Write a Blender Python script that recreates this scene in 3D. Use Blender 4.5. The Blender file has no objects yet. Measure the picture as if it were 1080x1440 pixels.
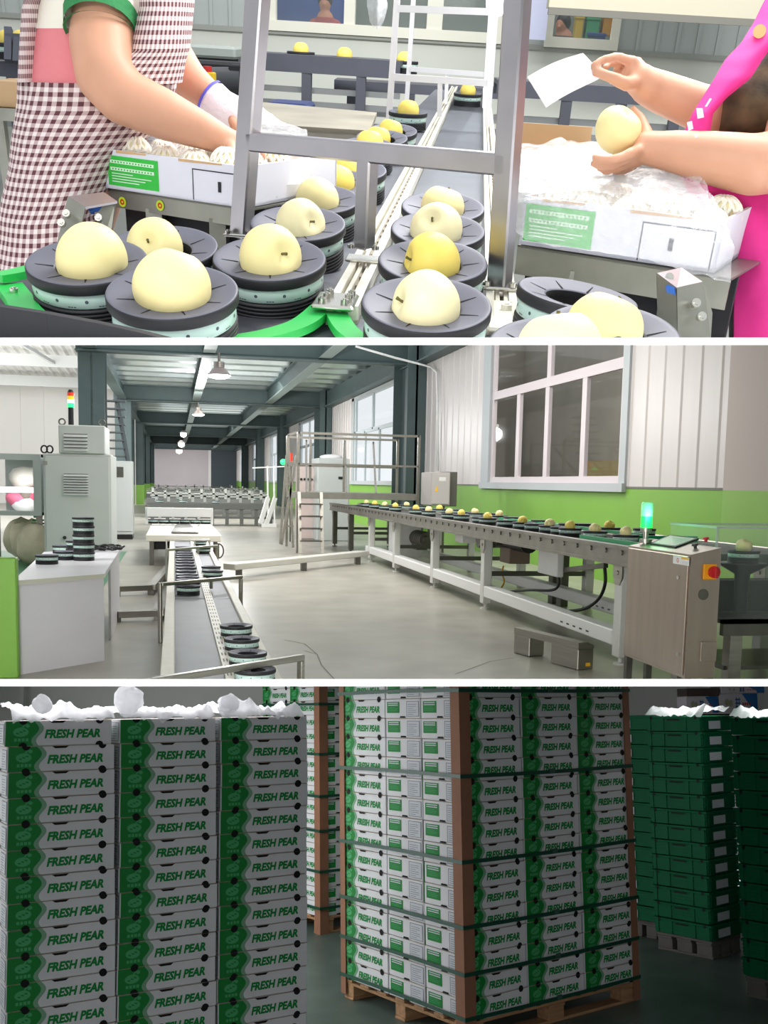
import bpy, bmesh, math, random
from mathutils import Vector, Matrix, Euler, noise
random.seed(7)
SC = bpy.context.scene
COL = SC.collection
PI = math.pi
V = Vector
ONLY = ''

# ------------------------------------------------------------------ camera
F, CX, CY = 1400.0, 540.0, 840.0      # a 35 mm lens with a little vertical shift


class Room:
    """One of the three halls: its own axes, y along the hall, z up; the camera stands at (0,0,h) in them."""
    def __init__(s, vp, roll, h):
        s.h = h
        u, v = (vp[0] - CX) / F, (CY - vp[1]) / F
        ub = u * math.cos(roll) - v * math.sin(roll)
        vb = u * math.sin(roll) + v * math.cos(roll)
        a = math.atan(vb)
        yaw = -math.atan(ub * math.cos(a))
        fwd, up, rt = V((0, math.cos(a), -math.sin(a))), V((0, math.sin(a), math.cos(a))), V((1, 0, 0))
        rt2 = math.cos(roll) * rt + math.sin(roll) * up
        up2 = math.cos(roll) * up - math.sin(roll) * rt
        rz = Matrix.Rotation(-yaw, 3, 'Z')
        s.yaw = yaw
        s.rt, s.fwd, s.up = rz @ rt2, rz @ fwd, rz @ up2
        s.eye = V((0, 0, h))
        s.tops = []
        # camera matrix in room axes (Blender camera looks down -z)
        m = Matrix((s.rt, s.up, -s.fwd)).transposed().to_4x4()
        m.translation = s.eye
        s.cam = m

    def ray(s, px, py):
        return s.rt * ((px - CX) / F) + s.fwd + s.up * ((CY - py) / F)

    def atZ(s, px, py, Z):                # at distance Z along the lens axis
        return s.eye + s.ray(px, py) * Z

    def onz(s, px, py, z):
        d = s.ray(px, py)
        return s.eye + d * ((z - s.h) / d.z)

    def onx(s, px, py, x):
        d = s.ray(px, py)
        return s.eye + d * (x / d.x)

    def ony(s, px, py, y):
        d = s.ray(px, py)
        return s.eye + d * (y / d.y)

    def onplane(s, px, py, p, n):
        d = s.ray(px, py)
        return s.eye + d * ((p - s.eye).dot(n) / d.dot(n))

    def depth(s, p):
        return (p - s.eye).dot(s.fwd)


TOP = Room((676, 50), 0.06, 0.41)
MID = Room((245, 675), 0.02, 1.55)
BOT = Room((-473, 1008), -0.012, 1.87)
ROOM = None


def use(r):
    global ROOM
    ROOM = r


# ------------------------------------------------------------------ materials
def lin(c):
    return tuple((x / 12.92 if x <= .04045 else ((x + .055) / 1.055) ** 2.4) for x in c)


def rgb(r, g, b):
    return lin((r / 255, g / 255, b / 255)) + (1,)


MATS = {}


def mat(name, col, rough=.6, metal=0., var=0., scale=8., bump=0., bscale=60., spec=.5, trans=0., emit=None, estr=0., alpha=1., col2=None, stretch=None, sub=0., ior=1.45):
    if name in MATS:
        return MATS[name]
    m = bpy.data.materials.new(name)
    m.use_nodes = True
    nt = m.node_tree
    b = nt.nodes['Principled BSDF']
    c = rgb(*col)
    b.inputs['Base Color'].default_value = c
    b.inputs['Roughness'].default_value = rough
    b.inputs['Metallic'].default_value = metal
    b.inputs['Specular IOR Level'].default_value = spec
    b.inputs['IOR'].default_value = ior
    if trans:
        b.inputs['Transmission Weight'].default_value = trans
    if alpha < 1:
        b.inputs['Alpha'].default_value = alpha
    if sub:
        b.inputs['Subsurface Weight'].default_value = sub
        b.inputs['Subsurface Radius'].default_value = (.02, .008, .004)
        b.inputs['Subsurface Scale'].default_value = .5
    if emit:
        b.inputs['Emission Color'].default_value = rgb(*emit)
        b.inputs['Emission Strength'].default_value = estr
    if var or bump:
        tc = nt.nodes.new('ShaderNodeTexCoord')
        src = tc.outputs['Object']
        if stretch:
            mp = nt.nodes.new('ShaderNodeMapping')
            mp.inputs['Scale'].default_value = stretch
            nt.links.new(src, mp.inputs['Vector'])
            src = mp.outputs['Vector']
        if var:
            n = nt.nodes.new('ShaderNodeTexNoise')
            n.inputs['Scale'].default_value = scale
            n.inputs['Detail'].default_value = 5
            nt.links.new(src, n.inputs['Vector'])
            r = nt.nodes.new('ShaderNodeValToRGB')
            if col2:
                ca, cb = c, rgb(*col2)
            else:
                ca = tuple(max(0, x * (1 - var)) for x in c[:3]) + (1,)
                cb = tuple(min(1, x * (1 + var)) for x in c[:3]) + (1,)
            r.color_ramp.elements[0].color, r.color_ramp.elements[0].position = ca, .3
            r.color_ramp.elements[1].color, r.color_ramp.elements[1].position = cb, .7
            nt.links.new(n.outputs['Fac'], r.inputs['Fac'])
            nt.links.new(r.outputs['Color'], b.inputs['Base Color'])
        if bump:
            n2 = nt.nodes.new('ShaderNodeTexNoise')
            n2.inputs['Scale'].default_value = bscale
            n2.inputs['Detail'].default_value = 4
            nt.links.new(src, n2.inputs['Vector'])
            bp = nt.nodes.new('ShaderNodeBump')
            bp.inputs['Strength'].default_value = bump
            bp.inputs['Distance'].default_value = .01
            nt.links.new(n2.outputs['Fac'], bp.inputs['Height'])
            nt.links.new(bp.outputs['Normal'], b.inputs['Normal'])
    MATS[name] = m
    return m


# ------------------------------------------------------------------ mesh builder
class MB:
    def __init__(s):
        s.v, s.f, s.m, s.sm, s.uv = [], [], [], [], {}
        s.cur = 0
        s.smooth = False
        s.T = None

    def add(s, vs, fs, mi=None, smooth=None):
        b = len(s.v)
        if s.T is not None:
            vs = [s.T @ V(p) for p in vs]
        s.v += [tuple(p) for p in vs]
        for f in fs:
            s.f.append(tuple(b + i for i in f))
            s.m.append(s.cur if mi is None else mi)
            s.sm.append(s.smooth if smooth is None else smooth)
        return b

    def box(s, c, d, rot=None, ch=0., mi=None):
        """box centre c, size d; ch = chamfer of the vertical and horizontal edges"""
        hx, hy, hz = d[0] / 2, d[1] / 2, d[2] / 2
        if ch <= 0:
            vs = [V((x, y, z)) for z in (-hz, hz) for x, y in ((-hx, -hy), (hx, -hy), (hx, hy), (-hx, hy))]
            fs = [(0, 3, 2, 1), (4, 5, 6, 7), (0, 1, 5, 4), (1, 2, 6, 5), (2, 3, 7, 6), (3, 0, 4, 7)]
        else:
            ch = min(ch, hx * .9, hy * .9, hz * .9)

            def ring(k, z):
                ax, ay = hx - k, hy - k
                q = ch if k == 0 else ch * .6
                return [V((-ax + q, -ay, z)), V((ax - q, -ay, z)), V((ax, -ay + q, z)), V((ax, ay - q, z)), V((ax - q, ay, z)), V((-ax + q, ay, z)), V((-ax, ay - q, z)), V((-ax, -ay + q, z))]
            vs = ring(ch, -hz) + ring(0, -hz + ch) + ring(0, hz - ch) + ring(ch, hz)
            fs = [tuple(range(7, -1, -1)), tuple(range(24, 32))]
            for k in range(3):
                for i in range(8):
                    j = (i + 1) % 8
                    fs.append((k * 8 + i, k * 8 + j, k * 8 + 8 + j, k * 8 + 8 + i))
        c = V(c)
        if rot is not None:
            R = rot if isinstance(rot, Matrix) else Matrix.Rotation(rot, 3, 'Z')
            vs = [R @ p for p in vs]
        s.add([c + p for p in vs], fs, mi, False)
        return s

    def bb(s, x0, x1, y0, y1, z0, z1, ch=0., mi=None):
        return s.box(((x0 + x1) / 2, (y0 + y1) / 2, (z0 + z1) / 2), (abs(x1 - x0), abs(y1 - y0), abs(z1 - z0)), None, ch, mi)

    def bar(s, p, q, w, h=None, up=(0, 0, 1), ch=0., mi=None):
        """a square bar from p to q, w wide and h deep (h along up)"""
        p, q = V(p), V(q)
        h = h or w
        d = q - p
        L = d.length
        if L < 1e-6:
            return s
        d.normalize()
        up = V(up)
        if abs(d.dot(up)) > .98:
            up = V((0, 1, 0)) if abs(d.y) < .9 else V((1, 0, 0))
        x = d.cross(up).normalized()
        z = x.cross(d)
        R = Matrix((x, d, z)).transposed()
        return s.box((p + q) / 2, (w, L, h), R, ch, mi)

    def cyl(s, p, q, r, r2=None, n=14, caps=True, mi=None, smooth=True):
        p, q = V(p), V(q)
        r2 = r if r2 is None else r2
        d = (q - p).normalized()
        a = V((0, 0, 1)) if abs(d.z) < .9 else V((1, 0, 0))
        x = d.cross(a).normalized()
        y = d.cross(x)
        vs = []
        for c, rr in ((p, r), (q, r2)):
            for i in range(n):
                t = 2 * PI * i / n
                vs.append(c + (x * math.cos(t) + y * math.sin(t)) * rr)
        fs = [(i, n + i, n + (i + 1) % n, (i + 1) % n) for i in range(n)]
        s.add(vs, fs, mi, smooth)
        if caps:
            s.add(vs, [tuple(range(n)), tuple(range(2 * n - 1, n - 1, -1))], mi, False)
        return s

    def tube(s, pts, r, n=8, mi=None, closed=False):
        pts = [V(p) for p in pts]
        rr = r if isinstance(r, (list, tuple)) else [r] * len(pts)
        vs, fs = [], []
        a = None
        k = len(pts)
        for i, p in enumerate(pts):
            t = (pts[(i + 1) % k] - pts[i - 1]) if closed else (pts[min(i + 1, k - 1)] - pts[max(i - 1, 0)])
            t.normalize()
            if a is None:
                a = t.orthogonal().normalized()
            a = (a - t * a.dot(t)).normalized()
            b = t.cross(a)
            for j in range(n):
                q = 2 * PI * j / n
                vs.append(p + (a * math.cos(q) + b * math.sin(q)) * rr[i])
        for i in range(k if closed else k - 1):
            i2 = (i + 1) % k
            for j in range(n):
                fs.append((i * n + j, i * n + (j + 1) % n, i2 * n + (j + 1) % n, i2 * n + j))
        if not closed:
            fs.append(tuple(range(n - 1, -1, -1)))
            fs.append(tuple(range((k - 1) * n, k * n)))
        s.add(vs, fs, mi, True)
        return s

    def lathe(s, prof, n=32, c=(0, 0, 0), mi=None, mis=None, smooth=True, arc=(0, 2 * PI)):
        """prof: list of (r, z); mis: material per segment"""
        c = V(c)
        full = abs(arc[1] - arc[0] - 2 * PI) < 1e-6
        m = n if full else n + 1
        vs = []
        for r, z in prof:
            for i in range(m):
                t = arc[0] + (arc[1] - arc[0]) * i / n
                vs.append(c + V((r * math.cos(t), r * math.sin(t), z)))
        b = s.add(vs, [], mi)
        for k in range(len(prof) - 1):
            for i in range(n):
                j = (i + 1) % m
                s.f.append((b + k * m + i, b + k * m + j, b + (k + 1) * m + j, b + (k + 1) * m + i))
                s.m.append(mis[k] if mis else (s.cur if mi is None else mi))
                s.sm.append(smooth)
        return s

    def ball(s, c, r, n=16, mi=None, sc=(1, 1, 1), R=None):
        vs, fs = [], []
        c = V(c)
        m = n // 2
        for i in range(m + 1):
            t = PI * i / m
            for j in range(n):
                q = 2 * PI * j / n
                p = V((math.sin(t) * math.cos(q) * sc[0], math.sin(t) * math.sin(q) * sc[1], math.cos(t) * sc[2])) * r
                vs.append(c + (R @ p if R is not None else p))
        for i in range(m):
            for j in range(n):
                fs.append((i * n + j, (i + 1) * n + j, (i + 1) * n + (j + 1) % n, i * n + (j + 1) % n))
        s.add(vs, fs, mi, True)
        return s

    def prism(s, poly, ext, mi=None):
        """polygon of 3-D points extruded by vector ext"""
        ext = V(ext)
        n = len(poly)
        vs = [V(p) for p in poly] + [V(p) + ext for p in poly]
        fs = [tuple(range(n - 1, -1, -1)), tuple(range(n, 2 * n))] + [(i, (i + 1) % n, n + (i + 1) % n, n + i) for i in range(n)]
        s.add(vs, fs, mi, False)
        return s

    def poly(s, pts, mi=None):
        s.add(pts, [tuple(range(len(pts)))], mi, False)
        return s

    def disc(s, c, ax, ay, r, n=16, mi=None, a0=0, a1=2 * PI, r2=None):
        c, ax, ay = V(c), V(ax), V(ay)
        r2 = r2 or r
        s.poly([c + ax * (r * math.cos(a0 + (a1 - a0) * i / n)) + ay * (r2 * math.sin(a0 + (a1 - a0) * i / n)) for i in range(n + (0 if a1 - a0 > 6.28 else 1))], mi)
        return s

    def grid(s, fn, nu, nv, mi=None, smooth=True, uv=None):
        """fn(i/nu, j/nv) -> point"""
        vs = [fn(i / nu, j / nv) for j in range(nv + 1) for i in range(nu + 1)]
        fs = [(j * (nu + 1) + i, j * (nu + 1) + i + 1, (j + 1) * (nu + 1) + i + 1, (j + 1) * (nu + 1) + i) for j in range(nv) for i in range(nu)]
        b = s.add(vs, fs, mi, smooth)
        if uv:
            for j in range(nv + 1):
                for i in range(nu + 1):
                    s.uv[b + j * (nu + 1) + i] = uv(i / nu, j / nv)
        return s

    def mesh(s, name, mats):
        me = bpy.data.meshes.new(name)
        me.from_pydata([tuple(p) for p in s.v], [], s.f)
        for m in (mats if isinstance(mats, (list, tuple)) else [mats]):
            me.materials.append(m)
        me.polygons.foreach_set('material_index', s.m)
        me.polygons.foreach_set('use_smooth', s.sm)
        if s.uv:
            ul = me.uv_layers.new(name='UVMap')
            for lp in me.loops:
                ul.data[lp.index].uv = s.uv.get(lp.vertex_index, (0, 0))
        me.update()
        bm = bmesh.new()
        bm.from_mesh(me)
        bmesh.ops.recalc_face_normals(bm, faces=bm.faces)
        bm.to_mesh(me)
        bm.free()
        return me


def props(o, label=None, cat=None, group=None, kind=None):
    if label: o['label'] = label
    if cat: o['category'] = cat
    if group: o['group'] = group
    if kind: o['kind'] = kind
    return o


def link(o, parent=None):
    COL.objects.link(o)
    if parent is not None:
        o.parent = parent
    else:
        ROOM.tops.append(o)
    return o


def part(name, mb, mats, parent, label=None):
    o = bpy.data.objects.new(name, mb.mesh(name, mats) if isinstance(mb, MB) else mb)
    if not isinstance(mb, MB) and mats:
        pass
    link(o, parent)
    if label: o['label'] = label
    return o


def solo(name, mb, mats, label, cat, group=None, loc=None, rz=0, kind=None):
    o = part(name, mb, mats, None)
    if loc is not None: o.location = loc
    o.rotation_euler = (0, 0, rz)
    return props(o, label, cat, group, kind)


def struct(name, mb, mats, loc=None, rz=0, parent=None):
    o = part(name, mb, mats, parent)
    if loc is not None: o.location = loc
    o.rotation_euler = (0, 0, rz)
    if parent is None: o['kind'] = 'structure'
    return o


def thing(name, label, cat, loc=(0, 0, 0), rz=0, group=None):
    o = bpy.data.objects.new(name, None)
    o.empty_display_size = .1
    link(o)
    o.location = loc
    o.rotation_euler = (0, 0, rz)
    return props(o, label, cat, group)


def dup(root, loc, rot=0, label=None, group=None):
    def cp(o, par):
        c = o.copy()
        link(c, par)
        for ch in o.children:
            cp(ch, c)
        return c
    r = cp(root, None)
    r.location = loc
    r.rotation_euler = rot if not isinstance(rot, (int, float)) else (0, 0, rot)
    if label: r['label'] = label
    if group: r['group'] = group
    return r


ORD = ['topmost', 'second', 'third', 'fourth', 'fifth', 'sixth', 'seventh', 'eighth', 'ninth', 'tenth', 'eleventh', 'twelfth', 'thirteenth', 'fourteenth', 'fifteenth', 'sixteenth', 'seventeenth', 'eighteenth', 'nineteenth', 'twentieth', 'twenty-first', 'twenty-second', 'twenty-third', 'twenty-fourth']


def nth(i, of='from the top'):
    return ORD[i] if i == 0 else ORD[i] + ' ' + of


_txt = {}


def text_tris(body, size=1., bold=0., shear=0.):
    """flat triangles of a word in its own xy plane, origin at its left baseline; also its width"""
    key = (body, bold, shear)
    if key not in _txt:
        cu = bpy.data.curves.new('lettering', 'FONT')
        cu.body = body
        cu.size = 1
        cu.offset = bold
        cu.shear = shear
        cu.resolution_u = 2
        ob = bpy.data.objects.new('lettering', cu)
        COL.objects.link(ob)
        dg = bpy.context.evaluated_depsgraph_get()
        me = bpy.data.meshes.new_from_object(ob.evaluated_get(dg))
        vs = [tuple(v.co[:2]) for v in me.vertices]
        fs = [tuple(p.vertices) for p in me.polygons]
        bpy.data.objects.remove(ob)
        bpy.data.curves.remove(cu)
        bpy.data.meshes.remove(me)
        if vs:
            x0, x1 = min(v[0] for v in vs), max(v[0] for v in vs)
            y0, y1 = min(v[1] for v in vs), max(v[1] for v in vs)
        else:
            x0 = x1 = y0 = y1 = 0
        _txt[key] = (vs, fs, x0, x1, y0, y1)
    return _txt[key]


def write(mb, body, o, ax, ay, w, h, mi, bold=0., shear=0.):
    """lettering on a face: lower left corner o, unit axes ax, ay, fitted to w x h"""
    vs, fs, x0, x1, y0, y1 = text_tris(body, 1., bold, shear)
    if not vs:
        return
    o, ax, ay = V(o), V(ax), V(ay)
    sx, sy = w / max(x1 - x0, 1e-6), h / max(y1 - y0, 1e-6)
    mb.add([o + ax * ((x - x0) * sx) + ay * ((y - y0) * sy) for x, y in vs], fs, mi, False)


def remeshed(mb, voxel, smooth=6, fac=.5):
    """one continuous skin round a set of overlapping solids"""
    me = mb.mesh('skin', [])
    ob = bpy.data.objects.new('skin', me)
    COL.objects.link(ob)
    r = ob.modifiers.new('r', 'REMESH')
    r.mode = 'VOXEL'
    r.voxel_size = voxel
    s = ob.modifiers.new('s', 'SMOOTH')
    s.iterations = smooth
    s.factor = fac
    dg = bpy.context.evaluated_depsgraph_get()
    out = bpy.data.meshes.new_from_object(ob.evaluated_get(dg))
    bpy.data.objects.remove(ob)
    bpy.data.meshes.remove(me)
    for p in out.polygons:
        p.use_smooth = True
    return out


def cone_chain(mb, pts, rs, n=14):
    """tapered limb with round joints"""
    pts = [V(p) for p in pts]
    for i, (p, r) in enumerate(zip(pts, rs)):
        mb.ball(p, r, n)
        if i:
            mb.cyl(pts[i - 1], p, rs[i - 1], r, n)


def lerp(a, b, t):
    return a + (b - a) * t
# ================================================================== fruit cups and pears (both upper halls use them)
WORLD = 1.0
_cup = {}


def cup_meshes(r):
    if r in _cup:
        return _cup[r]
    dark = mat('cup_rubber', (100, 101, 114), .5, var=.06, scale=20, spec=.4)
    black = mat('cup_black', (34, 34, 38), .55)
    bandm = mat('cup_band', (188, 214, 206), .35, var=.08, scale=9)
    dot = mat('band_ink', (72, 84, 92), .6)
    hole = mat('cup_hole', (14, 14, 16), .9)
    q = lambda L: [(a * r, b * r) for a, b in L]
    base = MB()
    prof = [(.80, 0), (.95, 0)]
    for k in range(5):
        z = .02 + k * .068
        prof += [(.96, z), (.96, z + .040), (.915, z + .048), (.915, z + .062)]
    prof += [(.93, .37), (.80, .37), (.80, 0)]
    base.lathe(q(prof), 40)
    band = MB()
    band.lathe(q([(.925, .365), (.945, .38), (.945, .60), (.925, .615)]), 48)
    n = 12
    for k in range(n):
        t = 2 * PI * (k + .5) / n
        nrm = V((math.cos(t), math.sin(t), 0))
        ax = V((-math.sin(t), math.cos(t), 0))
        c = nrm * (.947 * r) + V((0, 0, .495 * r))
        band.disc(c, ax, (0, 0, 1), .030 * r, 10, 1)
        for j in (-1, 0, 1):                                # caption ticks below the code squares (the codes are left out)
            t2 = 2 * PI * k / n + j * .05
            nr = V((math.cos(t2), math.sin(t2), 0))
            a2 = V((-math.sin(t2), math.cos(t2), 0))
            c2 = nr * (.948 * r) + V((0, 0, .41 * r))
            band.poly([c2 - a2 * .018 * r - V((0, 0, .008 * r)), c2 + a2 * .018 * r - V((0, 0, .008 * r)), c2 + a2 * .018 * r + V((0, 0, .008 * r)), c2 - a2 * .018 * r + V((0, 0, .008 * r))], 1)
    rim = MB()
    rim.lathe(q([(.93, .615), (.985, .615), (1.0, .64), (1.0, .77), (.985, .80), (.95, .805), (.90, .79), (.56, .73), (.52, .71), (.50, .62)]), 56, mis=[1, 1, 1, 1, 0, 0, 0, 0, 2])
    for k in range(8):
        t = 2 * PI * (k + .35) / 8
        d, a = V((math.cos(t), math.sin(t), 0)), V((-math.sin(t), math.cos(t), 0))
        z = lambda s: V((0, 0, (.73 + (s - .56) / .34 * .06 + .004) * r))
        rim.poly([d * .55 * r - a * .022 * r + z(.55), d * .84 * r - a * .008 * r + z(.84), d * .84 * r + a * .008 * r + z(.84), d * .55 * r + a * .022 * r + z(.55)], 2)
    well = MB()
    well.lathe(q([(.50, .62), (.46, .36), (.0, .34)]), 24)
    _cup[r] = (base.mesh('cup_base', [black]), band.mesh('cup_band', [bandm, dot]), rim.mesh('cup_rim', [dark, black, hole]), well.mesh('cup_well', [hole]))
    return _cup[r]


def fruit_cup(r, loc, label, group, rot=(0, 0, 0), cat='fruit cup'):
    t = thing('fruit_cup', label, cat, loc, 0, group)
    t.rotation_euler = rot
    for nme, me in zip(('base', 'band', 'rim', 'well'), cup_meshes(r)):
        part(nme, me, None, t)
    return t


_pear = {}


def pear_meshes(r, kind=0):
    if (r, kind) in _pear:
        return _pear[(r, kind)]
    cols = [(235, 221, 160), (234, 210, 104), (236, 226, 180)]
    sk = mat('pear_skin_%d' % kind, cols[kind], .42, var=.07, scale=14, col2=tuple(min(255, c + 10) for c in cols[kind]), sub=.12, spec=.35)
    st = mat('pear_stem', (104, 96, 50), .8)
    m = MB()
    prof = []
    n = 26
    for k in range(n + 1):
        t = PI * k / n
        rr = math.sin(t) * (1 + .04 * math.cos(t))
        z = math.cos(t) * .96
        d = math.exp(-(t / .36) ** 2) * .26                 # the dimple round the stem
        e = math.exp(-((PI - t) / .25) ** 2) * .10
        prof.append((max(rr, 0) * r, (z - d + e) * r))
    m.lathe(prof, 36)
    # a gently uneven body
    m.v = [tuple(V(p) * (1 + .025 * noise.noise(V(p) / r * 1.3 + V((kind * 5, 0, 0))))) for p in m.v]
    body = m.mesh('pear_body', [sk])
    s = MB()
    s.tube([(0, 0, .66 * r), (.02 * r, .01 * r, .78 * r), (.06 * r, .02 * r, .90 * r)], [.045 * r, .035 * r, .05 * r], 8)
    stem = s.mesh('pear_stem', [st])
    _pear[(r, kind)] = (body, stem)
    return body, stem


def pear(r, loc, rot, label, group, kind=0, stem=True):
    t = thing('pear', label, 'pear', loc, 0, group)
    t.rotation_euler = rot
    b, s = pear_meshes(r, kind)
    part('body', b, None, t)
    if stem:
        part('stem', s, None, t)
    return t


def area(name, p, tgt, sx, sy, power, col=(1, 1, 1)):
    ld = bpy.data.lights.new(name, 'AREA')
    ld.shape = 'RECTANGLE'
    ld.size, ld.size_y = sx, sy
    ld.energy = power
    ld.color = col
    o = bpy.data.objects.new(name, ld)
    link(o)
    o.location = p
    d = V(tgt) - V(p)
    o.rotation_euler = d.to_track_quat('-Z', 'Y').to_euler()
    return o
# ================================================================== the packing line close up
def build_top():
    use(TOP)
    R = TOP
    C = R.atZ
    steel = mat('frame_steel', (176, 172, 176), .3, 1.0, var=.08, scale=10)
    steel_d = mat('ledge_steel', (150, 150, 140), .42, .75, var=.12, scale=9)
    alu = mat('rail_aluminium', (226, 222, 208), .4, .3, var=.05, scale=20)
    bolt = mat('bolt_steel', (206, 204, 196), .25, 1.0)
    black = mat('guard_black', (36, 36, 42), .55)
    dark = mat('machine_dark', (40, 40, 44), .7)
    belt = mat('lane_belt', (158, 162, 170), .5, var=.04, scale=6)
    green = mat('guide_green_bright', (44, 186, 84), .4)
    UP = V((0, 0, 1))

    def bolts(mb, p, r_=.006, h_=.006, ax=UP):
        mb.cyl(p, p + ax * h_, r_, n=10)
        mb.cyl(p + ax * h_, p + ax * (h_ + .002), r_ * .5, n=6)

    # ---- conveyor: belt lane, centre rail, right rail
    cv = thing('packing_conveyor', 'grey belt conveyor with aluminium rails running away through the steel frame', 'conveyor')
    zr = .04
    a, b = R.onz(486, 425, zr), R.onz(640, 121, zr)
    c, d = R.onz(708, 425, zr), R.onz(686, 150, zr)
    yb = b.y
    y0 = R.onz(600, 478, 0).y
    xa = lambda y: a.x + (b.x - a.x) * (y - a.y) / (b.y - a.y)
    xc = lambda y: c.x + (d.x - c.x) * (y - c.y) / (d.y - c.y)
    print('rails', a, b, c, d)
    m = MB()
    m.poly([V((xa(y0), y0, .012)), V((xc(y0), y0, .012)), V((xc(yb), yb, .012)), V((xa(yb), yb, .012))])
    m.prism([V((xa(y0), y0, .0)), V((xc(y0), y0, .0)), V((xc(yb), yb, .0)), V((xa(yb), yb, .0))], (0, 0, .012))
    part('belt', m, belt, cv)
    m = MB()
    m.prism([V((xa(y0) - .22, y0 - .1, -.01)), V((xa(y0), y0 - .1, -.01)), V((xa(yb), yb, -.01)), V((xa(yb) - .16, yb, -.01))], (0, 0, .016))
    part('chain_lane', m, mat('chain_grey', (96, 98, 106), .55, var=.1, scale=30), cv)
    w = .022
    for nm, xf, s, ya in (('centre_rail', xa, 1, a.y - .02), ('side_rail', xc, 1, c.y - .1)):
        m = MB()
        for k, (o_, wd, z0_, z1_) in enumerate(((-w, .012, .0, zr), (-.008, .007, .0, zr - .006), (.006, .007, .0, zr - .006), (w - .006, .012, .0, zr))):
            m.prism([V((xf(ya) + o_ - wd / 2, ya, z0_)), V((xf(ya) + o_ + wd / 2, ya, z0_)), V((xf(yb) + o_ + wd / 2, yb, z0_)), V((xf(yb) + o_ - wd / 2, yb, z0_))], (0, 0, z1_ - z0_))
        m.prism([V((xf(ya) - w, ya, .0)), V((xf(ya) + w, ya, .0)), V((xf(yb) + w, yb, .0)), V((xf(yb) - w, yb, .0))], (0, 0, .018))
        for k in range(60):
            y = ya + .06 + k * .07
            if y < yb: m.bb(xf(y) - .0045, xf(y) + .0045, y, y + .035, zr - .02, zr - .013, mi=1)
        part(nm, m, [alu, mat('rail_slot', (150, 140, 128), .6)], cv)
    # end plate of the centre rail with its bolts
    e = R.onz(468, 427, zr)
    m = MB()
    m.bb(e.x - .03, e.x + .035, e.y - .03, e.y + .06, zr - .004, zr + .004, .003)
    for dx, dy in ((-.015, -.015), (.02, -.015), (-.012, .02), (.022, .02), (-.01, .045), (.024, .045)):
        bolts(m, e + V((dx, dy, .004)), .006, .007)
    part('end_plate', m, bolt, cv)
    e = R.onz(712, 435, zr)
    m = MB()
    m.bb(e.x - .03, e.x + .09, e.y - .12, e.y + .06, zr - .006, zr, .003)
    bolts(m, e + V((0, 0, 0)), .009, .008)
    part('end_plate', m, alu, cv)

    # ---- turntable plate, black guard and green guides in the foreground
    tt = thing('turntable', 'dark turntable plate under the nearest cups with a black rim guard', 'turntable')
    ce = R.onz(245, 425, 0)
    m = MB()
    m.lathe([(0, .008), (.30, .008), (.30, -.01), (0, -.01)], 48, (ce.x, ce.y, 0))
    part('plate', m, mat('plate_dark', (70, 70, 78), .5), tt)
    gz = .075
    pts = [R.onz(px, py, gz) for px, py in ((-60, 420), (10, 429), (70, 438), (140, 451), (200, 464), (260, 479), (320, 498))]
    m = MB()
    n = len(pts)
    vs = []
    for p in pts:
        out = V((0, -.012, 0))
        vs += [p, p + out, p + out - V((0, 0, .09)), p - V((0, 0, .09))]
    m.add(vs, [(k * 4 + q, k * 4 + 4 + q, k * 4 + 4 + (q + 1) % 4, k * 4 + (q + 1) % 4) for k in range(n - 1) for q in range(4)])
    part('guard', m, black, tt)

    def guide(pts, w0, z, label, h_=.012, holes=()):
        P = [R.onz(px, py, z) for px, py in pts]
        # smooth curve
        Q = []
        for i in range(len(P) - 1):
            p0, p1, p2, p3 = P[max(i - 1, 0)], P[i], P[i + 1], P[min(i + 2, len(P) - 1)]
            for k in range(6):
                t = k / 6
                Q.append(.5 * ((2 * p1) + (p2 - p0) * t + (2 * p0 - 5 * p1 + 4 * p2 - p3) * t * t + (3 * p1 - p0 - 3 * p2 + p3) * t ** 3))
        Q.append(P[-1])
        vs = []
        for i, p in enumerate(Q):
            d_ = (Q[min(i + 1, len(Q) - 1)] - Q[max(i - 1, 0)]).normalized()
            s = V((-d_.y, d_.x, 0)) * w0 / 2
            vs += [p + s, p - s, p - s - V((0, 0, h_)), p + s - V((0, 0, h_))]
        m = MB()
        n = len(Q)
        m.add(vs, [(k * 4 + q, k * 4 + 4 + q, k * 4 + 4 + (q + 1) % 4, k * 4 + (q + 1) % 4) for k in range(n - 1) for q in range(4)] + [(0, 1, 2, 3), tuple(4 * n - 4 + q for q in (3, 2, 1, 0))])
        t = thing('green_guide', label, 'guide', (0, 0, 0), 0, 'green plastic guide strips')
        part('strip', m, green, t)
        for px, py in holes:
            mm = MB()
            bolts(mm, R.onz(px, py, z), .007, .006)
            part('bolt', mm, bolt, t)
        return t
    guide(((330, 476), (380, 467), (425, 452), (455, 428)),   .036, .03, 'curved bright green guide strip between the lanes, left of the rail end', holes=((451, 429),))
    guide(((470, 430), (478, 448), (490, 464), (512, 480)), .034, .03, 'short bright green guide strip curving right from the rail end', holes=((478, 436),))
    guide(((-5, 385), (20, 381), (48, 374)), .03, .045, 'bright green guide strip at the far left under the nearest left cup', holes=())
    guide(((12, 398), (26, 416), (38, 434), (60, 452)), .042, .03, 'bright green guide strip in the left corner beside the black guard', holes=((20, 411),))

    # ---- cups and pears
    TH_ = .2
    rc = .09
    zt = .087
    hc = .805 * rc

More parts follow.
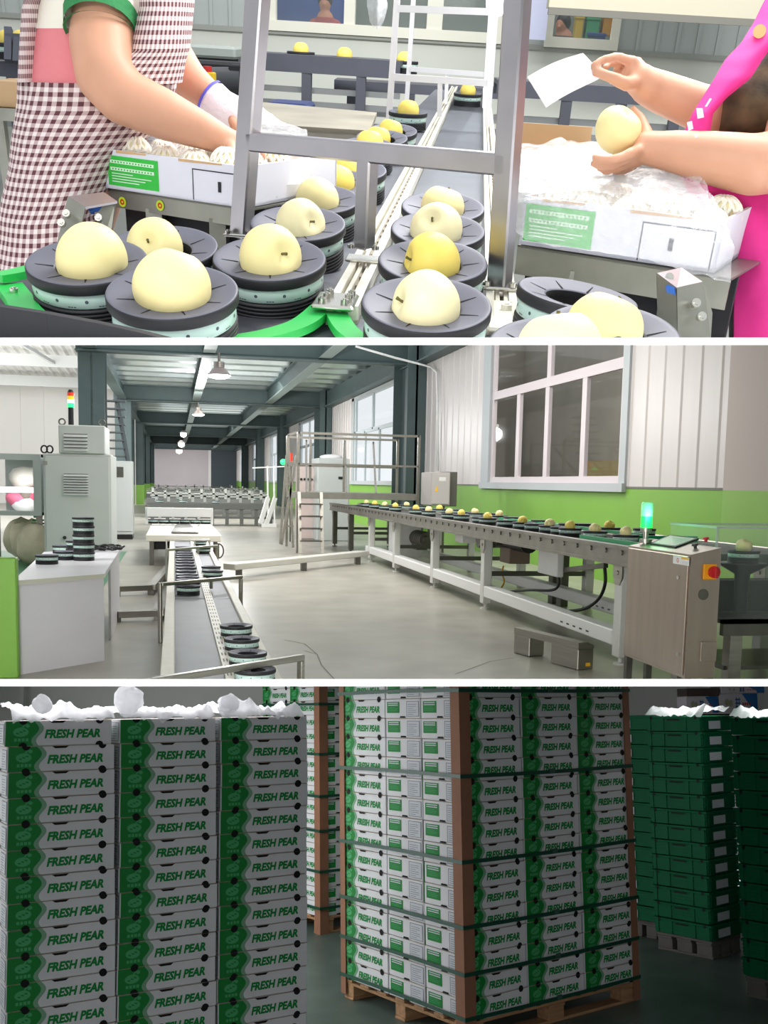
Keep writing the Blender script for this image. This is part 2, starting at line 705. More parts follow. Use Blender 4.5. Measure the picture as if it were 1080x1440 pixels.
    def cup_pear(px, py, label, plab, ppx=None, ppy=None, rp=.049, kind=0, prot=None, tilt=TH_, roll=0., spin=0., grp='cups on the packing line', z=zt):
        P = R.onz(px, py, z)
        E = Euler((tilt, roll, 0))
        M3 = E.to_matrix()
        base = P - M3 @ V((0, 0, hc))
        rot = (M3 @ Matrix.Rotation(spin, 3, 'Z')).to_euler()
        fruit_cup(rc, base, label, grp, rot)
        if plab:
            c_ = P + M3 @ V((0, 0, .006 + (rp - .047) * .8))
            if ppx:
                Z = R.depth(c_)
                c2 = C(ppx, ppy, Z)
                c_ = c_.lerp(c2, .8) - R.up * .0165
            pear(rp, c_, prot or (.8, .2, spin), plab, 'pears on the packing line', kind)
    cup_pear(122, 366, 'dark cup with code band at the far left of the near cups', 'pale pear in the far left near cup, stem dimple facing left', 132, 347, .053, 0, (-.5, -1.05, .2))
    cup_pear(228, 346, 'dark cup half hidden behind the two nearest left cups', 'pale pear in the half hidden cup, dark stem end facing front', 216, 331, .045, 0, (1.15, -.2, 0), spin=.4)
    cup_pear(242, 408, 'nearest dark cup on the left, in front of the other cups', 'smooth pale pear in the nearest left cup, no stem showing', 243, 384, .053, 0, (3.0, .3, .4), spin=.2)
    cup_pear(379, 362, 'dark cup left of the green guide and centre rail', 'pale pear beside the centre post foot, dimple turned right', 380, 346, .050, 0, (1.0, .9, .3), spin=.7)
    cup_pear(419, 313, 'second dark cup of the left queue, right above the one by the guide', 'pale pear second in the left queue', 423, 303, .047, 2, (.9, 1.0, .2), spin=.1)
    cup_pear(447, 279, 'third dark cup of the left queue', 'yellow pear third in the left queue', 446, 270, .047, 0, (-.6, .6, .2), spin=.9)
    cup_pear(472, 255, 'fourth dark cup of the left queue', 'yellow pear fourth in the left queue, partly behind the third', 472, 247, .046, 1, (-.4, .2, .1), spin=.4)
    cup_pear(496, 238, 'fifth dark cup of the left queue, just below the crossbar', 'yellow pear fifth in the left queue just below the crossbar', 490, 231, .043, 1, (-.5, .2, 0), spin=.3)
    cup_pear(515, 205, 'sixth dark cup of the left queue, behind the steel crossbar', 'yellow pear sixth in the left queue, just above the crossbar', 521, 193, .044, 1, (-.3, 0, 0))
    cup_pear(537, 193, 'seventh dark cup of the left queue', 'yellow pear seventh in the left queue above the crossbar', 530, 188, .044, 1, (-.2, .1, 0))
    cup_pear(553, 183, 'eighth dark cup of the left queue', 'yellow pear eighth in the left queue above the crossbar', 548, 178, .046, 1, (-.2, .2, 0))
    cup_pear(574, 157, 'last dark cup with white band in the left queue, below the back frame', 'yellow pear in the last white-banded cup of the left queue', 574, 150, .05, 1, (-.3, 0, 0), tilt=.05)
    cup_pear(600, 426, 'nearest dark cup in the right lane beside the end of the centre rail', 'nearest pale pear in the right lane with a bump on its left', 598, 416, .050, 2, (.2, -1.3, .2), spin=.2)
    cup_pear(609, 366, 'second dark cup in the right lane', 'deep yellow pear second in the right lane', 606, 356, .049, 1, (.3, -1.4, 0), spin=.6)
    cup_pear(616, 322, 'third dark cup in the right lane', 'pale pear third in the right lane', 613, 311, .050, 2, (.9, -.4, 0), spin=.3)
    cup_pear(623, 290, 'fourth dark cup in the right lane', 'pale yellow pear fourth in the right lane', 622, 280, .047, 0, (-.2, .2, 0), spin=.5)
    cup_pear(658, 131, 'distant dark cup with white band far along the right lane', 'tiny yellow pear in the distant cup of the right lane', 658, 124, .05, 1, (-.2, 0, 0), tilt=.05)
    cup_pear(813, 413, 'empty dark cup with open centre leaning at the lower right', None, tilt=.02, roll=.10, spin=.9)
    cup_pear(860, 468, 'dark cup at the lower right beneath the far one of two pears', 'pale pear at the lower right, the right one of two touching in view', 846, 443, .050, 0, (-.3, .3, 0))
    cup_pear(790, 492, 'dark cup cut by the lower edge at the right', 'pale pear cut by the lower edge at the right, nearest of all', 785, 470, .050, 2, (-.3, -.2, 0))

    # ---- near steel frame over the lanes
    f0, f1, f2 = R.onz(339, 331, zr), R.onz(512, 353, zr), R.onz(701, 405, zr)
    u = (f2 - f0)
    u.z = 0
    u.normalize()
    nrm = V((-u.y, u.x, 0))
    fp = lambda px, py: R.onplane(px, py, f2, nrm)
    fr = thing('steel_gantry', 'near square-tube stainless frame standing over both lanes', 'frame')
    tw = .045
    part('post', MB().bar(fp(339, 334), fp(370, -110), tw * .88, .03, nrm, .003), steel, fr)
    part('post', MB().bar(fp(702, 405), fp(735, -110), tw * .78, .03, nrm, .003), steel, fr)
    part('cross_bar', MB().bar(fp(352, 199), fp(716, 232), .03, .033, UP, .003), steel, fr)
    part('top_bar', MB().bar(fp(352, -112), fp(752, -96), .03, .033, UP, .003), steel, fr)
    part('middle_post', MB().bar(fp(512, 350), fp(517, 222), .030, .03, nrm, .003), steel, fr)
    for px, py in ((339, 332), (512, 352), (701, 404)):
        p = fp(px, py)
        m = MB()
        m.bb(p.x - .032, p.x + .032, p.y - .025, p.y + .025, zr, zr + .006, .002)
        for dx in (-.022, .022):
            bolts(m, p + V((dx, -.018, .006)), .007, .006)
        part('foot_plate', m, bolt, fr)

    # ---- the two frames farther back
    def portal(fl, fr_, topL, topR, bar, sub, label, tw):
        p0, p1 = R.onz(fl[0], fl[1], zr), R.onz(fr_[0], fr_[1], zr)
        u2 = (p1 - p0)
        u2.z = 0
        u2.normalize()
        n2 = V((-u2.y, u2.x, 0))
        g = lambda q: R.onplane(q[0], q[1], p0, n2)
        t = thing('guide_gantry', label, 'frame')
        wm = mat('frame_white', (232, 230, 232), .35, .2)
        part('post', MB().bar(g(fl), g(topL), tw), wm, t)
        part('post', MB().bar(g(fr_), g(topR), tw), wm, t)
        part('cross_bar', MB().bar(g(bar[0]), g(bar[1]), tw, tw, UP), wm, t)
        part('middle_post', MB().bar(g(sub[0]), g(sub[1]), tw * .8), wm, t)
        part('top_bar', MB().bar(g((topL[0], 12)), g((topR[0], 17)), tw, tw, UP), wm, t)
    portal((547, 167), (685, 178), (559, -10), (698, -10), ((552, 108), (688, 117)), ((618, 164), (619, 112)), 'white painted guide frame over the lanes behind the near frame', .028)
    portal((572, 143), (681, 152), (582, -10), (692, -10), ((576, 97), (684, 105)), ((627, 146), (629, 100)), 'second white guide frame, just behind the first one', .026)

    # ---- side ledges with boxes
    zl = .08

    def ledge(q0, q1, drop, ext0, label):
        p0, p1 = R.onz(q0[0], q0[1], zl), R.onz(q1[0], q1[1], zl)
        u2 = (p1 - p0).normalized()
        w2 = V((-u2.y, u2.x, 0))
        t = thing('side_table', label, 'table')
        L = (p1 - p0).length
        m = MB()
        m.prism([p0, p1, p1 + w2 * .40, p0 + w2 * .40], (0, 0, -.004))
        part('top', m, steel_d, t)
        m = MB()
        m.prism([p0, p1, p1 - V((0, 0, drop)), p0 - V((0, 0, drop))], w2 * .004)
        part('front_lip', m, steel_d, t)
        m = MB()
        m.prism([p0 + w2 * .05 - V((0, 0, .004)), p1 + w2 * .05 - V((0, 0, .004)), p1 + w2 * .05 - V((0, 0, .5)), p0 + w2 * .05 - V((0, 0, .5))], w2 * .01)
        part('shade_sheet', m, dark, t)  # dark sheet added to stand for the shade under the table
        for s in (.3, .75):
            q = p0 + u2 * (L * s) + w2 * .02
            part('leg', MB().bar(q - V((0, 0, .03)), q - V((0, 0, .6)), .035), steel_d, t)
        return t, p0, u2, w2, L
    tl, p0, u2, w2, L = ledge((152, 264), (352, 294), .038, 0, 'steel side table at the left with a thick front lip and two round stickers')
    for px, py in ((172, 284), (225, 289)):
        c_ = R.onplane(px, py, p0 - w2 * .002, w2)
        m = MB()
        m.disc(c_, u2, UP, .0105, 20, 0)
        m.disc(c_ - w2 * .0006, u2, UP, .006, 14, 1)
        m.disc(c_ - w2 * .0012 + u2 * .001, u2, UP, .0025, 8, 0)
        part('sticker', m, [mat('sticker_lime', (190, 220, 40), .5), mat('sticker_spot', (200, 50, 30), .5)], tl, 'round lime sticker with a red mark')
    boxw = mat('box_board', (222, 222, 232), .6, var=.03, scale=6)
    boxg = mat('box_print_green', (52, 186, 66), .6)
    boxk = mat('box_kraft', (206, 168, 120), .8)
    ink = mat('box_ink', (40, 40, 46), .7)
    boxl = mat('box_print_pale', (214, 240, 214), .6)

    def box(q0, q1, h_, dep, label, green_px, frame_px, one_px, inner=True):
        p0, p1 = R.onz(q0[0], q0[1], zl + .002), R.onz(q1[0], q1[1], zl + .002)
        u2 = (p1 - p0)
        u2.normalize()
        w2 = V((-u2.y, u2.x, 0))
        L = (p1 - p0).length
        t = thing('packing_box', label, 'carton')
        th = .006
        m = MB()
        H = V((0, 0, h_))
        m.prism([p0, p1, p1 + H, p0 + H], w2 * th, 0)
        m.prism([p0 + w2 * dep, p1 + w2 * dep, p1 + w2 * dep + H, p0 + w2 * dep + H], -w2 * th, 0)
        m.prism([p0, p0 + w2 * dep, p0 + w2 * dep + H, p0 + H], u2 * th, 0)
        m.prism([p1, p1 + w2 * dep, p1 + w2 * dep + H, p1 + H], -u2 * th, 0)
        m.prism([p0, p1, p1 + w2 * dep, p0 + w2 * dep], V((0, 0, .006)), 0)
        # kraft inside faces and worn rim
        for o_, a_, b_, s in ((p0 + w2 * (dep - th - .001), u2, L, 1), (p0 + u2 * (th + .001), w2, dep, 1), (p1 - u2 * (th + .001), w2, dep, 1)):
            m.poly([o_, o_ + a_ * b_, o_ + a_ * b_ + H, o_ + H], 1)
        for s0, s1 in ((.10, .32), (.55, .85)):
            m.poly([p0 + u2 * L * s0 - w2 * .001 + H, p0 + u2 * L * s1 - w2 * .001 + H, p0 + u2 * L * s1 - w2 * .001 + H * .96, p0 + u2 * L * s0 - w2 * .001 + H * .93], 1)
        part('body', m, [boxw, boxk], t)
        fpt = lambda px, py, k=1: R.onplane(px, py, p0 - w2 * .0008 * k, w2)
        g0, g1 = fpt(green_px[0], green_px[3]), fpt(green_px[2], green_px[1])
        gx0, gx1 = (g0 - p0).dot(u2), (fpt(green_px[2], green_px[3]) - p0).dot(u2)
        gz0, gz1 = .10 * h_, .86 * h_
        Q = lambda x, z, k: p0 + u2 * x + V((0, 0, z)) - w2 * .0008 * k
        m = MB()
        q4 = lambda x0, x1, z0, z1, mi, k: m.poly([Q(x0, z0, k), Q(x1, z0, k), Q(x1, z1, k), Q(x0, z1, k)], mi)
        q4(gx0, gx1, gz0, gz1, 0, 1)
        W_, H_ = gx1 - gx0, gz1 - gz0
        for zz in (.86, .62):                               # two pale strips with fine print
            q4(gx0 + .06 * W_, gx1 - .08 * W_, gz0 + (zz - .11) * H_, gz0 + zz * H_, 1, 2)
            for k in range(14):
                x = gx0 + .1 * W_ + k * .058 * W_
                q4(x, x + .03 * W_, gz0 + (zz - .08) * H_, gz0 + (zz - .03) * H_, 0, 3)
        for k in range(4):
            q4(gx0 + .08 * W_, gx0 + (.5 + .12 * ((k * 7) % 4)) * W_, gz0 + (.40 - k * .09) * H_, gz0 + (.43 - k * .09) * H_, 1, 2)
        part('green_label', m, [boxg, boxl], t, 'green printed label with pale text strips')
        m = MB()
        fx0, fx1 = (fpt(frame_px[0], frame_px[3]) - p0).dot(u2), (fpt(frame_px[2], frame_px[3]) - p0).dot(u2)
        fz1 = .80 * h_
        lw = .0022
        q4(fx0, fx0 + lw, .03 * h_, fz1, 0, 1)
        q4(fx0, fx1, fz1 - lw, fz1, 0, 1)
        q4(fx1 - lw, fx1, .03 * h_, fz1, 0, 1)
        ox = (fpt(*one_px) - p0).dot(u2)
        write(m, '1', Q(ox - .004, .30 * h_, 1.5), u2, UP, .008, .02, 0, .004)
        part('number_print', m, [ink], t)
        return t, p0, u2, w2, L
    bl_, b0, bu, bw, bL = box((149, 264), (345, 293), .078, .36, 'white carton with green label and number 1 on the left side table', (154, 226, 224, 268), (272, 236, 352, 290), (309, 268))
    tr_, p0r, u2r, w2r, Lr = ledge((728, 344), (1028, 392), .052, 0, 'steel side table at the right with a thick worn front lip')
    br_, c0, cu, cw, cL = box((730, 343), (1004, 384), .083, .30, 'white carton with green label and number 1 under clear plastic at the right', (733, 302, 830, 352), (893, 318, 998, 376), (941, 356))

    # foam-netted pears in the boxes
    net = mat('foam_net', (250, 246, 232), .7, var=.05, scale=30, bump=.5, bscale=80)

    def netted(p, r_, label):
        t = thing('netted_pear', label, 'pear', p, 0, 'foam netted pears in the boxes')
        m = MB()
        m.ball((0, 0, 0), r_ * .95, 18)
        part('body', m, mat('pear_skin_2', (240, 230, 176), .42), t)
        m = MB()
        for k in range(12):
            for s in (1, -1):
                pts = []
                for j in range(13):
                    t_ = PI * (.1 + .8 * j / 12)
                    q = 2 * PI * k / 12 + s * j * .10
                    pts.append(V((math.sin(t_) * math.cos(q), math.sin(t_) * math.sin(q), math.cos(t_))) * r_)
                m.tube(pts, .0035, 5)
        part('foam_sleeve', m, net, t)
    k = 0
    for (o_, uu, ww, LL, HH, nm, spots) in ((b0, bu, bw, bL, .078, 'left', [(x, y) for y in (.06, .15, .24) for x in (.10, .32, .54, .76)]), (c0, cu, cw, cL, .083, 'right', [(x, y) for y in (.06, .15, .24) for x in (.10, .30, .50, .70, .90)])):
        for i, (x, y) in enumerate(spots):
            row = ['front', 'middle', 'back'][[.06, .15, .24].index(y) % 3]
            nx = i % (4 if nm == 'left' else 5)
            p = o_ + uu * (LL * x) + ww * y + V((0, 0, HH * .72 + (.012 if (i * 7) % 3 == 0 else 0)))
            netted(p, .033, 'pear in white foam net in the %s box, %s row, %s from the left' % (nm, row, ORD[nx].replace('topmost', 'first')))

    # ---- crumpled plastic bags and film
    def film_mat(name, col, a_, tcol):
        f = mat(name, col, .12, alpha=a_, bump=.9, bscale=38, spec=.8)
        return f
    film = film_mat('clear_film', (250, 250, 255), .28, 1)
    filmw = film_mat('milky_film', (252, 252, 255), .42, 1)
    filmg = film_mat('green_film', (196, 240, 206), .6, 1)

    def sheet(px_grid, nu, nv, m_, label, seed, amp, name='plastic_film', kind=None):
        """px_grid: rows of (px,py,Z) control points"""
        rows = [[C(*q) for q in r] for r in px_grid]

        def at(r, u):
            k = u * (len(r) - 1)
            i = min(int(k), len(r) - 2)
            return r[i].lerp(r[i + 1], k - i)

        def fn(u, v):
            k = v * (len(rows) - 1)
            i = min(int(k), len(rows) - 2)
            p = at(rows[i], u).lerp(at(rows[i + 1], u), k - i)
            n1 = noise.noise_vector(p * 16 + V((seed, 0, 0)))
            n2 = noise.noise_vector(p * 45 + V((seed, 5, 0)))
            rdg = abs(noise.noise(p * 22 + V((0, seed, 0))))
            return p + n1 * amp + n2 * amp * .4 + V((0, 0, 1)) * (rdg * amp * 1.2)
        m = MB()
        m.grid(fn, nu, nv)
        return solo(name, m, m_, label, 'plastic film')
    Zf = R.depth(c0 + cu * .15)
    sheet([[(722, 205, Zf + .30), (790, 196, Zf + .30), (850, 205, Zf + .25), (930, 212, Zf + .15), (985, 250, Zf - .02)],
           [(722, 240, Zf + .10), (790, 225, Zf + .12), (850, 232, Zf + .10), (930, 240, Zf + .02), (1005, 280, Zf - .08)],
           [(722, 286, Zf - .0), (790, 282, Zf - .02), (850, 288, Zf - .05), (940, 300, Zf - .10), (1025, 318, Zf - .14)],
           [(726, 322, Zf - .0), (795, 325, Zf - .03), (865, 330, Zf - .06), (945, 342, Zf - .12), (1033, 350, Zf - .16)],
           [(738, 341, Zf - .01), (805, 350, Zf - .04), (880, 362, Zf - .07), (950, 378, Zf - .13), (1027, 402, Zf - .17)]], 70, 50, film, 'clear crinkled plastic bag draped over the right carton', 3, .007)
    sheet([[(724, 214, Zf + .26), (800, 204, Zf + .24), (860, 214, Zf + .18)], [(722, 236, Zf + .10), (800, 236, Zf + .1), (880, 240, Zf + .08)], [(724, 276, Zf + .0), (790, 270, Zf - .0), (865, 276, Zf - .02)]], 40, 26, filmw, 'milky white film bunched over the left half of the right carton', 11, .010)
    sheet([[(880, 236, Zf + .10), (940, 240, Zf + .05), (985, 262, Zf + .0)], [(880, 262, Zf + .05), (945, 262, Zf + .0), (1000, 288, Zf - .03)], [(885, 284, Zf - .0), (950, 296, Zf - .04), (1010, 306, Zf - .06)]], 36, 22, filmw, 'milky white film bunched over the right half of the right carton', 17, .008)
    Zb = R.depth(b0 + bu * .15)
    sheet([[(196, 190, Zb + .22), (250, 186, Zb + .24), (310, 196, Zb + .2)], [(180, 202, Zb + .1), (250, 204, Zb + .12), (322, 214, Zb + .1)], [(176, 212, Zb + .02), (250, 222, Zb + .0), (330, 234, Zb + .0)]], 40, 20, filmw, 'milky white film lining the left carton under the reaching arm', 23, .006)
    sheet([[(366, 152, Zb + .3), (392, 168, Zb + .3), (428, 184, Zb + .25)], [(364, 190, Zb + .16), (400, 196, Zb + .16), (442, 214, Zb + .12)], [(362, 240, Zb + .06), (396, 240, Zb + .05), (436, 246, Zb + .03)], [(362, 262, Zb + .02), (384, 262, Zb + .02), (424, 258, Zb + .02)]], 30, 30, filmw, 'white translucent bag hanging right of the left frame post', 31, .007)
    sheet([[(360, 238, Zb + .05), (378, 236, Zb + .05), (404, 240, Zb + .04)], [(362, 262, Zb + .02), (376, 264, Zb + .02), (396, 262, Zb + .01)], [(364, 284, Zb + .0), (376, 290, Zb + .0), (388, 280, Zb + .0)]], 20, 20, mat('green_sheet', (110, 214, 120), .3, alpha=.8, bump=.5, bscale=30), 'green plastic sheet showing beside the left frame post', 37, .004)

    # ---- folded steel sensor brackets
    def bracket(pxs, Z, label, flip):
        t = thing('sensor_bracket', label, 'bracket')
        P = lambda px, py, dz=0: C(px, py, Z + dz)
        m = MB()
        top = [P(*q) for q in pxs['top']]
        m.prism(top, -R.up * .004)
        part('top_plate', m, steel, t)
        m = MB()
        side = [P(*q) for q in pxs['side']]
        m.prism(side, R.fwd * .005)
        part('side_plate', m, steel_d, t)
        m = MB()
        s2 = [P(*q) for q in pxs['side2']]
        m.prism(s2, R.fwd * .005)
        part('side_plate', m, steel_d, t)
        for px, py, dz in pxs['bolts']:
            mm = MB()
            p = P(px, py, dz)
            mm.cyl(p + R.fwd * .004, p - R.fwd * .005, .0065, n=12)
            mm.cyl(p - R.fwd * .005, p - R.fwd * .007, .0035, n=6)
            part('bolt', mm, bolt, t)
        m = MB()
        o_ = [P(*q) for q in pxs['eye']]
        m.prism(o_, R.fwd * .01)
        part('sensor_eye', m, mat('sensor_blue', (60, 110, 200), .2), t)
    bracket(dict(top=((96, 276, -.02), (146, 270, .03), (165, 283, .0), (120, 291, -.05)), side=((95, 277, -.025), (120, 291, -.05), (108, 345, -.05), (80, 342, -.025)), side2=((133, 290, -.02), (162, 284, 0), (157, 322, 0), (150, 322, 0), (133, 318, -.02)), bolts=((94, 301, -.045), (87, 314, -.045), (139, 307, -.02)), eye=((122, 290, -.03), (148, 285, -.01), (142, 297, -.01), (126, 298, -.03))), 1.72, 'folded steel sensor bracket standing behind the far left cup', 0)
    bracket(dict(top=((924, 384, 0), (958, 376, .05), (988, 396, .0), (952, 406, -.04)), side=((952, 404, -.04), (989, 396, 0), (1002, 440, 0), (998, 500, 0), (954, 500, -.04)), side2=((924, 384, 0), (951, 404, -.04), (952, 470, -.04), (926, 448, 0)), bolts=((978, 427, -.03), (986, 446, -.03), (940, 391, .0)), eye=((938, 400, -.03), (948, 404, -.04), (950, 414, -.04), (940, 408, -.03))), 1.42, 'folded steel sensor bracket at the lower right under the carton', 1)

    # ---- packing worker at the left
    skin = mat('skin', (206, 154, 126), .5, var=.05, scale=12, sub=.08)

    def gingham():
        m = mat('gingham', (220, 208, 206), .85)
        nt = m.node_tree
        b = nt.nodes['Principled BSDF']
        uv = nt.nodes.new('ShaderNodeUVMap')
        sp = nt.nodes.new('ShaderNodeSeparateXYZ')
        nt.links.new(uv.outputs[0], sp.inputs[0])
        outs = []
        for ch in ('X', 'Y'):
            mu = nt.nodes.new('ShaderNodeMath')
            mu.operation = 'MULTIPLY'
            mu.inputs[1].default_value = 1 / .0195
            fr_ = nt.nodes.new('ShaderNodeMath')
            fr_.operation = 'FRACT'
            lt = nt.nodes.new('ShaderNodeMath')
            lt.operation = 'LESS_THAN'
            lt.inputs[1].default_value = .5
            nt.links.new(sp.outputs[ch], mu.inputs[0])
            nt.links.new(mu.outputs[0], fr_.inputs[0])
            nt.links.new(fr_.outputs[0], lt.inputs[0])
            outs.append(lt)
        ad = nt.nodes.new('ShaderNodeMath')
        ad.operation = 'ADD'
        nt.links.new(outs[0].outputs[0], ad.inputs[0])
        nt.links.new(outs[1].outputs[0], ad.inputs[1])
        hf = nt.nodes.new('ShaderNodeMath')
        hf.operation = 'MULTIPLY'
        hf.inputs[1].default_value = .5
        nt.links.new(ad.outputs[0], hf.inputs[0])
        rp = nt.nodes.new('ShaderNodeValToRGB')
        rp.color_ramp.interpolation = 'CONSTANT'
        e = rp.color_ramp.elements
        e[0].color, e[0].position = rgb(226, 216, 214), 0
        e[1].color, e[1].position = rgb(186, 160, 160), .3
        n3 = e.new(.8)
        n3.color = rgb(92, 54, 60)
        nt.links.new(hf.outputs[0], rp.inputs['Fac'])
        nt.links.new(rp.outputs['Color'], b.inputs['Base Color'])
        return m
    ging = gingham()
    fh = V((R.fwd.x, R.fwd.y, 0)).normalized()

    def loft(rows, Z, dep, t0, t1, nu, nv, m_=None, off=0., wr=.004, seed=1, mb=None, mi=0):
        """cloth round a body: rows of (py, left px, right px[, Z offset]); angles t0..t1 (0 = right, -90 deg = towards the lens)"""
        mb = mb or MB()
        L = [0]
        cs = []
        for r in rows:
            c_ = C((r[1] + r[2]) / 2, r[0], Z + (r[3] if len(r) > 3 else 0))
            cs.append((c_, (r[2] - r[1]) / 2 * Z / F + off))
        for i in range(1, len(cs)):
            L.append(L[-1] + (cs[i][0] - cs[i - 1][0]).length)

        def at(v):
            k = v * (len(cs) - 1)
            i = min(int(k), len(cs) - 2)
            f = k - i
            return cs[i][0].lerp(cs[i + 1][0], f), lerp(cs[i][1], cs[i + 1][1], f), lerp(L[i], L[i + 1], f)

        def fn(u, v):
            c_, a_, _ = at(v)
            t = lerp(t0, t1, u)
            p = c_ + R.rt * (a_ * math.cos(t)) + fh * ((dep + off) * math.sin(t))
            n_ = noise.noise(p * 9 + V((seed, 0, 0))) + .5 * noise.noise(V((p.x * 30, p.y * 30, p.z * 8 + seed)))
            return p + (R.rt * math.cos(t) + fh * math.sin(t)) * wr * n_

        def uv(u, v):
            c_, a_, l_ = at(v)
            return (lerp(t0, t1, u) * .14, l_)
        mb.grid(fn, nu, nv, mi, True, uv)
        return mb
    Zp = 2.20
    P3 = lambda px, py, Z: C(px, py, Z)
    body = MB()
    # trunk, neck, head (above the picture), both arms with five-fingered hands
    tr = [(P3(60, 470, Zp + .03), .10), (P3(70, 380, Zp + .03), .10), (P3(104, 260, Zp + .03), .11), (P3(140, 140, Zp + .02), .125), (P3(150, 40, Zp + .03), .125), (P3(170, -40, Zp + .05), .11), (P3(205, -110, Zp + .05), .055), (P3(228, -160, Zp + .03), .05)]
    cone_chain(body, [q[0] for q in tr], [q[1] for q in tr], 20)
    hd = P3(245, -215, Zp)
    body.ball(hd, .098, 20, sc=(.85, .95, 1.15))
    body.ball(P3(282, -190, Zp - .01), .02, 10)
    px_r = lambda px, Z: px * Z / F
    arm = [(150, 10, 2.10, 46), (143, 60, 2.06, 45), (148, 105, 2.04, 42), (172, 135, 2.04, 38), (235, 163, 2.06, 33), (285, 184, 2.08, 25), (312, 196, 2.10, 20)]
    cone_chain(body, [P3(*q[:3]) for q in arm], [px_r(q[3], q[2]) for q in arm], 18)
    arm2 = [(215, 20, 2.33, 40), (235, 75, 2.34, 34), (262, 112, 2.34, 29), (292, 135, 2.34, 22), (312, 150, 2.33, 18)]
    cone_chain(body, [P3(*q[:3]) for q in arm2], [px_r(q[3], q[2]) for q in arm2], 16)

    def hand(mb, wrist, palm, fingers, thumb, pr=.026, fr_=.0085):
        cone_chain(mb, [wrist, wrist.lerp(palm, .6), palm], [.027, .030, pr], 14)
        for i, f in enumerate(fingers):
            pts = [palm.lerp(f[0], .5)] + list(f)
            n_ = len(pts)
            cone_chain(mb, pts, [.011] + [lerp(fr_ + .0015, fr_ - .0015, k / max(1, n_ - 2)) for k in range(n_ - 1)], 10)
            mb.ball(f[0], .0115, 10)
        cone_chain(mb, [wrist.lerp(palm, .55)] + list(thumb), [.016] + [lerp(.013, .0085, k / max(1, len(thumb) - 1)) for k in range(len(thumb))], 10)
    hand(body, P3(312, 196, 2.10), P3(334, 207, 2.12), [[P3(352, 203 + 3 * k, 2.12 + .02 * k), P3(364, 209 + 3 * k, 2.12 + .02 * k), P3(370, 218 + 3 * k, 2.12 + .02 * k), P3(371, 226 + 2 * k, 2.12 + .02 * k)][: 4 - (k == 3)] for k in range(4)], [P3(326, 214, 2.07), P3(338, 224, 2.06), P3(348, 230, 2.07)])
    hand(body, P3(312, 150, 2.33), P3(335, 165, 2.33), [[P3(352, 172 + 4 * k, 2.33 - .02 * k), P3(364, 181 + 4 * k, 2.33 - .02 * k), P3(371, 191 + 4 * k, 2.33 - .02 * k), P3(374, 199 + 3 * k, 2.33 - .02 * k)][: 4 - (k == 3)] for k in range(4)], [P3(330, 176, 2.28), P3(342, 188, 2.27), P3(352, 194, 2.28)])
    t = thing('person', 'person in a brown gingham apron reaching into the left carton', 'person')
    bo = part('body', remeshed(body, .0065, 5), None, t)
    bo.data.materials.append(skin)
    shirtw = mat('shirt_white', (236, 230, 216), .85, bump=.3, bscale=60)
    shirtp = mat('shirt_pink', (222, 130, 136), .85, bump=.3, bscale=60)
    gcuff = mat('shirt_cuff', (46, 130, 74), .8, bump=.4, bscale=90)
    rows_w = [(-60, 75, 262), (10, 52, 256), (40, 44, 256)]
    sh = loft(rows_w, Zp, .15, -PI, PI, 48, 16, off=.002, wr=.003)
    loft([(40, 44, 256), (80, 36, 252), (122, 34, 244)], Zp, .15, -PI, PI, 48, 14, off=.002, wr=.005, mb=sh, mi=1)
    part('shirt', sh, [shirtw, shirtp], t)
    # short sleeve with green cuff
    m = MB()
    m.lathe([(.0, 0), (1, 0)], 2)
    m = MB()

    def tube_cloth(mb, pts, rs, n_, mi, wr=.003):
        pts = [V(p) for p in pts]
        vs = []
        a_ = None
        for i, p in enumerate(pts):
            d_ = (pts[min(i + 1, len(pts) - 1)] - pts[max(i - 1, 0)]).normalized()
            if a_ is None: a_ = d_.orthogonal().normalized()
            a_ = (a_ - d_ * a_.dot(d_)).normalized()
            b_ = d_.cross(a_)
            for j in range(n_):
                q = 2 * PI * j / n_
                w_ = wr * noise.noise(p * 20 + V((j * .7, 0, 0)))
                vs.append(p + (a_ * math.cos(q) + b_ * math.sin(q)) * (rs[i] + w_))
        fs = [(i * n_ + j, i * n_ + (j + 1) % n_, (i + 1) * n_ + (j + 1) % n_, (i + 1) * n_ + j) for i in range(len(pts) - 1) for j in range(n_)]
        mb.add(vs, fs, mi, True)
    tube_cloth(m, [P3(160, -50, 2.14), P3(150, -10, 2.10), P3(143, 28, 2.07)], [.088, .082, .076], 28, 0)
    tube_cloth(m, [P3(143, 24, 2.07), P3(141, 44, 2.06)], [.0775, .074], 28, 1, .001)
    tube_cloth(m, [P3(141, 44, 2.06), P3(141, 42, 2.06)], [.074, .068], 28, 1, .001)
    part('sleeve', m, [shirtw, gcuff], t)
    # apron: lower part all round, bib at the chest, strap at the back
    sk = [(112, 36, 244), (150, 32, 240), (220, 26, 176), (300, 14, 138), (380, 2, 140), (480, -12, 130)]
    ap = loft(sk, Zp, .16, -PI, PI, 72, 40, off=.008, wr=.008, seed=4)
    loft([(-60, 200, 268), (10, 204, 264), (70, 190, 260), (116, 120, 250)], Zp - .075, .10, -PI * .75, PI * .4, 30, 24, off=.008, wr=.004, seed=6, mb=ap)
    loft([(-60, 60, 84), (10, 42, 58), (60, 38, 55), (114, 35, 54)], Zp - .06, .06, -PI, 0, 8, 20, off=.006, wr=.001, seed=8, mb=ap)
    part('apron', ap, [ging], t)
    gl = MB()
    tube_cloth(gl, [P3(297, 138, 2.335), P3(312, 150, 2.33), P3(330, 162, 2.33), P3(350, 174, 2.32)], [.040, .040, .044, .040], 20, 0, .004)
    tube_cloth(gl, [P3(294.5, 136, 2.335), P3(297.5, 138.5, 2.335)], [.042, .042], 20, 1, 0)
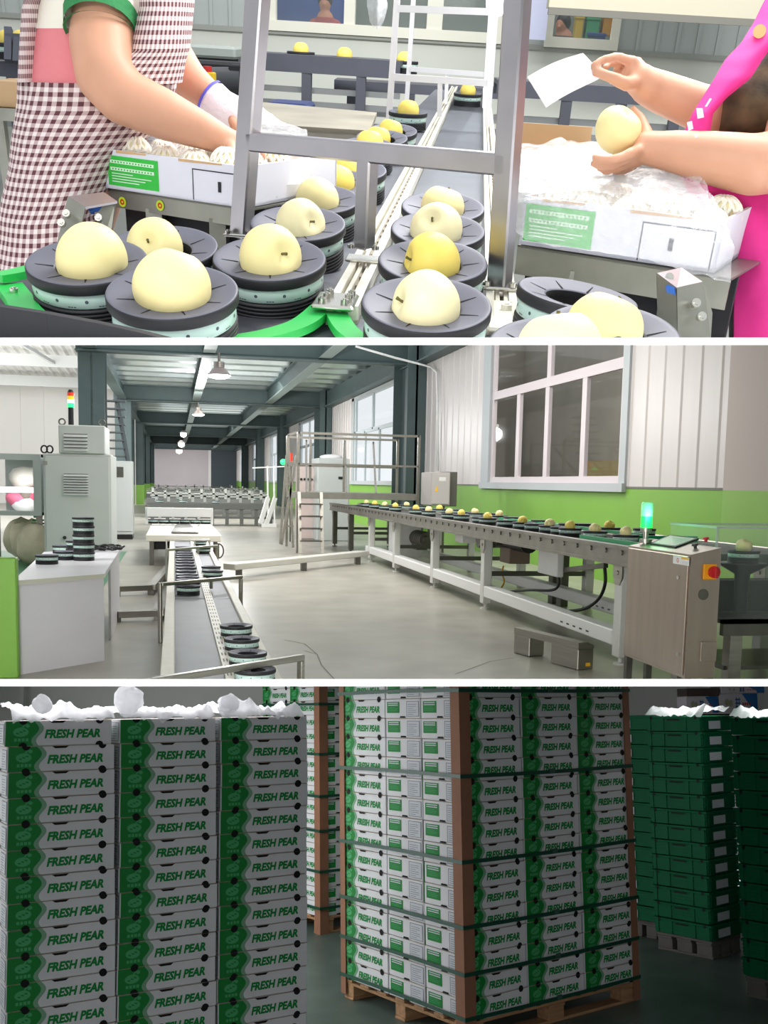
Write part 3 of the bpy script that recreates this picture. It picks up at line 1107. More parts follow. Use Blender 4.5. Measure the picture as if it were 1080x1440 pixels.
    part('glove', gl, [mat('glove_cotton', (236, 230, 238), .85, bump=.3, bscale=70), mat('glove_hem', (100, 100, 220), .7)], t)
    hm = MB()
    hm.ball(hd + R.up * .02 - R.rt * .02, .105, 20, sc=(.9, 1, 1.05))
    part('hair', hm, mat('hair_black', (26, 22, 22), .6), t)

    # ---- packing worker at the right
    t = thing('person', 'person in a bright pink apron wrapping a pear in white foam', 'person')
    body = MB()
    Zq = 1.95
    tr = [(P3(1135, 520, Zq), .13), (P3(1130, 380, Zq), .125), (P3(1132, 240, Zq), .115), (P3(1180, 110, Zq), .11), (P3(1190, 20, Zq), .10), (P3(1165, -60, Zq), .052), (P3(1150, -110, Zq), .048)]
    cone_chain(body, [q[0] for q in tr], [q[1] for q in tr], 18)
    hd2 = P3(1135, -175, Zq - .03)
    body.ball(hd2, .098, 20, sc=(.85, .95, 1.15))
    body.ball(P3(1090, -150, Zq - .05), .02, 10)
    Zh = 1.84
    armu = [(1150, 40, 1.95, 42), (1110, 110, 1.88, 38), (1052, 168, 1.86, 35), (985, 152, 1.86, 31), (925, 128, Zh + .02, 27), (912, 122, Zh + .01, 25)]
    cone_chain(body, [P3(*q[:3]) for q in armu], [px_r(q[3], q[2]) for q in armu], 18)
    arml = [(1120, 80, 1.86, 46), (1125, 170, 1.80, 44), (1110, 225, 1.76, 42), (1060, 232, 1.74, 41), (1000, 222, 1.76, 35), (950, 213, 1.78, 28), (928, 211, 1.79, 25)]
    cone_chain(body, [P3(*q[:3]) for q in arml], [px_r(q[3], q[2]) for q in arml], 18)
    # upper hand: thumb and forefinger pinch the foam sheet, the others curl
    hand(body, P3(914, 122, Zh + .01), P3(892, 108, Zh), [
        [P3(890, 86, Zh - .02), P3(866, 80, Zh - .035), P3(848, 84, Zh - .04), P3(834, 92, Zh - .04)],
        [P3(897, 88, Zh + .0), P3(874, 82, Zh + .01), P3(858, 88, Zh + .01), P3(850, 96, Zh + .0)],
        [P3(901, 92, Zh + .025), P3(882, 88, Zh + .035), P3(868, 97, Zh + .03), P3(866, 105, Zh + .02)],
        [P3(904, 98, Zh + .045), P3(888, 98, Zh + .05), P3(878, 106, Zh + .04)]],
        [P3(880, 118, Zh - .03), P3(858, 108, Zh - .04), P3(837, 101, Zh - .04)])
    # lower hand: cradles the pear from below, thumb behind it
    Zw = 1.80
    hand(body, P3(928, 211, 1.79), P3(905, 207, Zw), [
        [P3(886, 216, Zw - .045), P3(866, 224, Zw - .055), P3(848, 224, Zw - .05), P3(836, 220, Zw - .045)],
        [P3(884, 222, Zw - .02), P3(862, 232, Zw - .03), P3(846, 234, Zw - .03), P3(834, 230, Zw - .03)],
        [P3(886, 228, Zw + .0), P3(866, 238, Zw + .0), P3(852, 240, Zw + .0), P3(843, 237, Zw + .0)],
        [P3(890, 232, Zw + .02), P3(876, 240, Zw + .02), P3(864, 242, Zw + .02)]],
        [P3(908, 186, Zw + .02), P3(901, 168, Zw + .03), P3(890, 154, Zw + .035)])
    bo = part('body', remeshed(body, .0055, 4), None, t)
    bo.data.materials.append(skin)
    blk = mat('shirt_black', (18, 18, 20), .9)
    camo = mat('sleeve_brown', (104, 84, 60), .85, var=.5, scale=18, col2=(44, 36, 28), bump=.3, bscale=50)
    m = MB()
    cone_chain(m, [q[0] for q in tr[:5]], [q[1] + .016 for q in tr[:5]], 20)
    cone_chain(m, [P3(1190, 30, Zq), P3(1150, 40, 1.95), P3(1120, 90, 1.90)], [.085, .074, .066], 16)
    cone_chain(m, [P3(1190, 30, Zq), P3(1124, 80, 1.86), P3(1124, 130, 1.83)], [.085, .076, .070], 16)
    m.v = [tuple(V(p)) for p in m.v]
    sm = remeshed(m, .008, 4)
    sm.materials.append(blk)
    m = sm
    part('shirt', m, None, t)
    m = MB()
    tube_cloth(m, [P3(1175, -10, 1.97), P3(1110, 100, 1.87), P3(1052, 160, 1.84), P3(1012, 160, 1.85)], [.07, .062, .056, .050], 24, 0, .006)
    part('sleeve', m, camo, t)
    pink = mat('apron_pink', (226, 48, 142), .7, var=.06, scale=6, bump=.15, bscale=20)

    def cloth(rows, nu, nv, th, seed, wr):
        """rows of (left px, right px, py, Z left, Z right)"""
        L_ = [(C(r[0], r[2], r[3]), C(r[1], r[2] + (r[5] if len(r) > 5 else 0), r[4])) for r in rows]

        def fn(u, v):
            k = v * (len(L_) - 1)
            i = min(int(k), len(L_) - 2)
            a_ = L_[i][0].lerp(L_[i + 1][0], k - i)
            b_ = L_[i][1].lerp(L_[i + 1][1], k - i)
            p = a_.lerp(b_, u)
            p -= fh * (.02 * math.sin(PI * u))
            return p + fh * (wr * (noise.noise(p * 10 + V((seed, 0, 0))) + .4 * noise.noise(p * 26 + V((seed, 0, 0)))))
        m = MB()
        m.grid(fn, nu, nv)
        m.grid(lambda u, v: fn(u, v) + fh * th, nu, nv)
        return m
    m = cloth([(1085, 1130, -20, 1.82, 1.82), (1060, 1110, 34, 1.80, 1.80), (1042, 1090, 62, 1.78, 1.78), (1021, 1072, 84, 1.77, 1.77), (1006, 1056, 110, 1.76, 1.76), (988, 1022, 138, 1.76, 1.76), (974, 1003, 160, 1.76, 1.76), (958, 998, 197, 1.77, 1.77)], 12, 34, .004, 2, .006)
    lower = cloth([(954, 1130, 214, 1.83, 1.83), (958, 1130, 240, 1.83, 1.83), (966, 1130, 268, 1.83, 1.83), (998, 1130, 300, 1.83, 1.83), (1030, 1130, 340, 1.83, 1.83), (1034, 1130, 410, 1.83, 1.83), (1030, 1130, 500, 1.83, 1.83)], 26, 40, .004, 5, .016)
    b_ = m.add(lower.v, lower.f, 0, True)
    part('apron', m, pink, t)
    m = MB()
    for pts in (((979, 152), (988, 152), (990, 165), (981, 167)), ((991, 150), (994, 150), (1001, 139), (998, 138)), ((966, 172), (973, 170), (975, 181), (968, 184)), ((976, 188), (979, 187), (982, 192), (978, 194))):
        m.poly([C(x, y, 1.722) for x, y in pts])
    mk = part('print', m, mat('apron_print', (244, 214, 232), .7), t, 'small white printed marks')
    m = MB()
    c_ = C(965, 250, 1.795)
    for k in range(5):
        m.tube([c_ + R.rt * (.008 * math.cos(q) + .004 * (k - 2)) + R.up * (.008 * math.sin(q) + .004 * ((k * 3) % 5 - 2)) for q in [2 * PI * j / 14 for j in range(14)]], .0007, 5, closed=True)
    part('print', m, mat('apron_print', (244, 214, 232), .7), t)
    hm = MB()
    hm.ball(hd2 + R.up * .02 + R.rt * .02, .105, 20, sc=(.9, 1, 1.05))
    part('hair', hm, mat('hair_black', (26, 22, 22), .6), t)
    part('badge', MB().cyl(C(1068, 44, 1.765), C(1068, 44, 1.775), .011, n=20), mat('badge_cream', (236, 190, 130), .6), t)

    # the pear and the foam sheet in those hands
    pear(.042, C(869, 183, 1.80), (.3, .5, 0), 'pale pear held in the hand of the pink aproned person', None, 0, False)
    foam = mat('foam_sheet', (250, 246, 255), .8, sub=.2, bump=.2, bscale=60)
    q4 = [C(742, 108, 1.80), C(820, 74, 1.81), C(850, 103, 1.80), C(768, 153, 1.79)]

    def fn(u, v):
        p = q4[0].lerp(q4[1], u).lerp(q4[3].lerp(q4[2], u), v)
        return p + R.up * (.004 * math.sin(u * 3.3 + v)) + fh * (.012 * math.sin(PI * u) * (1 - v * .5))
    m = MB()
    m.grid(fn, 24, 14)
    m.grid(lambda u, v: fn(u, v) + fh * .004 - R.up * .002, 24, 14)
    for a_, b_ in (((0, 0), (1, 0)), ((0, 1), (1, 1)), ((0, 0), (0, 1)), ((1, 0), (1, 1))):
        m.grid(lambda u, v, a_=a_, b_=b_: (lambda s: fn(*s).lerp(fn(*s) + fh * .004 - R.up * .002, v))((lerp(a_[0], b_[0], u), lerp(a_[1], b_[1], u))), 24, 1)
    solo('foam_sheet', m, foam, 'white foam sheet pinched in the raised hand at the right', 'foam sheet')

    # ---- background: wall, windows, conveyors, machinery
    Zw_ = 13.0
    wy = R.atZ(540, 60, Zw_).y
    wallm = mat('plaster_wall', (206, 208, 200), .7, var=.03, scale=1)
    panelm = mat('corrugated_grey', (170, 176, 174), .5, var=.03, scale=1)
    G = lambda px, py, y=wy: R.ony(px, py, y)
    zs = G(540, 52).z                                      # line where plaster meets the panels
    x0w, x1w = G(-200, 60).x, G(1300, 60).x
    struct('wall_back', MB().bb(x0w - 6, x1w + 6, wy, wy + .12, -.8, zs), wallm)
    # upper part with openings for two windows
    wl0, wl1 = G(378, 20).x, G(724, 20).x
    wr0, wr1 = G(768, 30).x, G(873, 30).x
    m = MB()
    zt_ = zs + 2.2

    def corr(a_, b_):
        m.bb(a_, b_, wy + .0, wy + .1, zs, zt_)
        n_ = max(1, int((b_ - a_) / .25))
        for k in range(n_ + 1):
            x = a_ + (b_ - a_) * k / n_
            m.bb(x - .02, x + .02, wy - .02, wy, zs, zt_)
    corr(x0w - 6, wl0)
    corr(wl1, wr0)
    corr(wr1, x1w + 6)
    struct('wall_back_upper', m, panelm)
    struct('trim_6', MB().bb(x0w - 6, x1w + 6, wy - .05, wy, zs - .04, zs + .02), mat('sill_grey', (150, 152, 146), .6))
    wf = mat('window_white', (226, 224, 210), .5)
    for k, (a_, b_, muls, sill) in enumerate(((wl0, wl1, (492, 612, 705), 43), (wr0, wr1, (), 56))):
        t_ = struct('window_%d' % (10 + k), MB().bb(a_, b_, wy - .08, wy + .06, zs, zs + .12).bb(a_, a_ + .10, wy - .06, wy + .06, zs, zt_).bb(b_ - .10, b_, wy - .06, wy + .06, zs, zt_), wf)
        for px in muls:
            x = G(px, 20).x
            wd = .07 if px != 612 else .10
            part('mullion', MB().bb(x - wd, x + wd, wy - .06, wy + .06, zs, zt_), wf, t_)
        m = MB()
        m.poly([V((a_, wy, zs)), V((b_, wy, zs)), V((b_, wy, zt_)), V((a_, wy, zt_))])
        part('pane', m, mat('office_glass', (150, 160, 156), .05, alpha=.25), t_)
    # office behind the windows
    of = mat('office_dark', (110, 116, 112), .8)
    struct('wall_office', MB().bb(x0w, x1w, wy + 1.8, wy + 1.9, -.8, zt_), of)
    p0_, p1_ = G(395, 32, wy + 1.6), G(432, 8, wy + 1.6)
    solo('blue_cabinet', MB().bb(p0_.x - .3, p1_.x + .6, wy + 1.5, wy + 1.75, -.75, zt_ - .1, .01), mat('office_blue', (36, 62, 130), .6), 'blue cabinet standing in the office behind the left window', 'cabinet')
    for px0, px1, py0, py1, c_, lab in ((822, 845, 24, 50, (60, 140, 100), 'green crate in the office behind the right window'), (846, 866, 20, 42, (170, 120, 40), 'amber carton in the office behind the right window, beside the green crate'), (824, 852, 47, 57, (50, 80, 140), 'blue crate in the office behind the right window'), (806, 822, 22, 56, (190, 160, 60), 'yellow carton in the office behind the right window, left of the green crate')):
        p0_, p1_ = G(px0, py1 + 8, wy + 1.1), G(px1, py0, wy + 1.1)
        m = MB()
        m.bb(p0_.x, p1_.x, wy + 1.1, wy + 1.5, p0_.z, p1_.z, .01)
        m.bb(p0_.x - .01, p1_.x + .01, wy + 1.09, wy + 1.5, p1_.z - .04, p1_.z, .005)
        solo('stored_crate', m, mat('office_' + lab.split()[0], c_, .6), lab, 'crate')
    p0_, p1_ = G(760, 70, wy + 1.0), G(880, 62, wy + 1.0)
    solo('office_shelf', MB().bb(p0_.x, p1_.x, wy + .95, wy + 1.6, p0_.z - .3, p0_.z + .0).bb(p0_.x, p0_.x + .1, wy + .95, wy + 1.05, -.8, p0_.z - .3).bb(p1_.x - .1, p1_.x, wy + .95, wy + 1.05, -.8, p0_.z - .3), of, 'dark shelf carrying the crates in the office behind the right window', 'shelf')
    for px, hy, sy, c_, lab, hairy in ((457, 4, 30, (150, 60, 66), 'person in a dark red shirt sitting behind the left window', 0), (790, 36, 56, (70, 58, 60), 'dark haired person in a dark shirt looking down behind the right window', 1)):
        Y_ = wy + .55
        hp, bp = G(px, hy, Y_), G(px + (2 if hairy else 0), sy, Y_)
        mb = MB()
        cone_chain(mb, [bp - UP * .5, bp - UP * .15, bp + UP * .02, bp.lerp(hp, .6), hp], [.15, .15, .12, .05, .06], 14)
        mb.ball(hp, .10, 16, sc=(.85, 1, 1.15))
        mb.ball(hp + V((-.05 if hairy else .0, -.10, -.02)), .02, 8)
        for s in (-1, 1):
            cone_chain(mb, [bp + V((s * .16, 0, -.04)), bp + V((s * .22, -.05, -.28)), bp + V((s * .12, -.25, -.36))], [.055, .045, .035], 10)
            mb.ball(bp + V((s * .10, -.30, -.36)), .04, 8)
        t_ = thing('person', lab, 'person')
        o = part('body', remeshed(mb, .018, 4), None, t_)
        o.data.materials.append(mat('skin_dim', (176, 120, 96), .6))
        mb = MB()
        cone_chain(mb, [bp - UP * .5, bp - UP * .15, bp - UP * .02], [.17, .17, .135], 16)
        for s in (-1, 1):
            cone_chain(mb, [bp + V((s * .15, 0, -.04)), bp + V((s * .21, -.04, -.22))], [.075, .065], 12)
        o = part('shirt', remeshed(mb, .02, 3), None, t_)
        o.data.materials.append(mat('office_shirt_%d' % hairy, c_, .8))
        mb = MB()
        mb.ball(hp + V((.02 if hairy else 0, .02, .035)), .112, 16, sc=(.9, 1, 1.0))
        part('hair', mb, mat('hair_black', (26, 22, 22), .6), t_)

    # cross conveyor along the back wall
    def back_conveyor(q0, q1, Z0, Z1, th, label, n_leg=4, under=-.7):
        a_, b_ = C(q0[0], q0[1], Z0), C(q1[0], q1[1], Z1)
        b_.z = a_.z
        d_ = (b_ - a_).normalized()
        w_ = V((-d_.y, d_.x, 0))
        t_ = thing('cross_conveyor', label, 'conveyor')
        fm = mat('back_frame', (92, 94, 104), .5, .4, var=.06, scale=4)
        m = MB()
        m.prism([a_, b_, b_ - UP * th, a_ - UP * th], w_ * .04)
        part('near_rail', m, fm, t_)
        m = MB()
        m.prism([a_ + w_ * .5, b_ + w_ * .5, b_ + w_ * .5 - UP * th, a_ + w_ * .5 - UP * th], w_ * .04)
        part('far_rail', m, fm, t_)
        m = MB()
        m.prism([a_ + w_ * .04, b_ + w_ * .04, b_ + w_ * .5, a_ + w_ * .5], UP * -.04)
        part('belt', m, mat('back_belt', (84, 84, 90), .6), t_)
        L = (b_ - a_).length
        for k in range(n_leg):
            q = a_ + d_ * (L * (k + .3) / n_leg) + w_ * .05
            part('leg', MB().bar(q - UP * th, V((q.x, q.y, -.8)), .09), fm, t_)
        for f_ in (.30, .42, .62):
            part('cross_rail', MB().bar(a_ + w_ * .1 - UP * f_, b_ + w_ * .1 - UP * f_, .05), mat('rod_light', (150, 152, 152), .4, .5), t_)
        return t_, a_, b_, d_, w_
    _, a_, b_, d_, w_ = back_conveyor((180, 62), (562, 103), 9.6, 9.4, .15, 'long dark cross conveyor at the back left carrying distant cups', 5)

    def far_cup(px, py, Z, lab, plab):
        p = C(px, py, Z)
        rr_ = .135
        fruit_cup(rr_, p - UP * .02, lab, 'distant cups on the cross conveyors')
        pear(.075, p + UP * .10, (-.3, 0, 0), plab, 'distant pears on the cross conveyors', 1, False)
    for px, py, o1 in ((423, 87, 'left'), (484, 94, 'middle'), (568, 100, 'right')):
        far_cup(px, py, 9.7, 'distant banded cup on the back cross conveyor, %s of three' % o1, 'distant pear on the back cross conveyor, %s of three' % o1)
    back_conveyor((-60, 82), (52, 88), 7.4, 7.3, .10, 'short steel conveyor end at the far left behind the apron', 2)
    for px, o1 in ((14, 'left'), (34, 'right')):
        far_cup(px, 79, 7.3, 'cup on the conveyor at the far left edge, %s one' % o1, 'pear on the conveyor at the far left edge, %s one' % o1)
    t_ = thing('conveyor_gantry', 'grey square frame standing on the far left conveyor', 'frame')
    for (p_, q_) in (((10, 52), (42, 54)), ((26, 52), (24, 88)), ((12, 40), (12, 86))):
        part('bar', MB().bar(C(p_[0], p_[1], 7.0), C(q_[0], q_[1], 7.0), .05), mat('back_frame', (92, 94, 104), .5), t_)
    back_conveyor((700, 112), (1010, 138), 8.6, 8.6, .13, 'dark cross conveyor at the back right beyond the raised hand', 4)
    back_conveyor((470, 112), (720, 122), 10.2, 10.2, .09, 'farthest cross conveyor at the end of the belt lane', 3)
    # grey machine cover and motor with a yellow emergency switch behind the left worker
    a_ = C(262, 62, 8.8)
    b_ = C(330, 84, 8.8)
    t_ = thing('machine_cover', 'grey sheet metal machine cover behind the left worker', 'machine cover')
    part('cover', MB().bb(a_.x, b_.x, a_.y, a_.y + .4, b_.z, a_.z, .02), mat('cover_grey', (150, 156, 152), .5), t_)
    part('foot', MB().bb(a_.x + .05, b_.x - .05, a_.y + .05, a_.y + .35, -.8, b_.z), dark, t_)
    a_, b_ = C(262, 84, 7.6), C(346, 100, 7.6)
    t_ = thing('drive_unit', 'dark drive unit with motor beneath the grey cover behind the left worker', 'motor')
    part('gearbox', MB().bb(a_.x, b_.x, a_.y, a_.y + .3, b_.z, a_.z, .02), mat('machine_dark', (40, 40, 44), .7), t_)
    p = C(312, 112, 7.4)
    part('motor', MB().cyl(p - R.rt * .12, p + R.rt * .14, .085, n=18), mat('motor_grey', (72, 74, 78), .5), t_)
    p = C(335, 112, 7.4)
    part('terminal_box', MB().box(p, (.12, .12, .2), None, .01), mat('machine_dark', (40, 40, 44), .7), t_)
    part('stand', MB().bar(V((p.x, p.y, p.z - .1)), V((p.x, p.y, -.8)), .12), dark, t_)
    p = C(294, 109, 7.0)
    t_ = thing('emergency_switch', 'yellow emergency switch box with a red button beside the drive unit', 'switch')
    part('housing', MB().box(p, (.09, .07, .07), None, .008), mat('switch_yellow', (240, 200, 40), .5), t_)
    part('button', MB().cyl(p + V((-.01, -.0, .035)), p + V((-.01, -.0, .07)), .032, n=16), mat('switch_red', (200, 40, 36), .4), t_)
    part('arm', MB().bar(p - UP * .03, V((p.x, p.y, -.8)), .03), dark, t_)
    # broad steel shelf between the left lane and the back
    t_ = thing('steel_shelf', 'broad worn steel shelf beside the left lane behind the near frame', 'shelf')
    q0, q1 = R.onz(330, 172, .05), R.onz(520, 184, .05)
    q2, q3 = R.onz(530, 158, .05), R.onz(330, 140, .05)
    m = MB()
    m.prism([q0, q1, q2, q3], (0, 0, -.02))
    part('plate', m, mat('shelf_steel', (176, 168, 150), .45, .4, var=.15, scale=4), t_)
    m = MB()
    m.prism([q0, q1, q1 - UP * .14, q0 - UP * .14], (0, .01, 0))
    part('lip', m, mat('shelf_lip', (120, 116, 106), .5, .4), t_)
    for f_ in (.2, .8):
        q = q0.lerp(q2, f_)
        part('leg', MB().bar(q - UP * .02, V((q.x, q.y, -.8)), .05), dark, t_)
    p = R.onz(395, 148, .05)
    a_, b_ = C(372, 143, 7.0), C(432, 152, 7.0)
    solo('blue_bin', MB().bb(a_.x, b_.x, a_.y, a_.y + .4, -.8, a_.z, .02), mat('bin_blue', (46, 62, 120), .5), 'dark blue bin under the back cross conveyor', 'bin')
    # kraft carton at the far left edge
    a_, b_ = C(-10, 150, 3.4), C(36, 115, 3.4)
    t_ = thing('kraft_carton', 'brown kraft carton on a stand at the far left edge', 'carton')
    part('body', MB().bb(a_.x, b_.x, a_.y, a_.y + .3, a_.z, b_.z, .003), mat('kraft_box', (176, 146, 110), .8), t_)
    part('tape', MB().bb(a_.x, b_.x, a_.y + .13, a_.y + .17, b_.z, b_.z + .001), mat('tape_tan', (190, 150, 100), .4), t_)
    t_ = thing('stand', 'grey steel stand under the kraft carton at the far left', 'stand')
    part('top', MB().bb(a_.x - .05, b_.x + .02, a_.y - .02, a_.y + .32, a_.z - .04, a_.z - .001), steel_d, t_)
    for xx in (a_.x, b_.x - .03):
        part('leg', MB().bb(xx, xx + .03, a_.y, a_.y + .03, -.8, a_.z - .04), steel_d, t_)
    # kraft carton behind the right carton
    a_, b_ = C(728, 212, 2.5), C(842, 186, 2.5)
    t_ = thing('kraft_carton', 'open brown kraft carton behind the milky film at the right', 'carton')
    L, D_, Hh = b_.x - a_.x, .2, b_.z - a_.z
    m = MB()
    m.bb(a_.x, b_.x, a_.y, a_.y + .005, a_.z - .05, a_.z).bb(a_.x, b_.x, a_.y + D_, a_.y + D_ + .005, a_.z - .05, b_.z).bb(a_.x, a_.x + .005, a_.y, a_.y + D_, a_.z - .05, a_.z).bb(b_.x - .005, b_.x, a_.y, a_.y + D_, a_.z - .05, a_.z)
    part('body', m, mat('kraft_box', (176, 146, 110), .8), t_)
    part('floor_panel', MB().bb(a_.x, b_.x, a_.y, a_.y + D_, a_.z - .055, a_.z - .05), mat('kraft_box', (176, 146, 110), .8), t_)
    # white bag hanging in the frame and the lamps above
    sheet([[(516, -12, 4.4), (530, -12, 4.35), (544, -12, 4.4)], [(517, 15, 4.4), (531, 15, 4.33), (545, 14, 4.4)], [(520, 32, 4.4), (530, 34, 4.35), (540, 30, 4.4)], [(524, 42, 4.4), (530, 44, 4.37), (534, 41, 4.4)]], 16, 24, filmw, 'white plastic strip hanging from the top of the back frame', 41, .01, 'hanging_strip')
    p = C(700, 4, 4.2)
    t_ = thing('lamp', 'round glowing lamp at the top right of the back frame', 'lamp', p)
    part('bulb', MB().ball((0, 0, 0), .05, 18), mat('bulb_lit', (255, 255, 255), .4, emit=(255, 255, 255), estr=8), t_)
    part('cap', MB().cyl((0, 0, .045), (0, 0, .12), .03, n=14), alu, t_)
    # grey column strip right of the frame, pipe along the wall
    p0_, p1_ = G(740, 55, wy - .6), G(772, 10, wy - .6)
    solo('notice_board', MB().bb(p0_.x, p1_.x, wy - .62, wy - .6, p0_.z, p1_.z + .8), mat('board_lilac', (208, 212, 240), .5), 'pale lilac board hanging against the back wall right of the near frame', 'board')
    a_, b_ = C(772, 7, 11), C(1090, 24, 11)
    t_ = thing('duct', 'beige duct running under the ceiling at the top right', 'duct')
    m = MB()
    m.bb(a_.x, b_.x, a_.y, a_.y + .5, a_.z - .02, a_.z + 1.0)
    part('casing', m, mat('duct_beige', (196, 190, 170), .6), t_)
    part('edge', MB().bb(a_.x, b_.x, a_.y - .05, a_.y + .1, a_.z - .09, a_.z - .02), mat('duct_edge', (120, 118, 110), .6), t_)
    fl_ = mat('packing_floor', (120, 122, 116), .6, var=.1, scale=2)
    struct('floor', MB().bb(-14, 16, -2, wy + .1, -.9, -.8), fl_)
    struct('wall_left', MB().bb(x0w - 6.1, x0w - 6, -2, wy, -.8, 3.5), wallm)
    struct('wall_right', MB().bb(x1w + 6, x1w + 6.1, -2, wy, -.8, 3.5), wallm)

    area('tube_lamp', (.5, 2.6, 1.5), (.3, 2.2, 0), 1.6, .5, TL1, (1, .99, .97))
    area('tube_lamp', (.9, 5.5, 2.2), (.5, 4.5, 0), 2.5, 1.0, TL2, (1, 1, 1))
    area('office_lamp', (G(820, 20).x, wy + .5, zt_ - .1), (G(820, 20).x, wy + .8, zs), 1.5, .5, 30)  # unseen lights added to brighten the office behind the glass
    area('office_lamp', (G(520, 20).x, wy + .6, zt_ - .1), (G(520, 20).x, wy + .8, zs), 2.5, .5, 25)
    area('wall_fill', (1, 8.5, 3.0), (1, wy, .6), 8, .6, 420, (1, 1, .98))  # added light that lifts the back wall, no fixture there
    area('side_lamp', (-.6, .3, 1.2), (.1, 2.2, 0), .8, .5, TL3, (1, .98, .95))


TL1, TL2, TL3 = 45, 130, 14
if not ONLY or 't' in ONLY:
    build_top()
# ================================================================== the sorting hall
def build_mid():
    use(MID)
    R = MID
    XW, XL, YB = 7.1, -2.25, 118.0
    steel = mat('stainless', (168, 164, 156), .34, 1.0, var=.10, scale=3, stretch=(1, 1, 14))
    steel_d = mat('stainless_dark', (112, 110, 104), .4, .9, var=.12, scale=6)
    white = mat('white_paint', (226, 226, 224), .5)
    beamc = mat('beam_paint', (74, 90, 90), .55, var=.06, scale=3)
    greyp = mat('cabinet_grey', (190, 195, 192), .5, var=.02, scale=3)
    black = mat('black_plastic', (26, 26, 28), .5)
    rubber = mat('belt_grey', (122, 125, 130), .55, var=.05, scale=5)
    beltdk = mat('belt_dark', (66, 66, 70), .5, var=.1, scale=6)
    panel = mat('wall_panel', (206, 200, 198), .38, var=.03, scale=2, stretch=(1, 1, .2))
    greenp = mat('wainscot_green', (122, 172, 66), .5, var=.03, scale=1)
    alu = mat('window_alu', (204, 194, 197), .4)
    sash = mat('window_reveal', (176, 182, 184), .5)
    ZG = 1.56

    # ---- floor
    fl = mat('concrete', (172, 168, 157), .3, var=.12, scale=1.6, bump=.12, bscale=9, col2=(148, 144, 133), spec=.5)
    nt = fl.node_tree
    struct('floor', MB().bb(-40, XW + .2, 3, YB + 1, -.2, 0), fl)
    m = MB()
    m.bb(-14, -1.0, 12.5, 22, 0, .006)
    struct('floor_paint', m, mat('floor_green', (60, 120, 84), .3, var=.1, scale=2))
    # crack and scuffs on the concrete
    crk = mat('floor_crack', (128, 123, 112), .8)
    for k, pts in enumerate((((428, 915), (446, 920), (452, 935), (470, 955), (480, 962)), ((400, 900), (428, 905), (446, 920)), ((640, 948), (690, 930), (722, 925)))):
        m = MB()
        P = [R.onz(x, y, .0015) for x, y in pts]
        for a, b in zip(P, P[1:]):
            d = (b - a).normalized()
            s = V((d.y, -d.x, 0)) * .006
            m.poly([a - s, b - s, b + s, a + s])
        struct('floor_crack', m, crk)

    # ---- right wall with its openings: (y0, y1, z0, z1)
    wins = [(14.9, 22.6, 1.60, 5.3)] + [(32.0 + 17.6 * k, 40.4 + 17.6 * k, 1.60, 4.95) for k in range(5)]
    H = 6.2

    def rib(y0, y1, z0, z1, mb, step=.0):
        """folded metal sheet: flat pans with a narrow raised rib"""
        pitch = .56
        n = max(1, round((y1 - y0) / pitch))
        p = (y1 - y0) / n
        mb.bb(XW, XW + .14, y0, y1, z0, z1)
        for k in range(n + 1):
            y = y0 + k * p
            a, b = max(y0, y - .05), min(y1, y + .05)
            c, d = max(y0, y - .02), min(y1, y + .02)
            mb.add([V((XW, a, z0)), V((XW - .02, c, z0)), V((XW - .02, d, z0)), V((XW, b, z0)), V((XW, a, z1)), V((XW - .02, c, z1)), V((XW - .02, d, z1)), V((XW, b, z1))], [(0, 1, 5, 4), (1, 2, 6, 5), (2, 3, 7, 6)])
    m = MB()
    edges = [11.7] + [v for w in wins for v in w[:2]] + [YB]
    for a, b in zip(edges[::2], edges[1::2]):
        rib(a, b, ZG, H, m)
    for (y0, y1, z0, z1) in wins:
        m.bb(XW, XW + .14, y0, y1, z1, H)
    struct('wall_right', m, panel)
    m = MB()
    m.bb(XW - .02, XW + .14, 4, YB, 0, ZG)
    struct('wall_right_lower', m, greenp)
    m = MB()
    m.bb(XW - .03, XW + .0, 11.7, YB, ZG - .0, ZG + .03)
    struct('trim_4', m, mat('trim_dark', (110, 110, 104), .6))
    m = MB()
    m.bb(XW - .25, XW + .14, 4, 11.62, ZG, H)
    struct('wall_right_end', m, mat('panel_brown', (184, 172, 166), .6))
    m = MB()
    m.bb(XW - .25, XW + .14, 4, 11.62, 0, ZG - .0)
    struct('wall_right_end_lower', m, mat('wainscot_light', (136, 182, 84), .5))

    pane = bpy.data.materials.new('window_glass')
    pane.use_nodes = True
    nt = pane.node_tree
    for n_ in list(nt.nodes): nt.nodes.remove(n_)
    o_ = nt.nodes.new('ShaderNodeOutputMaterial')
    tr = nt.nodes.new('ShaderNodeBsdfTransparent')
    gl = nt.nodes.new('ShaderNodeBsdfGlossy')
    gl.inputs['Roughness'].default_value = .03
    mx = nt.nodes.new('ShaderNodeMixShader')
    fr = nt.nodes.new('ShaderNodeLayerWeight')
    fr.inputs['Blend'].default_value = .5
    pw = nt.nodes.new('ShaderNodeMath')
    pw.operation = 'POWER'
    pw.inputs[1].default_value = 5
    nt.links.new(fr.outputs['Facing'], pw.inputs[0])
    ml = nt.nodes.new('ShaderNodeMath')
    ml.operation = 'MULTIPLY_ADD'
    ml.inputs[1].default_value = .12
    ml.inputs[2].default_value = .06
    nt.links.new(pw.outputs[0], ml.inputs[0])
    tr.inputs['Color'].default_value = (.97, .98, .98, 1)
    nt.links.new(ml.outputs[0], mx.inputs[0])
    nt.links.new(tr.outputs[0], mx.inputs[1])
    nt.links.new(gl.outputs[0], mx.inputs[2])
    nt.links.new(mx.outputs[0], o_.inputs['Surface'])
    MATS['window_glass'] = pane

    # the large dark window near the lens
    y0, y1, z0, z1 = wins[0]
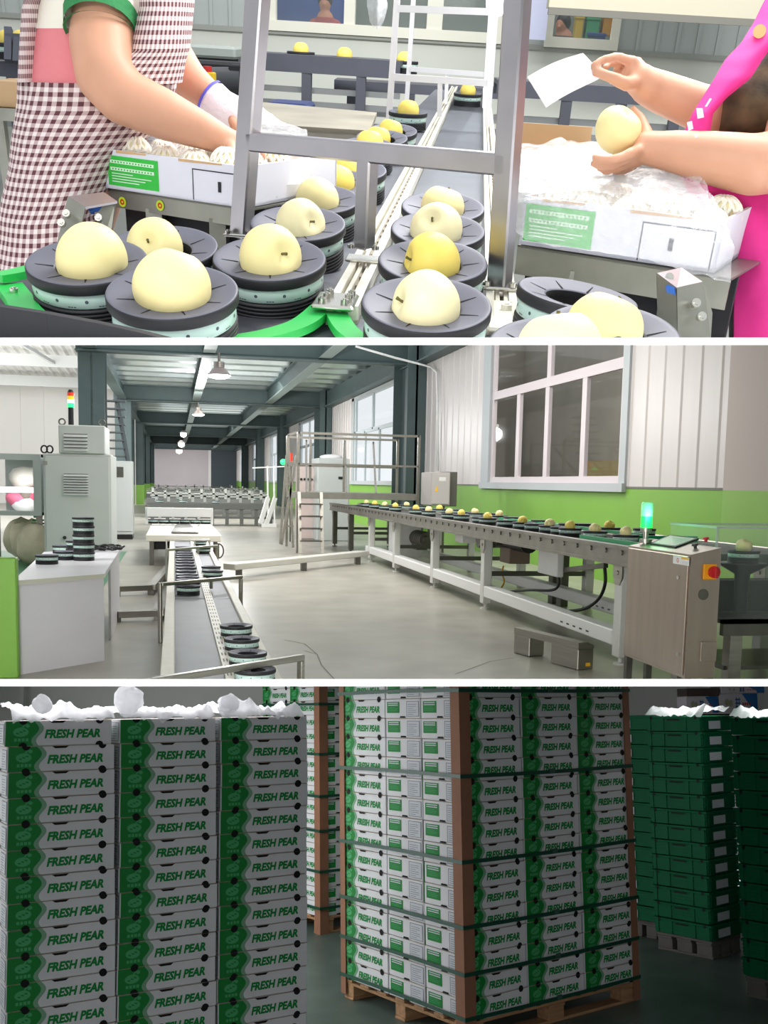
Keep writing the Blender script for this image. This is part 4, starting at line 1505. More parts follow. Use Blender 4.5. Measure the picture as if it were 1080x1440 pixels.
    W1 = struct('window_1', MB().bb(XW - .06, XW + .12, y0, y0 + .22, z0, z1).bb(XW - .06, XW + .12, y1 - .55, y1, z0, z1).bb(XW - .10, XW + .12, y0, y1, z0 - .1, z0 + .04), sash)
    m = MB()
    f0, f1 = y0 + .22, y1 - .55
    t = .07
    zt = 3.58
    m.bb(XW - .006, XW + .07, f0, f1, z0 + .04, z0 + .16).bb(XW - .006, XW + .07, f0, f1, zt - .09, zt + .09)
    m.bb(XW - .003, XW + .07, f0, f0 + .14, z0, z1).bb(XW, XW + .07, f1 - .14, f1, z0, z1)
    for px in (820, 768, 728):
        y = R.onx(px, 600, XW).y
        m.bb(XW + .0, XW + .07, y - .10, y + .10, z0 + .1, zt)
    y = R.onx(773, 500, XW).y
    m.bb(XW, XW + .07, y - .10, y + .10, zt, z1)
    part('window_frame', m, alu, W1)
    m = MB()
    m.poly([V((XW + .03, f0, z0)), V((XW + .03, f1, z0)), V((XW + .03, f1, z1)), V((XW + .03, f0, z1))])
    part('pane', m, pane, W1)
    # the dim room behind it
    m = MB()
    rb = mat('dim_room', (150, 144, 134), .8, var=.08, scale=1)
    m.bb(XW + 4, XW + 4.1, 10, 32, 0, H).bb(XW + .14, XW + 4, 9.9, 10, 0, H).bb(XW + .14, XW + 4, 31.2, 31.3, 0, H).bb(XW + .14, XW + 4, 10, 31, H, H + .1).bb(XW + .14, XW + 4, 10, 31, -.1, 0)
    struct('wall_inner_room', m, rb)
    m = MB()
    m.bb(XW + 1.2, XW + 2.2, 17, 19.5, 1.2, 2.1)
    solo('store_crate', m, mat('crate_tan', (120, 104, 64), .8), 'dim tan crate inside the room behind the large dark window', 'crate')
    # bright windows
    for k, (y0, y1, z0, z1) in enumerate(wins[1:]):
        Wn = struct('window_%d' % (k + 2), MB().bb(XW - .04, XW + .12, y0, y0 + .35, z0, z1).bb(XW - .04, XW + .12, y1 - .5, y1, z0, z1).bb(XW - .04, XW + .12, y0, y1, z1 - .12, z1).bb(XW - .12, XW + .12, y0, y1, z0 - .08, z0 + .06), sash)
        m = MB()
        zt = z0 + (z1 - z0) * .58
        m.bb(XW, XW + .07, y0, y1, zt - .07, zt + .07)
        for q in (.36, .68):
            yy = lerp(y0, y1, q)
            m.bb(XW, XW + .07, yy - .1, yy + .1, z0, zt)
        yy = lerp(y0, y1, .5)
        m.bb(XW, XW + .07, yy - .1, yy + .1, zt, z1)
        m.bb(XW, XW + .07, y0 + .3, y0 + .5, z0, z1).bb(XW, XW + .07, y1 - .7, y1 - .5, z0, z1)
        part('window_frame', m, mat('window_frame_bright', (190, 200, 204), .5), Wn)
        part('pane', MB().poly([V((XW + .03, y0, z0)), V((XW + .03, y1, z0)), V((XW + .03, y1, z1)), V((XW + .03, y0, z1))]), pane, Wn)
        # open sky outside
    # ---- steel frame: columns, beams, deck
    ys = [29.2 + 17.6 * k for k in range(6)]

    def column(x, y, w, d, z1, name):
        m = MB()
        t = .05
        m.bb(x - w / 2, x + w / 2, y - d / 2, y - d / 2 + t, 0, z1)
        m.bb(x - w / 2, x + w / 2, y + d / 2 - t, y + d / 2, 0, z1)
        m.bb(x - .03, x + .03, y - d / 2, y + d / 2, 0, z1)
        return struct(name, m, beamc)
    zb, zd = 5.03, 5.74
    for k, y in enumerate(ys[:-1]):
        column(XW - .30, y - .1, .55, 1.9, zd, 'column_right_%d' % (k + 1))
        c = column(XL, y + .6, .72, .9, zd + .3, 'column_left_%d' % (k + 1))
        part('green_foot', MB().bb(XL - .37, XL + .37, y + .13, y + 1.07, 0, 1.2), greenp, c)
    for k, y in enumerate(ys):
        m = MB()
        m.bb(XL - .4, XW, y - .28, y + .28, zb, zb + .04).bb(XL - .4, XW, y - .28, y + .28, zd - .04, zd).bb(XL - .4, XW, y - .03, y + .03, zb, zd)
        struct('beam_cross_%d' % (k + 1), m, beamc)
    flange = mat('beam_flange', (120, 132, 130), .5)
    for nme, px, py in (('beam_long_middle', 275, 565), ('beam_long_inner', 380, 565)):
        x = R.onz(px, py, 5.15).x
        m = MB()
        m.bb(x - .03, x + .03, 12, YB, 5.15, zd).bb(x - .17, x + .17, 12, YB, zd - .03, zd)
        b = struct(nme, m, beamc)
        part('lower_flange', MB().bb(x - .17, x + .17, 12, YB, 5.11, 5.15), flange, b)
    m = MB()
    m.bb(XL - .03, XL + .03, 12, YB, zb + .1, zd).bb(XL - .2, XL + .2, 12, YB, zb + .06, zb + .1)
    struct('beam_long_left', m, beamc)
    m = MB()
    m.bb(XW - .2, XW - .14, 12, YB, zb, zd).bb(XW - .4, XW, 12, YB, zb - .04, zb)
    struct('beam_long_right', m, beamc)
    m = MB()
    yy, k = 24.0, 0
    prof = []
    while yy < YB:                                          # trapezoidal decking
        for dy, z in ((0, 0), (.35, .26), (.95, .26), (1.3, 0)):
            prof.append((yy + dy, zd + z))
        yy += 1.9
    n = len(prof)
    vs = [V((XL - .3, a, b)) for a, b in prof] + [V((XW, a, b)) for a, b in prof]
    m.add(vs, [(i, i + 1, n + i + 1, n + i) for i in range(n - 1)], 0, False)
    struct('ceiling', m, mat('deck_zinc', (196, 206, 208), .28, .8, var=.08, scale=1))

    # ---- far end
    bx0 = R.ony(293, 660, YB).x
    struct('wall_back', MB().bb(XL - 1, bx0, YB - .1, YB, 0, H), mat('back_panel', (186, 178, 182), .4, var=.03, scale=.6))
    m = MB()
    m.bb(bx0 + .3, XW, YB - .15, YB, 0, H)
    for k in range(14):
        m.bb(bx0 + .3, XW, YB - .22, YB - .15, .1 + k * .42, .3 + k * .42)
    struct('door_1', m, mat('shutter_dark', (58, 70, 78), .6))
    struct('trim_5', MB().bb(bx0, bx0 + .3, YB - .2, YB, 0, H), white)

    # ---- the taller bay at the left
    wp = mat('bay_white', (232, 230, 226), .6)
    m = MB()
    m.bb(-40, XL - .6, 62, 62.2, 0, 12)
    for k in range(30):
        m.bb(-40 + k * 1.3, -39.96 + k * 1.3, 61.95, 62, 0, 12)
    struct('wall_back_bay', m, wp)
    m = MB()
    n = 60
    prof = []
    for k in range(n):
        for dx, z in ((0, 0), (.1, .08), (.3, .08), (.4, 0)):
            prof.append((-28 + k * .45 + dx, z))
    n = len(prof)
    vs = [V((a, 26, 8.6 + b)) for a, b in prof] + [V((a, 62, 6.9 + b)) for a, b in prof]
    vs = [v for v in vs if v.x < XL - .5] if False else vs
    m.add(vs, [(i, i + 1, n + i + 1, n + i) for i in range(n - 1) if prof[i + 1][0] < XL - .5], 0, False)
    struct('ceiling_bay', m, mat('roof_sheet', (222, 222, 218), .5))
    purl = mat('purlin', (196, 198, 196), .5)
    for k, y in enumerate((34, 42, 50, 57)):
        z = 8.6 - (y - 26) / 36 * 1.7
        m = MB()
        m.bb(-28, XL - .6, y - .12, y + .12, z - .75, z - .2)
        struct('beam_bay_%d' % (k + 1), m, purl)
    m = MB()
    for k in range(3):
        p = V((-8 + k * -5, 36, 7.2))
        m.bar((p.x, 34, 7.6), (p.x + 2.5, 50, 6.9), .14)
    struct('beam_bay_brace', m, purl)
    struct('wall_left', MB().bb(-40.2, -40, 3, 62, 0, 12), wp)

    # staircase behind the first columns
    st = thing('staircase', 'dark steel staircase climbing behind the first green column at the left', 'staircase', (0, 0, 0))
    tread = mat('tread', (58, 64, 66), .7)
    for k in range(9):
        p = R.atZ(157, 652 - k * 11.5, 36)
        part('tread', MB().bb(p.x - .45, p.x + .45, p.y + k * .1, p.y + .5 + k * .1, p.z - .05, p.z), tread, st)
    a, b = R.atZ(168, 655, 36), R.atZ(150, 555, 37)
    part('stringer', MB().bar(a + V((.35, 0, -.1)), b + V((.35, 0, -.1)), .06, .3), tread, st)
    part('post', MB().bb(a.x + .3, a.x + .4, a.y - .05, a.y + .05, 0, a.z), tread, st)
    part('post', MB().bb(a.x - .5, a.x - .4, a.y - .05, a.y + .05, 0, a.z), tread, st)

    # ---- main conveyor on the right
    x0, x1 = 3.80, 5.32
    yn, yf = 7.62, 24.7
    zt = 1.05
    cv = thing('sorting_conveyor', 'long stainless conveyor carrying cups of pears along the right wall', 'conveyor', (0, 0, 0))
    m = MB()
    m.bb(x0, x0 + .06, yn, yf, zt - .17, zt, .008)
    for y_ in [yn + .4 + .33 * k for k in range(50)]:
        m.cyl((x0 - .012, y_, zt - .05), (x0, y_, zt - .05), .022, n=8)
    m.bb(x0 - .02, x0 + .08, yn, yf, zt - .02, zt + .012)
    m.bb(x0 - .012, x0, yn, yf, zt - .165, zt - .14)
    part('near_rail', m, mat('rail_steel', (140, 136, 128), .38, .9, var=.12, scale=5), cv)
    part('far_rail', MB().bb(x1 - .06, x1, yn, yf, zt - .17, zt, .008), steel, cv)
    part('belt', MB().bb(x0 + .06, x1 - .06, yn, yf, zt - .12, zt - .03), beltdk, cv)
    part('lane_divider', MB().bb((x0 + x1) / 2 - .06, (x0 + x1) / 2 + .06, yn + 1.2, yf, zt - .03, zt + .02), steel, cv)
    gg = mat('guide_green', (10, 150, 90), .45)
    part('guide_strip', MB().bb(x0 + .1, x0 + .14, yn + .2, 9.2, zt - .02, zt + .045).bb(x0 + .5, x1 - .2, 9.1, 9.16, zt - .02, zt + .045).bb((x0 + x1) / 2 + .1, (x0 + x1) / 2 + .16, 9.4, 14, zt - .02, zt + .05), gg, cv)
    legm = mat('leg_grey', (206, 206, 202), .5, var=.03, scale=5)
    for ky, y_ in enumerate((8.10, 12.05, 14.6, 17.3, 19.6, 22.0, 24.3)):
        for xx in (x0 + .07, x1 - .07):
            part('leg', MB().bb(xx - .055, xx + .055, y_ - .07, y_ + .07, .07, zt - .17, .008).cyl((xx, y_, .02), (xx, y_, .08), .02).cyl((xx, y_, 0), (xx, y_, .02), .06), legm if ky < 5 else steel_d, cv)
            mm = MB()
            mm.prism([(xx - .065, y_ - .09, zt - .17), (xx - .065, y_ + .09, zt - .17), (xx - .065, y_ + .09, zt - .27), (xx - .065, y_ + .045, zt - .34), (xx - .065, y_ - .045, zt - .34), (xx - .065, y_ - .09, zt - .27)], (.012, 0, 0))
            mm.cyl((xx - .075, y_, zt - .23), (xx - .06, y_, zt - .23), .02, n=10)
            part('bracket', mm, steel, cv)
        part('cross_bar', MB().bb(x0 + .07, x1 - .07, y_ - .03, y_ + .03, .42, .48), steel_d, cv)
    # long white duct beams close to the floor, between the legs
    for nme, xx, yy0, yy1 in (('lower_duct', x0 + .07, 8.2, 20), ('lower_duct', x0 + 1.0, 9.6, 20)):
        m = MB()
        m.bb(xx - .05, xx + .11, yy0, yy1, .16, .30, .01)
        for k in range(5):
            m.bb(xx - .053, xx - .05, yy0 + .5 + k * .16, yy0 + .56 + k * .16, .20, .215, mi=1)
        part(nme, m, [white, black], cv)
    # boxes, motors and cables hung below
    b1 = R.onx(770, 790, 4.1)
    def hung(px0, px1, py0, py1, x, dx, m_, nm, lab=None, ch=.01):
        a, b = R.onx(px1, py1, x), R.onx(px0, py0, x)
        return part(nm, MB().bb(x, x + dx, min(a.y, b.y), max(a.y, b.y), min(a.z, b.z), max(a.z, b.z), ch), m_, cv, lab)
    hung(757, 783, 770, 812, 4.2, .08, white, 'control_box', 'white control box below the conveyor')
    hung(547, 562, 733, 784, 4.1, .4, white, 'control_box')
    hung(703, 716, 768, 793, 4.5, .3, mat('box_brown', (120, 104, 92), .6), 'control_box', 'brown control box with yellow wires')
    hung(640, 650, 750, 764, 4.2, .3, white, 'control_box')
    p = R.onx(590, 757, 4.4)
    m = MB()
    m.cyl(p + V((0, -.5, 0)), p + V((0, .5, 0)), .13, n=18).cyl(p + V((0, -.6, 0)), p + V((0, -.5, 0)), .07).bb(p.x - .1, p.x + .1, p.y - .2, p.y + .2, p.z - .2, p.z - .1)
    for k in range(8): m.cyl(p + V((0, -.42 + k * .12, 0)), p + V((0, -.38 + k * .12, 0)), .145, n=18)
    part('motor', m, steel_d, cv)
    p = R.onx(700, 760, 4.6)
    part('motor', MB().cyl(p + V((-.3, 0, 0)), p + V((.3, 0, 0)), .11, n=16).bb(p.x - .1, p.x + .1, p.y - .25, p.y + .25, p.z - .05, p.z + .15), steel_d, cv)
    p = R.onx(730, 763, 4.6)
    part('motor', MB().cyl(p + V((0, -.4, 0)), p + V((0, .4, 0)), .12, n=16).bb(p.x - .2, p.x + .2, p.y - .2, p.y + .2, p.z, p.z + .15), black, cv)
    def cable(pts, x, r_, m_, nm='cable'):
        P = [R.onx(a, b, x) for a, b in pts]
        out = []
        for i in range(len(P) - 1):
            p0, p1, p2, p3 = P[max(i - 1, 0)], P[i], P[i + 1], P[min(i + 2, len(P) - 1)]
            for k in range(6):
                t = k / 6
                out.append(.5 * ((2 * p1) + (p2 - p0) * t + (2 * p0 - 5 * p1 + 4 * p2 - p3) * t * t + (3 * p1 - p0 - 3 * p2 + p3) * t ** 3))
        out.append(P[-1])
        part(nm, MB().tube(out, r_, 6), m_, cv)
    cable(((850, 795), (851, 820), (842, 842), (822, 856), (795, 860)), 4.3, .018, black)
    cable(((785, 805), (786, 822), (775, 830), (740, 830), (700, 834)), 4.4, .016, black)
    cable(((708, 796), (706, 806), (709, 818), (704, 828)), 4.5, .012, mat('wire_yellow', (210, 160, 40), .6))
    cable(((880, 850), (882, 868), (879, 880), (884, 892)), 3.95, .012, mat('wire_blue', (60, 130, 190), .6))
    part('support_arm', MB().bar(R.onx(780, 803, 4.3), R.onx(852, 795, 4.3), .05), steel_d, cv)
    for px in (780, 792):
        p = R.onx(px, 800, 5.0)
        part('inner_post', MB().bb(p.x - .05, p.x + .05, p.y - .08, p.y + .08, 0, zt - .15), steel_d, cv)

    # cups and pears riding on it
    rc = .125
    zc = zt - .03
    seen = [(468, 702, 0), (481, 701, 1), (515, 705, 0), (527, 708, 0), (541, 709, 0), (556, 711, 0), (572, 711, 1), (585, 712, 0), (603, 714, 0), (618, 716, 1), (632, 719, 0), (649, 721, 0), (668, 722, 1), (686, 723, 0), (702, 727, 1), (735, 729, 0), (773, 734, 0), (802, 737, 0), (837, 744, 0), (857, 738, 1), (880, 751, 0)]
    n = len(seen)
    for k, (px, py, lane) in enumerate(seen):
        p = R.onz(px, py + 4, zc + .11)
        xx = 4.2 if lane == 0 else 4.75
        p = R.onx(px, py, xx)
        if not (yn < p.y < yf): continue
        lab = 'dark cup riding the right conveyor, %s counting from the green beacon' % (ORD[n - 1 - k] if n - 1 - k else 'nearest')
        fruit_cup(rc, V((xx, p.y, zc)), lab, 'cups on the right conveyor')
        pear(.062, V((xx, p.y, zc + .118)), (.4 + k, .3, k), 'yellow pear on the right conveyor, %s counting from the green beacon' % (ORD[n - 1 - k] if n - 1 - k else 'nearest'), 'pears on the right conveyor', k % 2, False)
    extra = [(500, 4.5), (610, 4.75), (640, 5.0), (676, 4.2), (655, 4.75), (712, 4.2), (720, 4.75), (752, 4.2), (790, 4.2), (820, 4.9), (760, 4.75), (800, 4.7), (590, 5.0), (562, 4.75), (907, 5.1), (690, 5.0)]
    ex = sorted(((R.onx(px, 730, xx).y, xx) for px, xx in extra))
    for k, (y_, xx) in enumerate(q for q in ex if yn < q[0] < yf):
        fruit_cup(rc, V((xx, y_, zc)), 'empty dark cup among the pears on the right conveyor, %s from its near end' % ORD[k].replace('topmost', 'first'), 'empty cups on the right conveyor')

    # ---- control cabinet with its beacon
    ca = R.onz(972, 780, 1.1)
    y0, y1, x0c, x1c = ca.y, R.onx(884, 770, ca.x).y, ca.x, R.ony(1015, 765, ca.y).x
    print('cab', x0c, x1c, y0, y1)
    zbm = R.onx(972, 958, x0c).z
    satin = mat('brushed_cabinet', (172, 158, 146), .32, .85, var=.05, scale=2, stretch=(8, 8, .6))
    cb = thing('control_cabinet', 'brushed steel control cabinet with screen and red buttons beside the conveyor end', 'control cabinet', (0, 0, 0))
    m = MB()
    zt2 = 1.1
    m.prism([(x0c, y0, zbm), (x1c, y0, zbm), (x1c, y0, zt2 + .05), (x0c, y0, zt2)], (0, y1 - y0, 0))
    part('body', m, satin, cb)
    d = MB()
    d.bb(x0c - .012, x0c, y0 + .02, y1 - .02, zbm + .02, zt2 - .015, .004)
    dr = part('door', d, satin, cb)
    for py in (812, 920):
        p = R.onx(955, py, x0c - .012)
        part('lock', MB().cyl((x0c - .012, p.y, p.z), (x0c - .024, p.y, p.z), .013, n=14).bb(x0c - .03, x0c - .02, p.y - .004, p.y + .004, p.z - .009, p.z + .009), mat('chrome', (210, 210, 210), .15, 1), dr)
    a, b = R.onx(947, 781, x0c - .013), R.onx(969, 796, x0c - .013)
    m = MB()
    X = x0c - .0135
    yA, yB_, zA, zB = min(a.y, b.y), max(a.y, b.y), min(a.z, b.z), max(a.z, b.z)
    m.bb(X - .001, X, yA, yB_, zA, zB, mi=0)
    ww, hh = yB_ - yA, zB - zA
    m.bb(X - .0015, X, yA + .02 * ww, yA + .48 * ww, zB - .3 * hh, zB - .05 * hh, mi=1)
    c = V((X - .0016, yB_ - .3 * ww, zA + .5 * hh))
    m.disc(c, (0, -1, 0), (0, 0, 1), .28 * hh, 16, 2)
    m.disc(c + V((-.0003, 0, 0)), (0, -1, 0), (0, 0, 1), .2 * hh, 16, 0)
    q = c + V((-.0006, 0, 0))
    m.poly([q + V((0, .16 * hh, .2 * hh)), q + V((0, .2 * hh, .16 * hh)), q + V((0, -.16 * hh, -.2 * hh)), q + V((0, -.2 * hh, -.16 * hh))], 2)
    for k in range(3):
        m.bb(X - .0015, X, yA + .06 * ww, yA + .42 * ww, zA + (.12 + .14 * k) * hh, zA + (.16 + .14 * k) * hh, mi=3)
    part('warning_sticker', m, [white, mat('sticker_yellow', (240, 190, 40), .6), mat('sticker_red', (200, 60, 50), .6), greyp], dr, 'white warning sticker with a red ban sign and yellow strip')
    # front (narrow) face fittings
    yF = y0
    def onf(px, py): return R.ony(px, py, yF)
    p = onf(997, 804)
    m = MB()
    s = .055
    m.bb(p.x - .05, p.x + .05, yF - .02, yF, p.z - s, p.z + s, .004)
    part('switch_plate', m, mat('isolator_yellow', (240, 160, 20), .5), cb, 'yellow isolator plate')
    p2 = onf(1001, 804)
    part('switch_knob', MB().cyl((p2.x, yF - .02, p2.z), (p2.x, yF - .045, p2.z), .042, n=18).bb(p2.x - .012, p2.x + .012, yF - .07, yF - .04, p2.z - .04, p2.z + .04, .003), mat('isolator_red', (190, 30, 36), .4), cb, 'red rotary isolator knob')
    p = onf(989, 836)
    part('dial_plate', MB().cyl((p.x, yF, p.z), (p.x, yF - .004, p.z), .04, n=20), steel_d, cb)
    a, b = onf(985, 902), onf(1006, 930)
    m = MB()
    m.bb(min(a.x, b.x), max(a.x, b.x), yF - .012, yF, min(a.z, b.z), max(a.z, b.z), .004)
    for k in range(9):
        z = lerp(min(a.z, b.z), max(a.z, b.z), .1 + .09 * k)
        m.bb(min(a.x, b.x) + .01, max(a.x, b.x) - .01, yF - .016, yF - .012, z, z + .004)
    part('vent', m, satin, cb)
    # sloping top: screen, buttons
    sl = (.05) / (x1c - x0c)
    def ont(px, py):
        n = V((-sl, 0, 1)).normalized()
        return R.onplane(px, py, V((x0c, y0, zt2)), n)
    c4 = [ont(*q) for q in ((914, 766), (950, 771), (983, 759), (942, 754))]
    nn = V((-sl, 0, 1)).normalized()
    m = MB()
    m.prism(c4, nn * .012)
    ctr = sum(c4, V((0, 0, 0))) / 4
    part('screen_bezel', m, black, cb)
    m = MB()
    m.poly([ctr + (q - ctr) * .86 + nn * .0125 for q in c4])
    part('screen', m, mat('screen_glass', (90, 120, 96), .15, emit=(120, 150, 130), estr=.25), cb)
    for px, py, cc, nm, lb in ((993, 762, (200, 40, 50), 'emergency_button', 'red mushroom button'), (978, 771, (60, 60, 60), 'key_switch', None)):
        p = ont(px, py)
        part(nm, MB().cyl(p, p + nn * .02, .012, n=14).cyl(p + nn * .02, p + nn * .035, .026, .02, n=16), mat('button_' + nm, cc, .4), cb, lb)
    for xx, yy in ((x0c + .03, y0 + .03), (x1c - .03, y0 + .03), (x0c + .03, y1 - .03), (x1c - .03, y1 - .03)):
        part('leg', MB().bb(xx - .025, xx + .025, yy - .025, yy + .025, 0, zbm), steel_d, cb)
    # small steel frame at its left foot
    p = R.onx(880, 925, x0c + .05)
    # beacon
    bc = R.atZ(908, 758, 7.9)
    be = thing('signal_beacon', 'glowing green signal beacon on a short pole behind the control cabinet', 'beacon', (bc.x, bc.y, 0))
    zp = bc.z
    zA, zB = R.atZ(908, 742, 7.9).z, R.atZ(908, 706, 7.9).z
    part('pole', MB().cyl((0, 0, zt - .1), (0, 0, zA), .022, n=12).cyl((0, 0, zp - .03), (0, 0, zp + .0), .05, n=14).cyl((0, 0, zA - .03), (0, 0, zA), .045, n=16), steel, be)
    m = MB()
    m.cyl((0, 0, zA), (0, 0, zA + (zB - zA) * .45), .046, n=20)
    part('lens', m, mat('beacon_lit', (40, 230, 110), .3, emit=(30, 225, 70), estr=1.2), be, 'lit green lens')
    m = MB()
    m.lathe([(.046, zA + (zB - zA) * .45), (.046, zB - .01), (.038, zB), (0, zB)], 20)
    part('upper_lens', m, mat('beacon_pale', (150, 230, 180), .3, emit=(110, 220, 150), estr=.45), be, 'pale green upper lens')
    ld = bpy.data.lights.new('beacon_light', 'POINT')
    ld.energy, ld.color, ld.shadow_soft_size = 4, (.1, 1, .35), .05
    o = bpy.data.objects.new('beacon_light', ld)
    link(o)
    o.location = (bc.x - .02, bc.y - .1, (zA + zB) / 2)

    # ---- steel step stool on the floor
    s0, s1 = R.onz(812, 943, 0), R.onz(722, 918, 0)
    xs = (s0.x + s1.x) / 2 + .02
    dpt = R.ony(838, 940, s0.y).x - s0.x
    hs = .24
    L = s1.y - s0.y
    stl = thing('step_stool', 'low brushed steel step with a rectangular cutout lying before the conveyor', 'step', (s0.x, s0.y, 0), math.atan2(s0.x - s1.x, L))
    L = (s1 - s0).length
    m = MB()
    m.bb(0, dpt, 0, L * .42, .003, hs - .05, .006).bb(0, dpt, L * .78, L, .003, hs - .05, .006)
    part('foot_block', MB().bb(0, dpt, 0, L * .40, .003, hs - .06, .006), steel, stl)
    part('foot_block', MB().bb(0, dpt, L * .74, L, .003, hs - .06, .006), steel, stl)
    m = MB()
    m.prism([(0, 0, hs - .06), (dpt, 0, hs - .06), (dpt, 0, hs - .03), (dpt * .6, 0, hs), (0, 0, hs)], (0, L, 0))
    part('step_plate', m, steel, stl)
    p = R.ony(826, 935, s0.y)
    part('yellow_sticker', MB().bb(dpt * .5, dpt * .8, -.003, -.001, .03, .06), mat('sticker_yellow', (240, 190, 40), .6), stl, 'small yellow sticker')

    # ---- clear covered turning table at the right
    acr = mat('clear_acrylic', (225, 235, 232), .05, alpha=.06, spec=.5)
    rc_ = thing('turning_table', 'stainless table under a clear acrylic cover at the right edge', 'table', (0, 0, 0))
    tx0, ty0 = 4.12, 6.7
    tyb = 7.5
    tx1 = 5.6
    ztab = R.ony(1050, 872, ty0).z
    m = MB()
    m.bb(tx0 - .1, tx1, ty0, ty0 + .05, ztab - .12, ztab).bb(tx0 - .1, tx1, ty0, tyb, ztab - .03, ztab)
    part('top', m, steel_d, rc_)
    for xx, yy in ((tx0 + .02, ty0 + .06), (tx1 - .05, ty0 + .06), (tx0 - .05, tyb - .1), (tx1 - .05, tyb - .1)):
        part('leg', MB().bb(xx - .05, xx + .05, yy - .05, yy + .05, 0, ztab - .03), steel, rc_)
    part('lower_shelf', MB().bb(tx0 - .05, tx1, ty0 + .05, tyb, .2, .23), steel_d, rc_)
    zc1 = R.ony(1000, 741, ty0 + .1).z
    zc0 = ztab
    m = MB()
    e = .008
    X0, X1, Y0, Y1 = tx0 - .16, tx1 - .1, ty0 + .06, tyb - .02
    m.bb(X0, X1, Y0, Y0 + e, zc0, zc1).bb(X0, X0 + e, Y0, Y1, zc0, zc1).bb(X0, X1, Y1 - e, Y1, zc0, zc1).bb(X0, X1, Y0, Y1, zc1 - e, zc1)
    ac = part('cover', m, acr, rc_)
    ed = mat('acrylic_edge', (196, 206, 204), .25, alpha=.6)
    m = MB()
    for xx in (X0, lerp(X0, X1, .32), X1):
        m.bb(xx - .008, xx + .008, Y0 - .006, Y0 + .006, zc0, zc1)
    m.bb(X0, X1, Y0 - .006, Y0 + .006, zc1 - .01, zc1 + .006).bb(X0 - .006, X0 + .006, Y0, Y1, zc1 - .01, zc1 + .006).bb(X0, X1, Y1 - .006, Y1 + .006, zc1 - .01, zc1 + .006)
    part('cover_edge', m, ed, ac)
    p = R.ony(1046, 772, ty0 + .45)
    m = MB()
    m.lathe([(.05, zc0), (.06, p.z - .2), (.2, p.z - .12), (.2, p.z - .11), (0, p.z - .11)], 24, (p.x, p.y, 0))
    m.cyl((p.x - .22, p.y + .1, zc0), (p.x - .22, p.y + .1, p.z - .2), .06).cyl((p.x + .3, p.y + .1, zc0), (p.x + .3, p.y + .1, p.z - .3), .06)
    m.bb(p.x - .2, p.x + .5, p.y + .05, p.y + .25, zc0, zc0 + .25)
    part('turntable', m, black, rc_)
    fruit_cup(.125, V((p.x, p.y, p.z - .11)), 'dark cup under the clear acrylic cover at the right', None)
    pear(.065, V((p.x, p.y, p.z + .02)), (.3, .2, 0), 'yellow pear inside the clear acrylic cover at the right', None, 0, False)

    # ---- left conveyor: two lanes between low rails
    lx0, lx1, lzt = -.02, .52, .45
    ly0, ly1 = 5.0, 18.4
    lc = thing('return_conveyor', 'low two lane conveyor with grey belts running away from the lens at the left', 'conveyor', (0, 0, 0))
    cream = mat('rail_cream', (206, 202, 188), .5, var=.05, scale=8)
    xm = .31
    part('belt', MB().bb(lx0 + .02, xm - .035, ly0, ly1, lzt - .05, lzt), rubber, lc)
    part('belt', MB().bb(xm + .035, lx1 - .01, ly0, ly1, lzt - .05, lzt), rubber, lc)
    mm = MB().bb(xm - .035, xm + .035, ly0, ly1, lzt - .05, lzt + .02)
    for k in range(60):
        y_ = ly0 + .1 + k * .22
        for xx in (xm - .02, xm, xm + .02):
            mm.bb(xx - .004, xx + .004, y_, y_ + .1, lzt + .02, lzt + .0205, mi=1)
    part('centre_guide', mm, [cream, mat('guide_slot', (120, 116, 104), .8)], lc)
    part('side_rail', MB().bb(lx0 - .06, lx0 + .02, ly0, ly1, lzt - .16, lzt + .03, .006), cream, lc)
    part('side_rail', MB().bb(lx1 - .01, lx1 + .06, ly0, ly1, lzt - .16, lzt + .03, .006), cream, lc)
    for y_ in (7.2, 10.4, 13.6, 16.8):
        for xx in (lx0 - .02, lx1 + .02):
            part('leg', MB().bb(xx - .03, xx + .03, y_ - .03, y_ + .03, 0, lzt - .16), steel_d, lc)
    for k, y_ in enumerate((9.4, 15.2)):
        part('belt_seam', MB().bb(lx0 + .02, lx1 - .01, y_, y_ + .03, lzt, lzt + .002), black, lc)
    # low steel hoops across it
    for k, (pa, pb, leg_to, lab) in enumerate((((240, 818), (340, 809), 858, 'stainless hoop over the left conveyor, second from the lens'), ((243, 771), (306, 766), 800, 'stainless hoop over the left conveyor, third from the lens'), ((241, 949), (426, 920), 990, 'stainless hoop over the left conveyor, nearest the lens'), ((246, 758), (296, 753), 770, 'stainless hoop over the left conveyor, farthest from the lens'))):
        zz = lzt + .13
        a, b = R.onz(pa[0], pa[1], zz), R.onz(pb[0], pb[1], zz)
        b = R.ony(pb[0], pb[1], a.y) if k == 3 else b
        b.z = zz
        hp = thing('guard_hoop', lab, 'rail', (a.x, a.y, 0), math.atan2(b.y - a.y, b.x - a.x), 'stainless hoops over the left conveyor')
        w_ = (b - a).length
        part('bar', MB().bb(-.12, w_, -.02, .02, zz - .035, zz, .004), steel, hp)
        part('leg', MB().bb(w_ - .03, w_, -.02, .02, 0, zz - .035, .004), steel, hp)
        part('leg', MB().bb(-.15, -.12, -.02, .02, 0, zz, .004), steel, hp)
        part('post', MB().bb(w_ * .55 - .012, w_ * .55 + .012, -.012, .012, lzt + .022, zz - .035), steel, hp)
    # empty cups on it
    rr = .115
    k = 0
    y_ = 9.75
    while y_ < 15.6:
        fruit_cup(rr, V((.13 + .006 * math.sin(k * 2.3), y_, lzt)), 'empty cup in the long row on the left lane, %s from the lens' % ORD[k], 'empty cups in the left lane', (0, 0, k))
        y_ += .30 if k < 4 else .42
        k += 1
        if k > 17: break
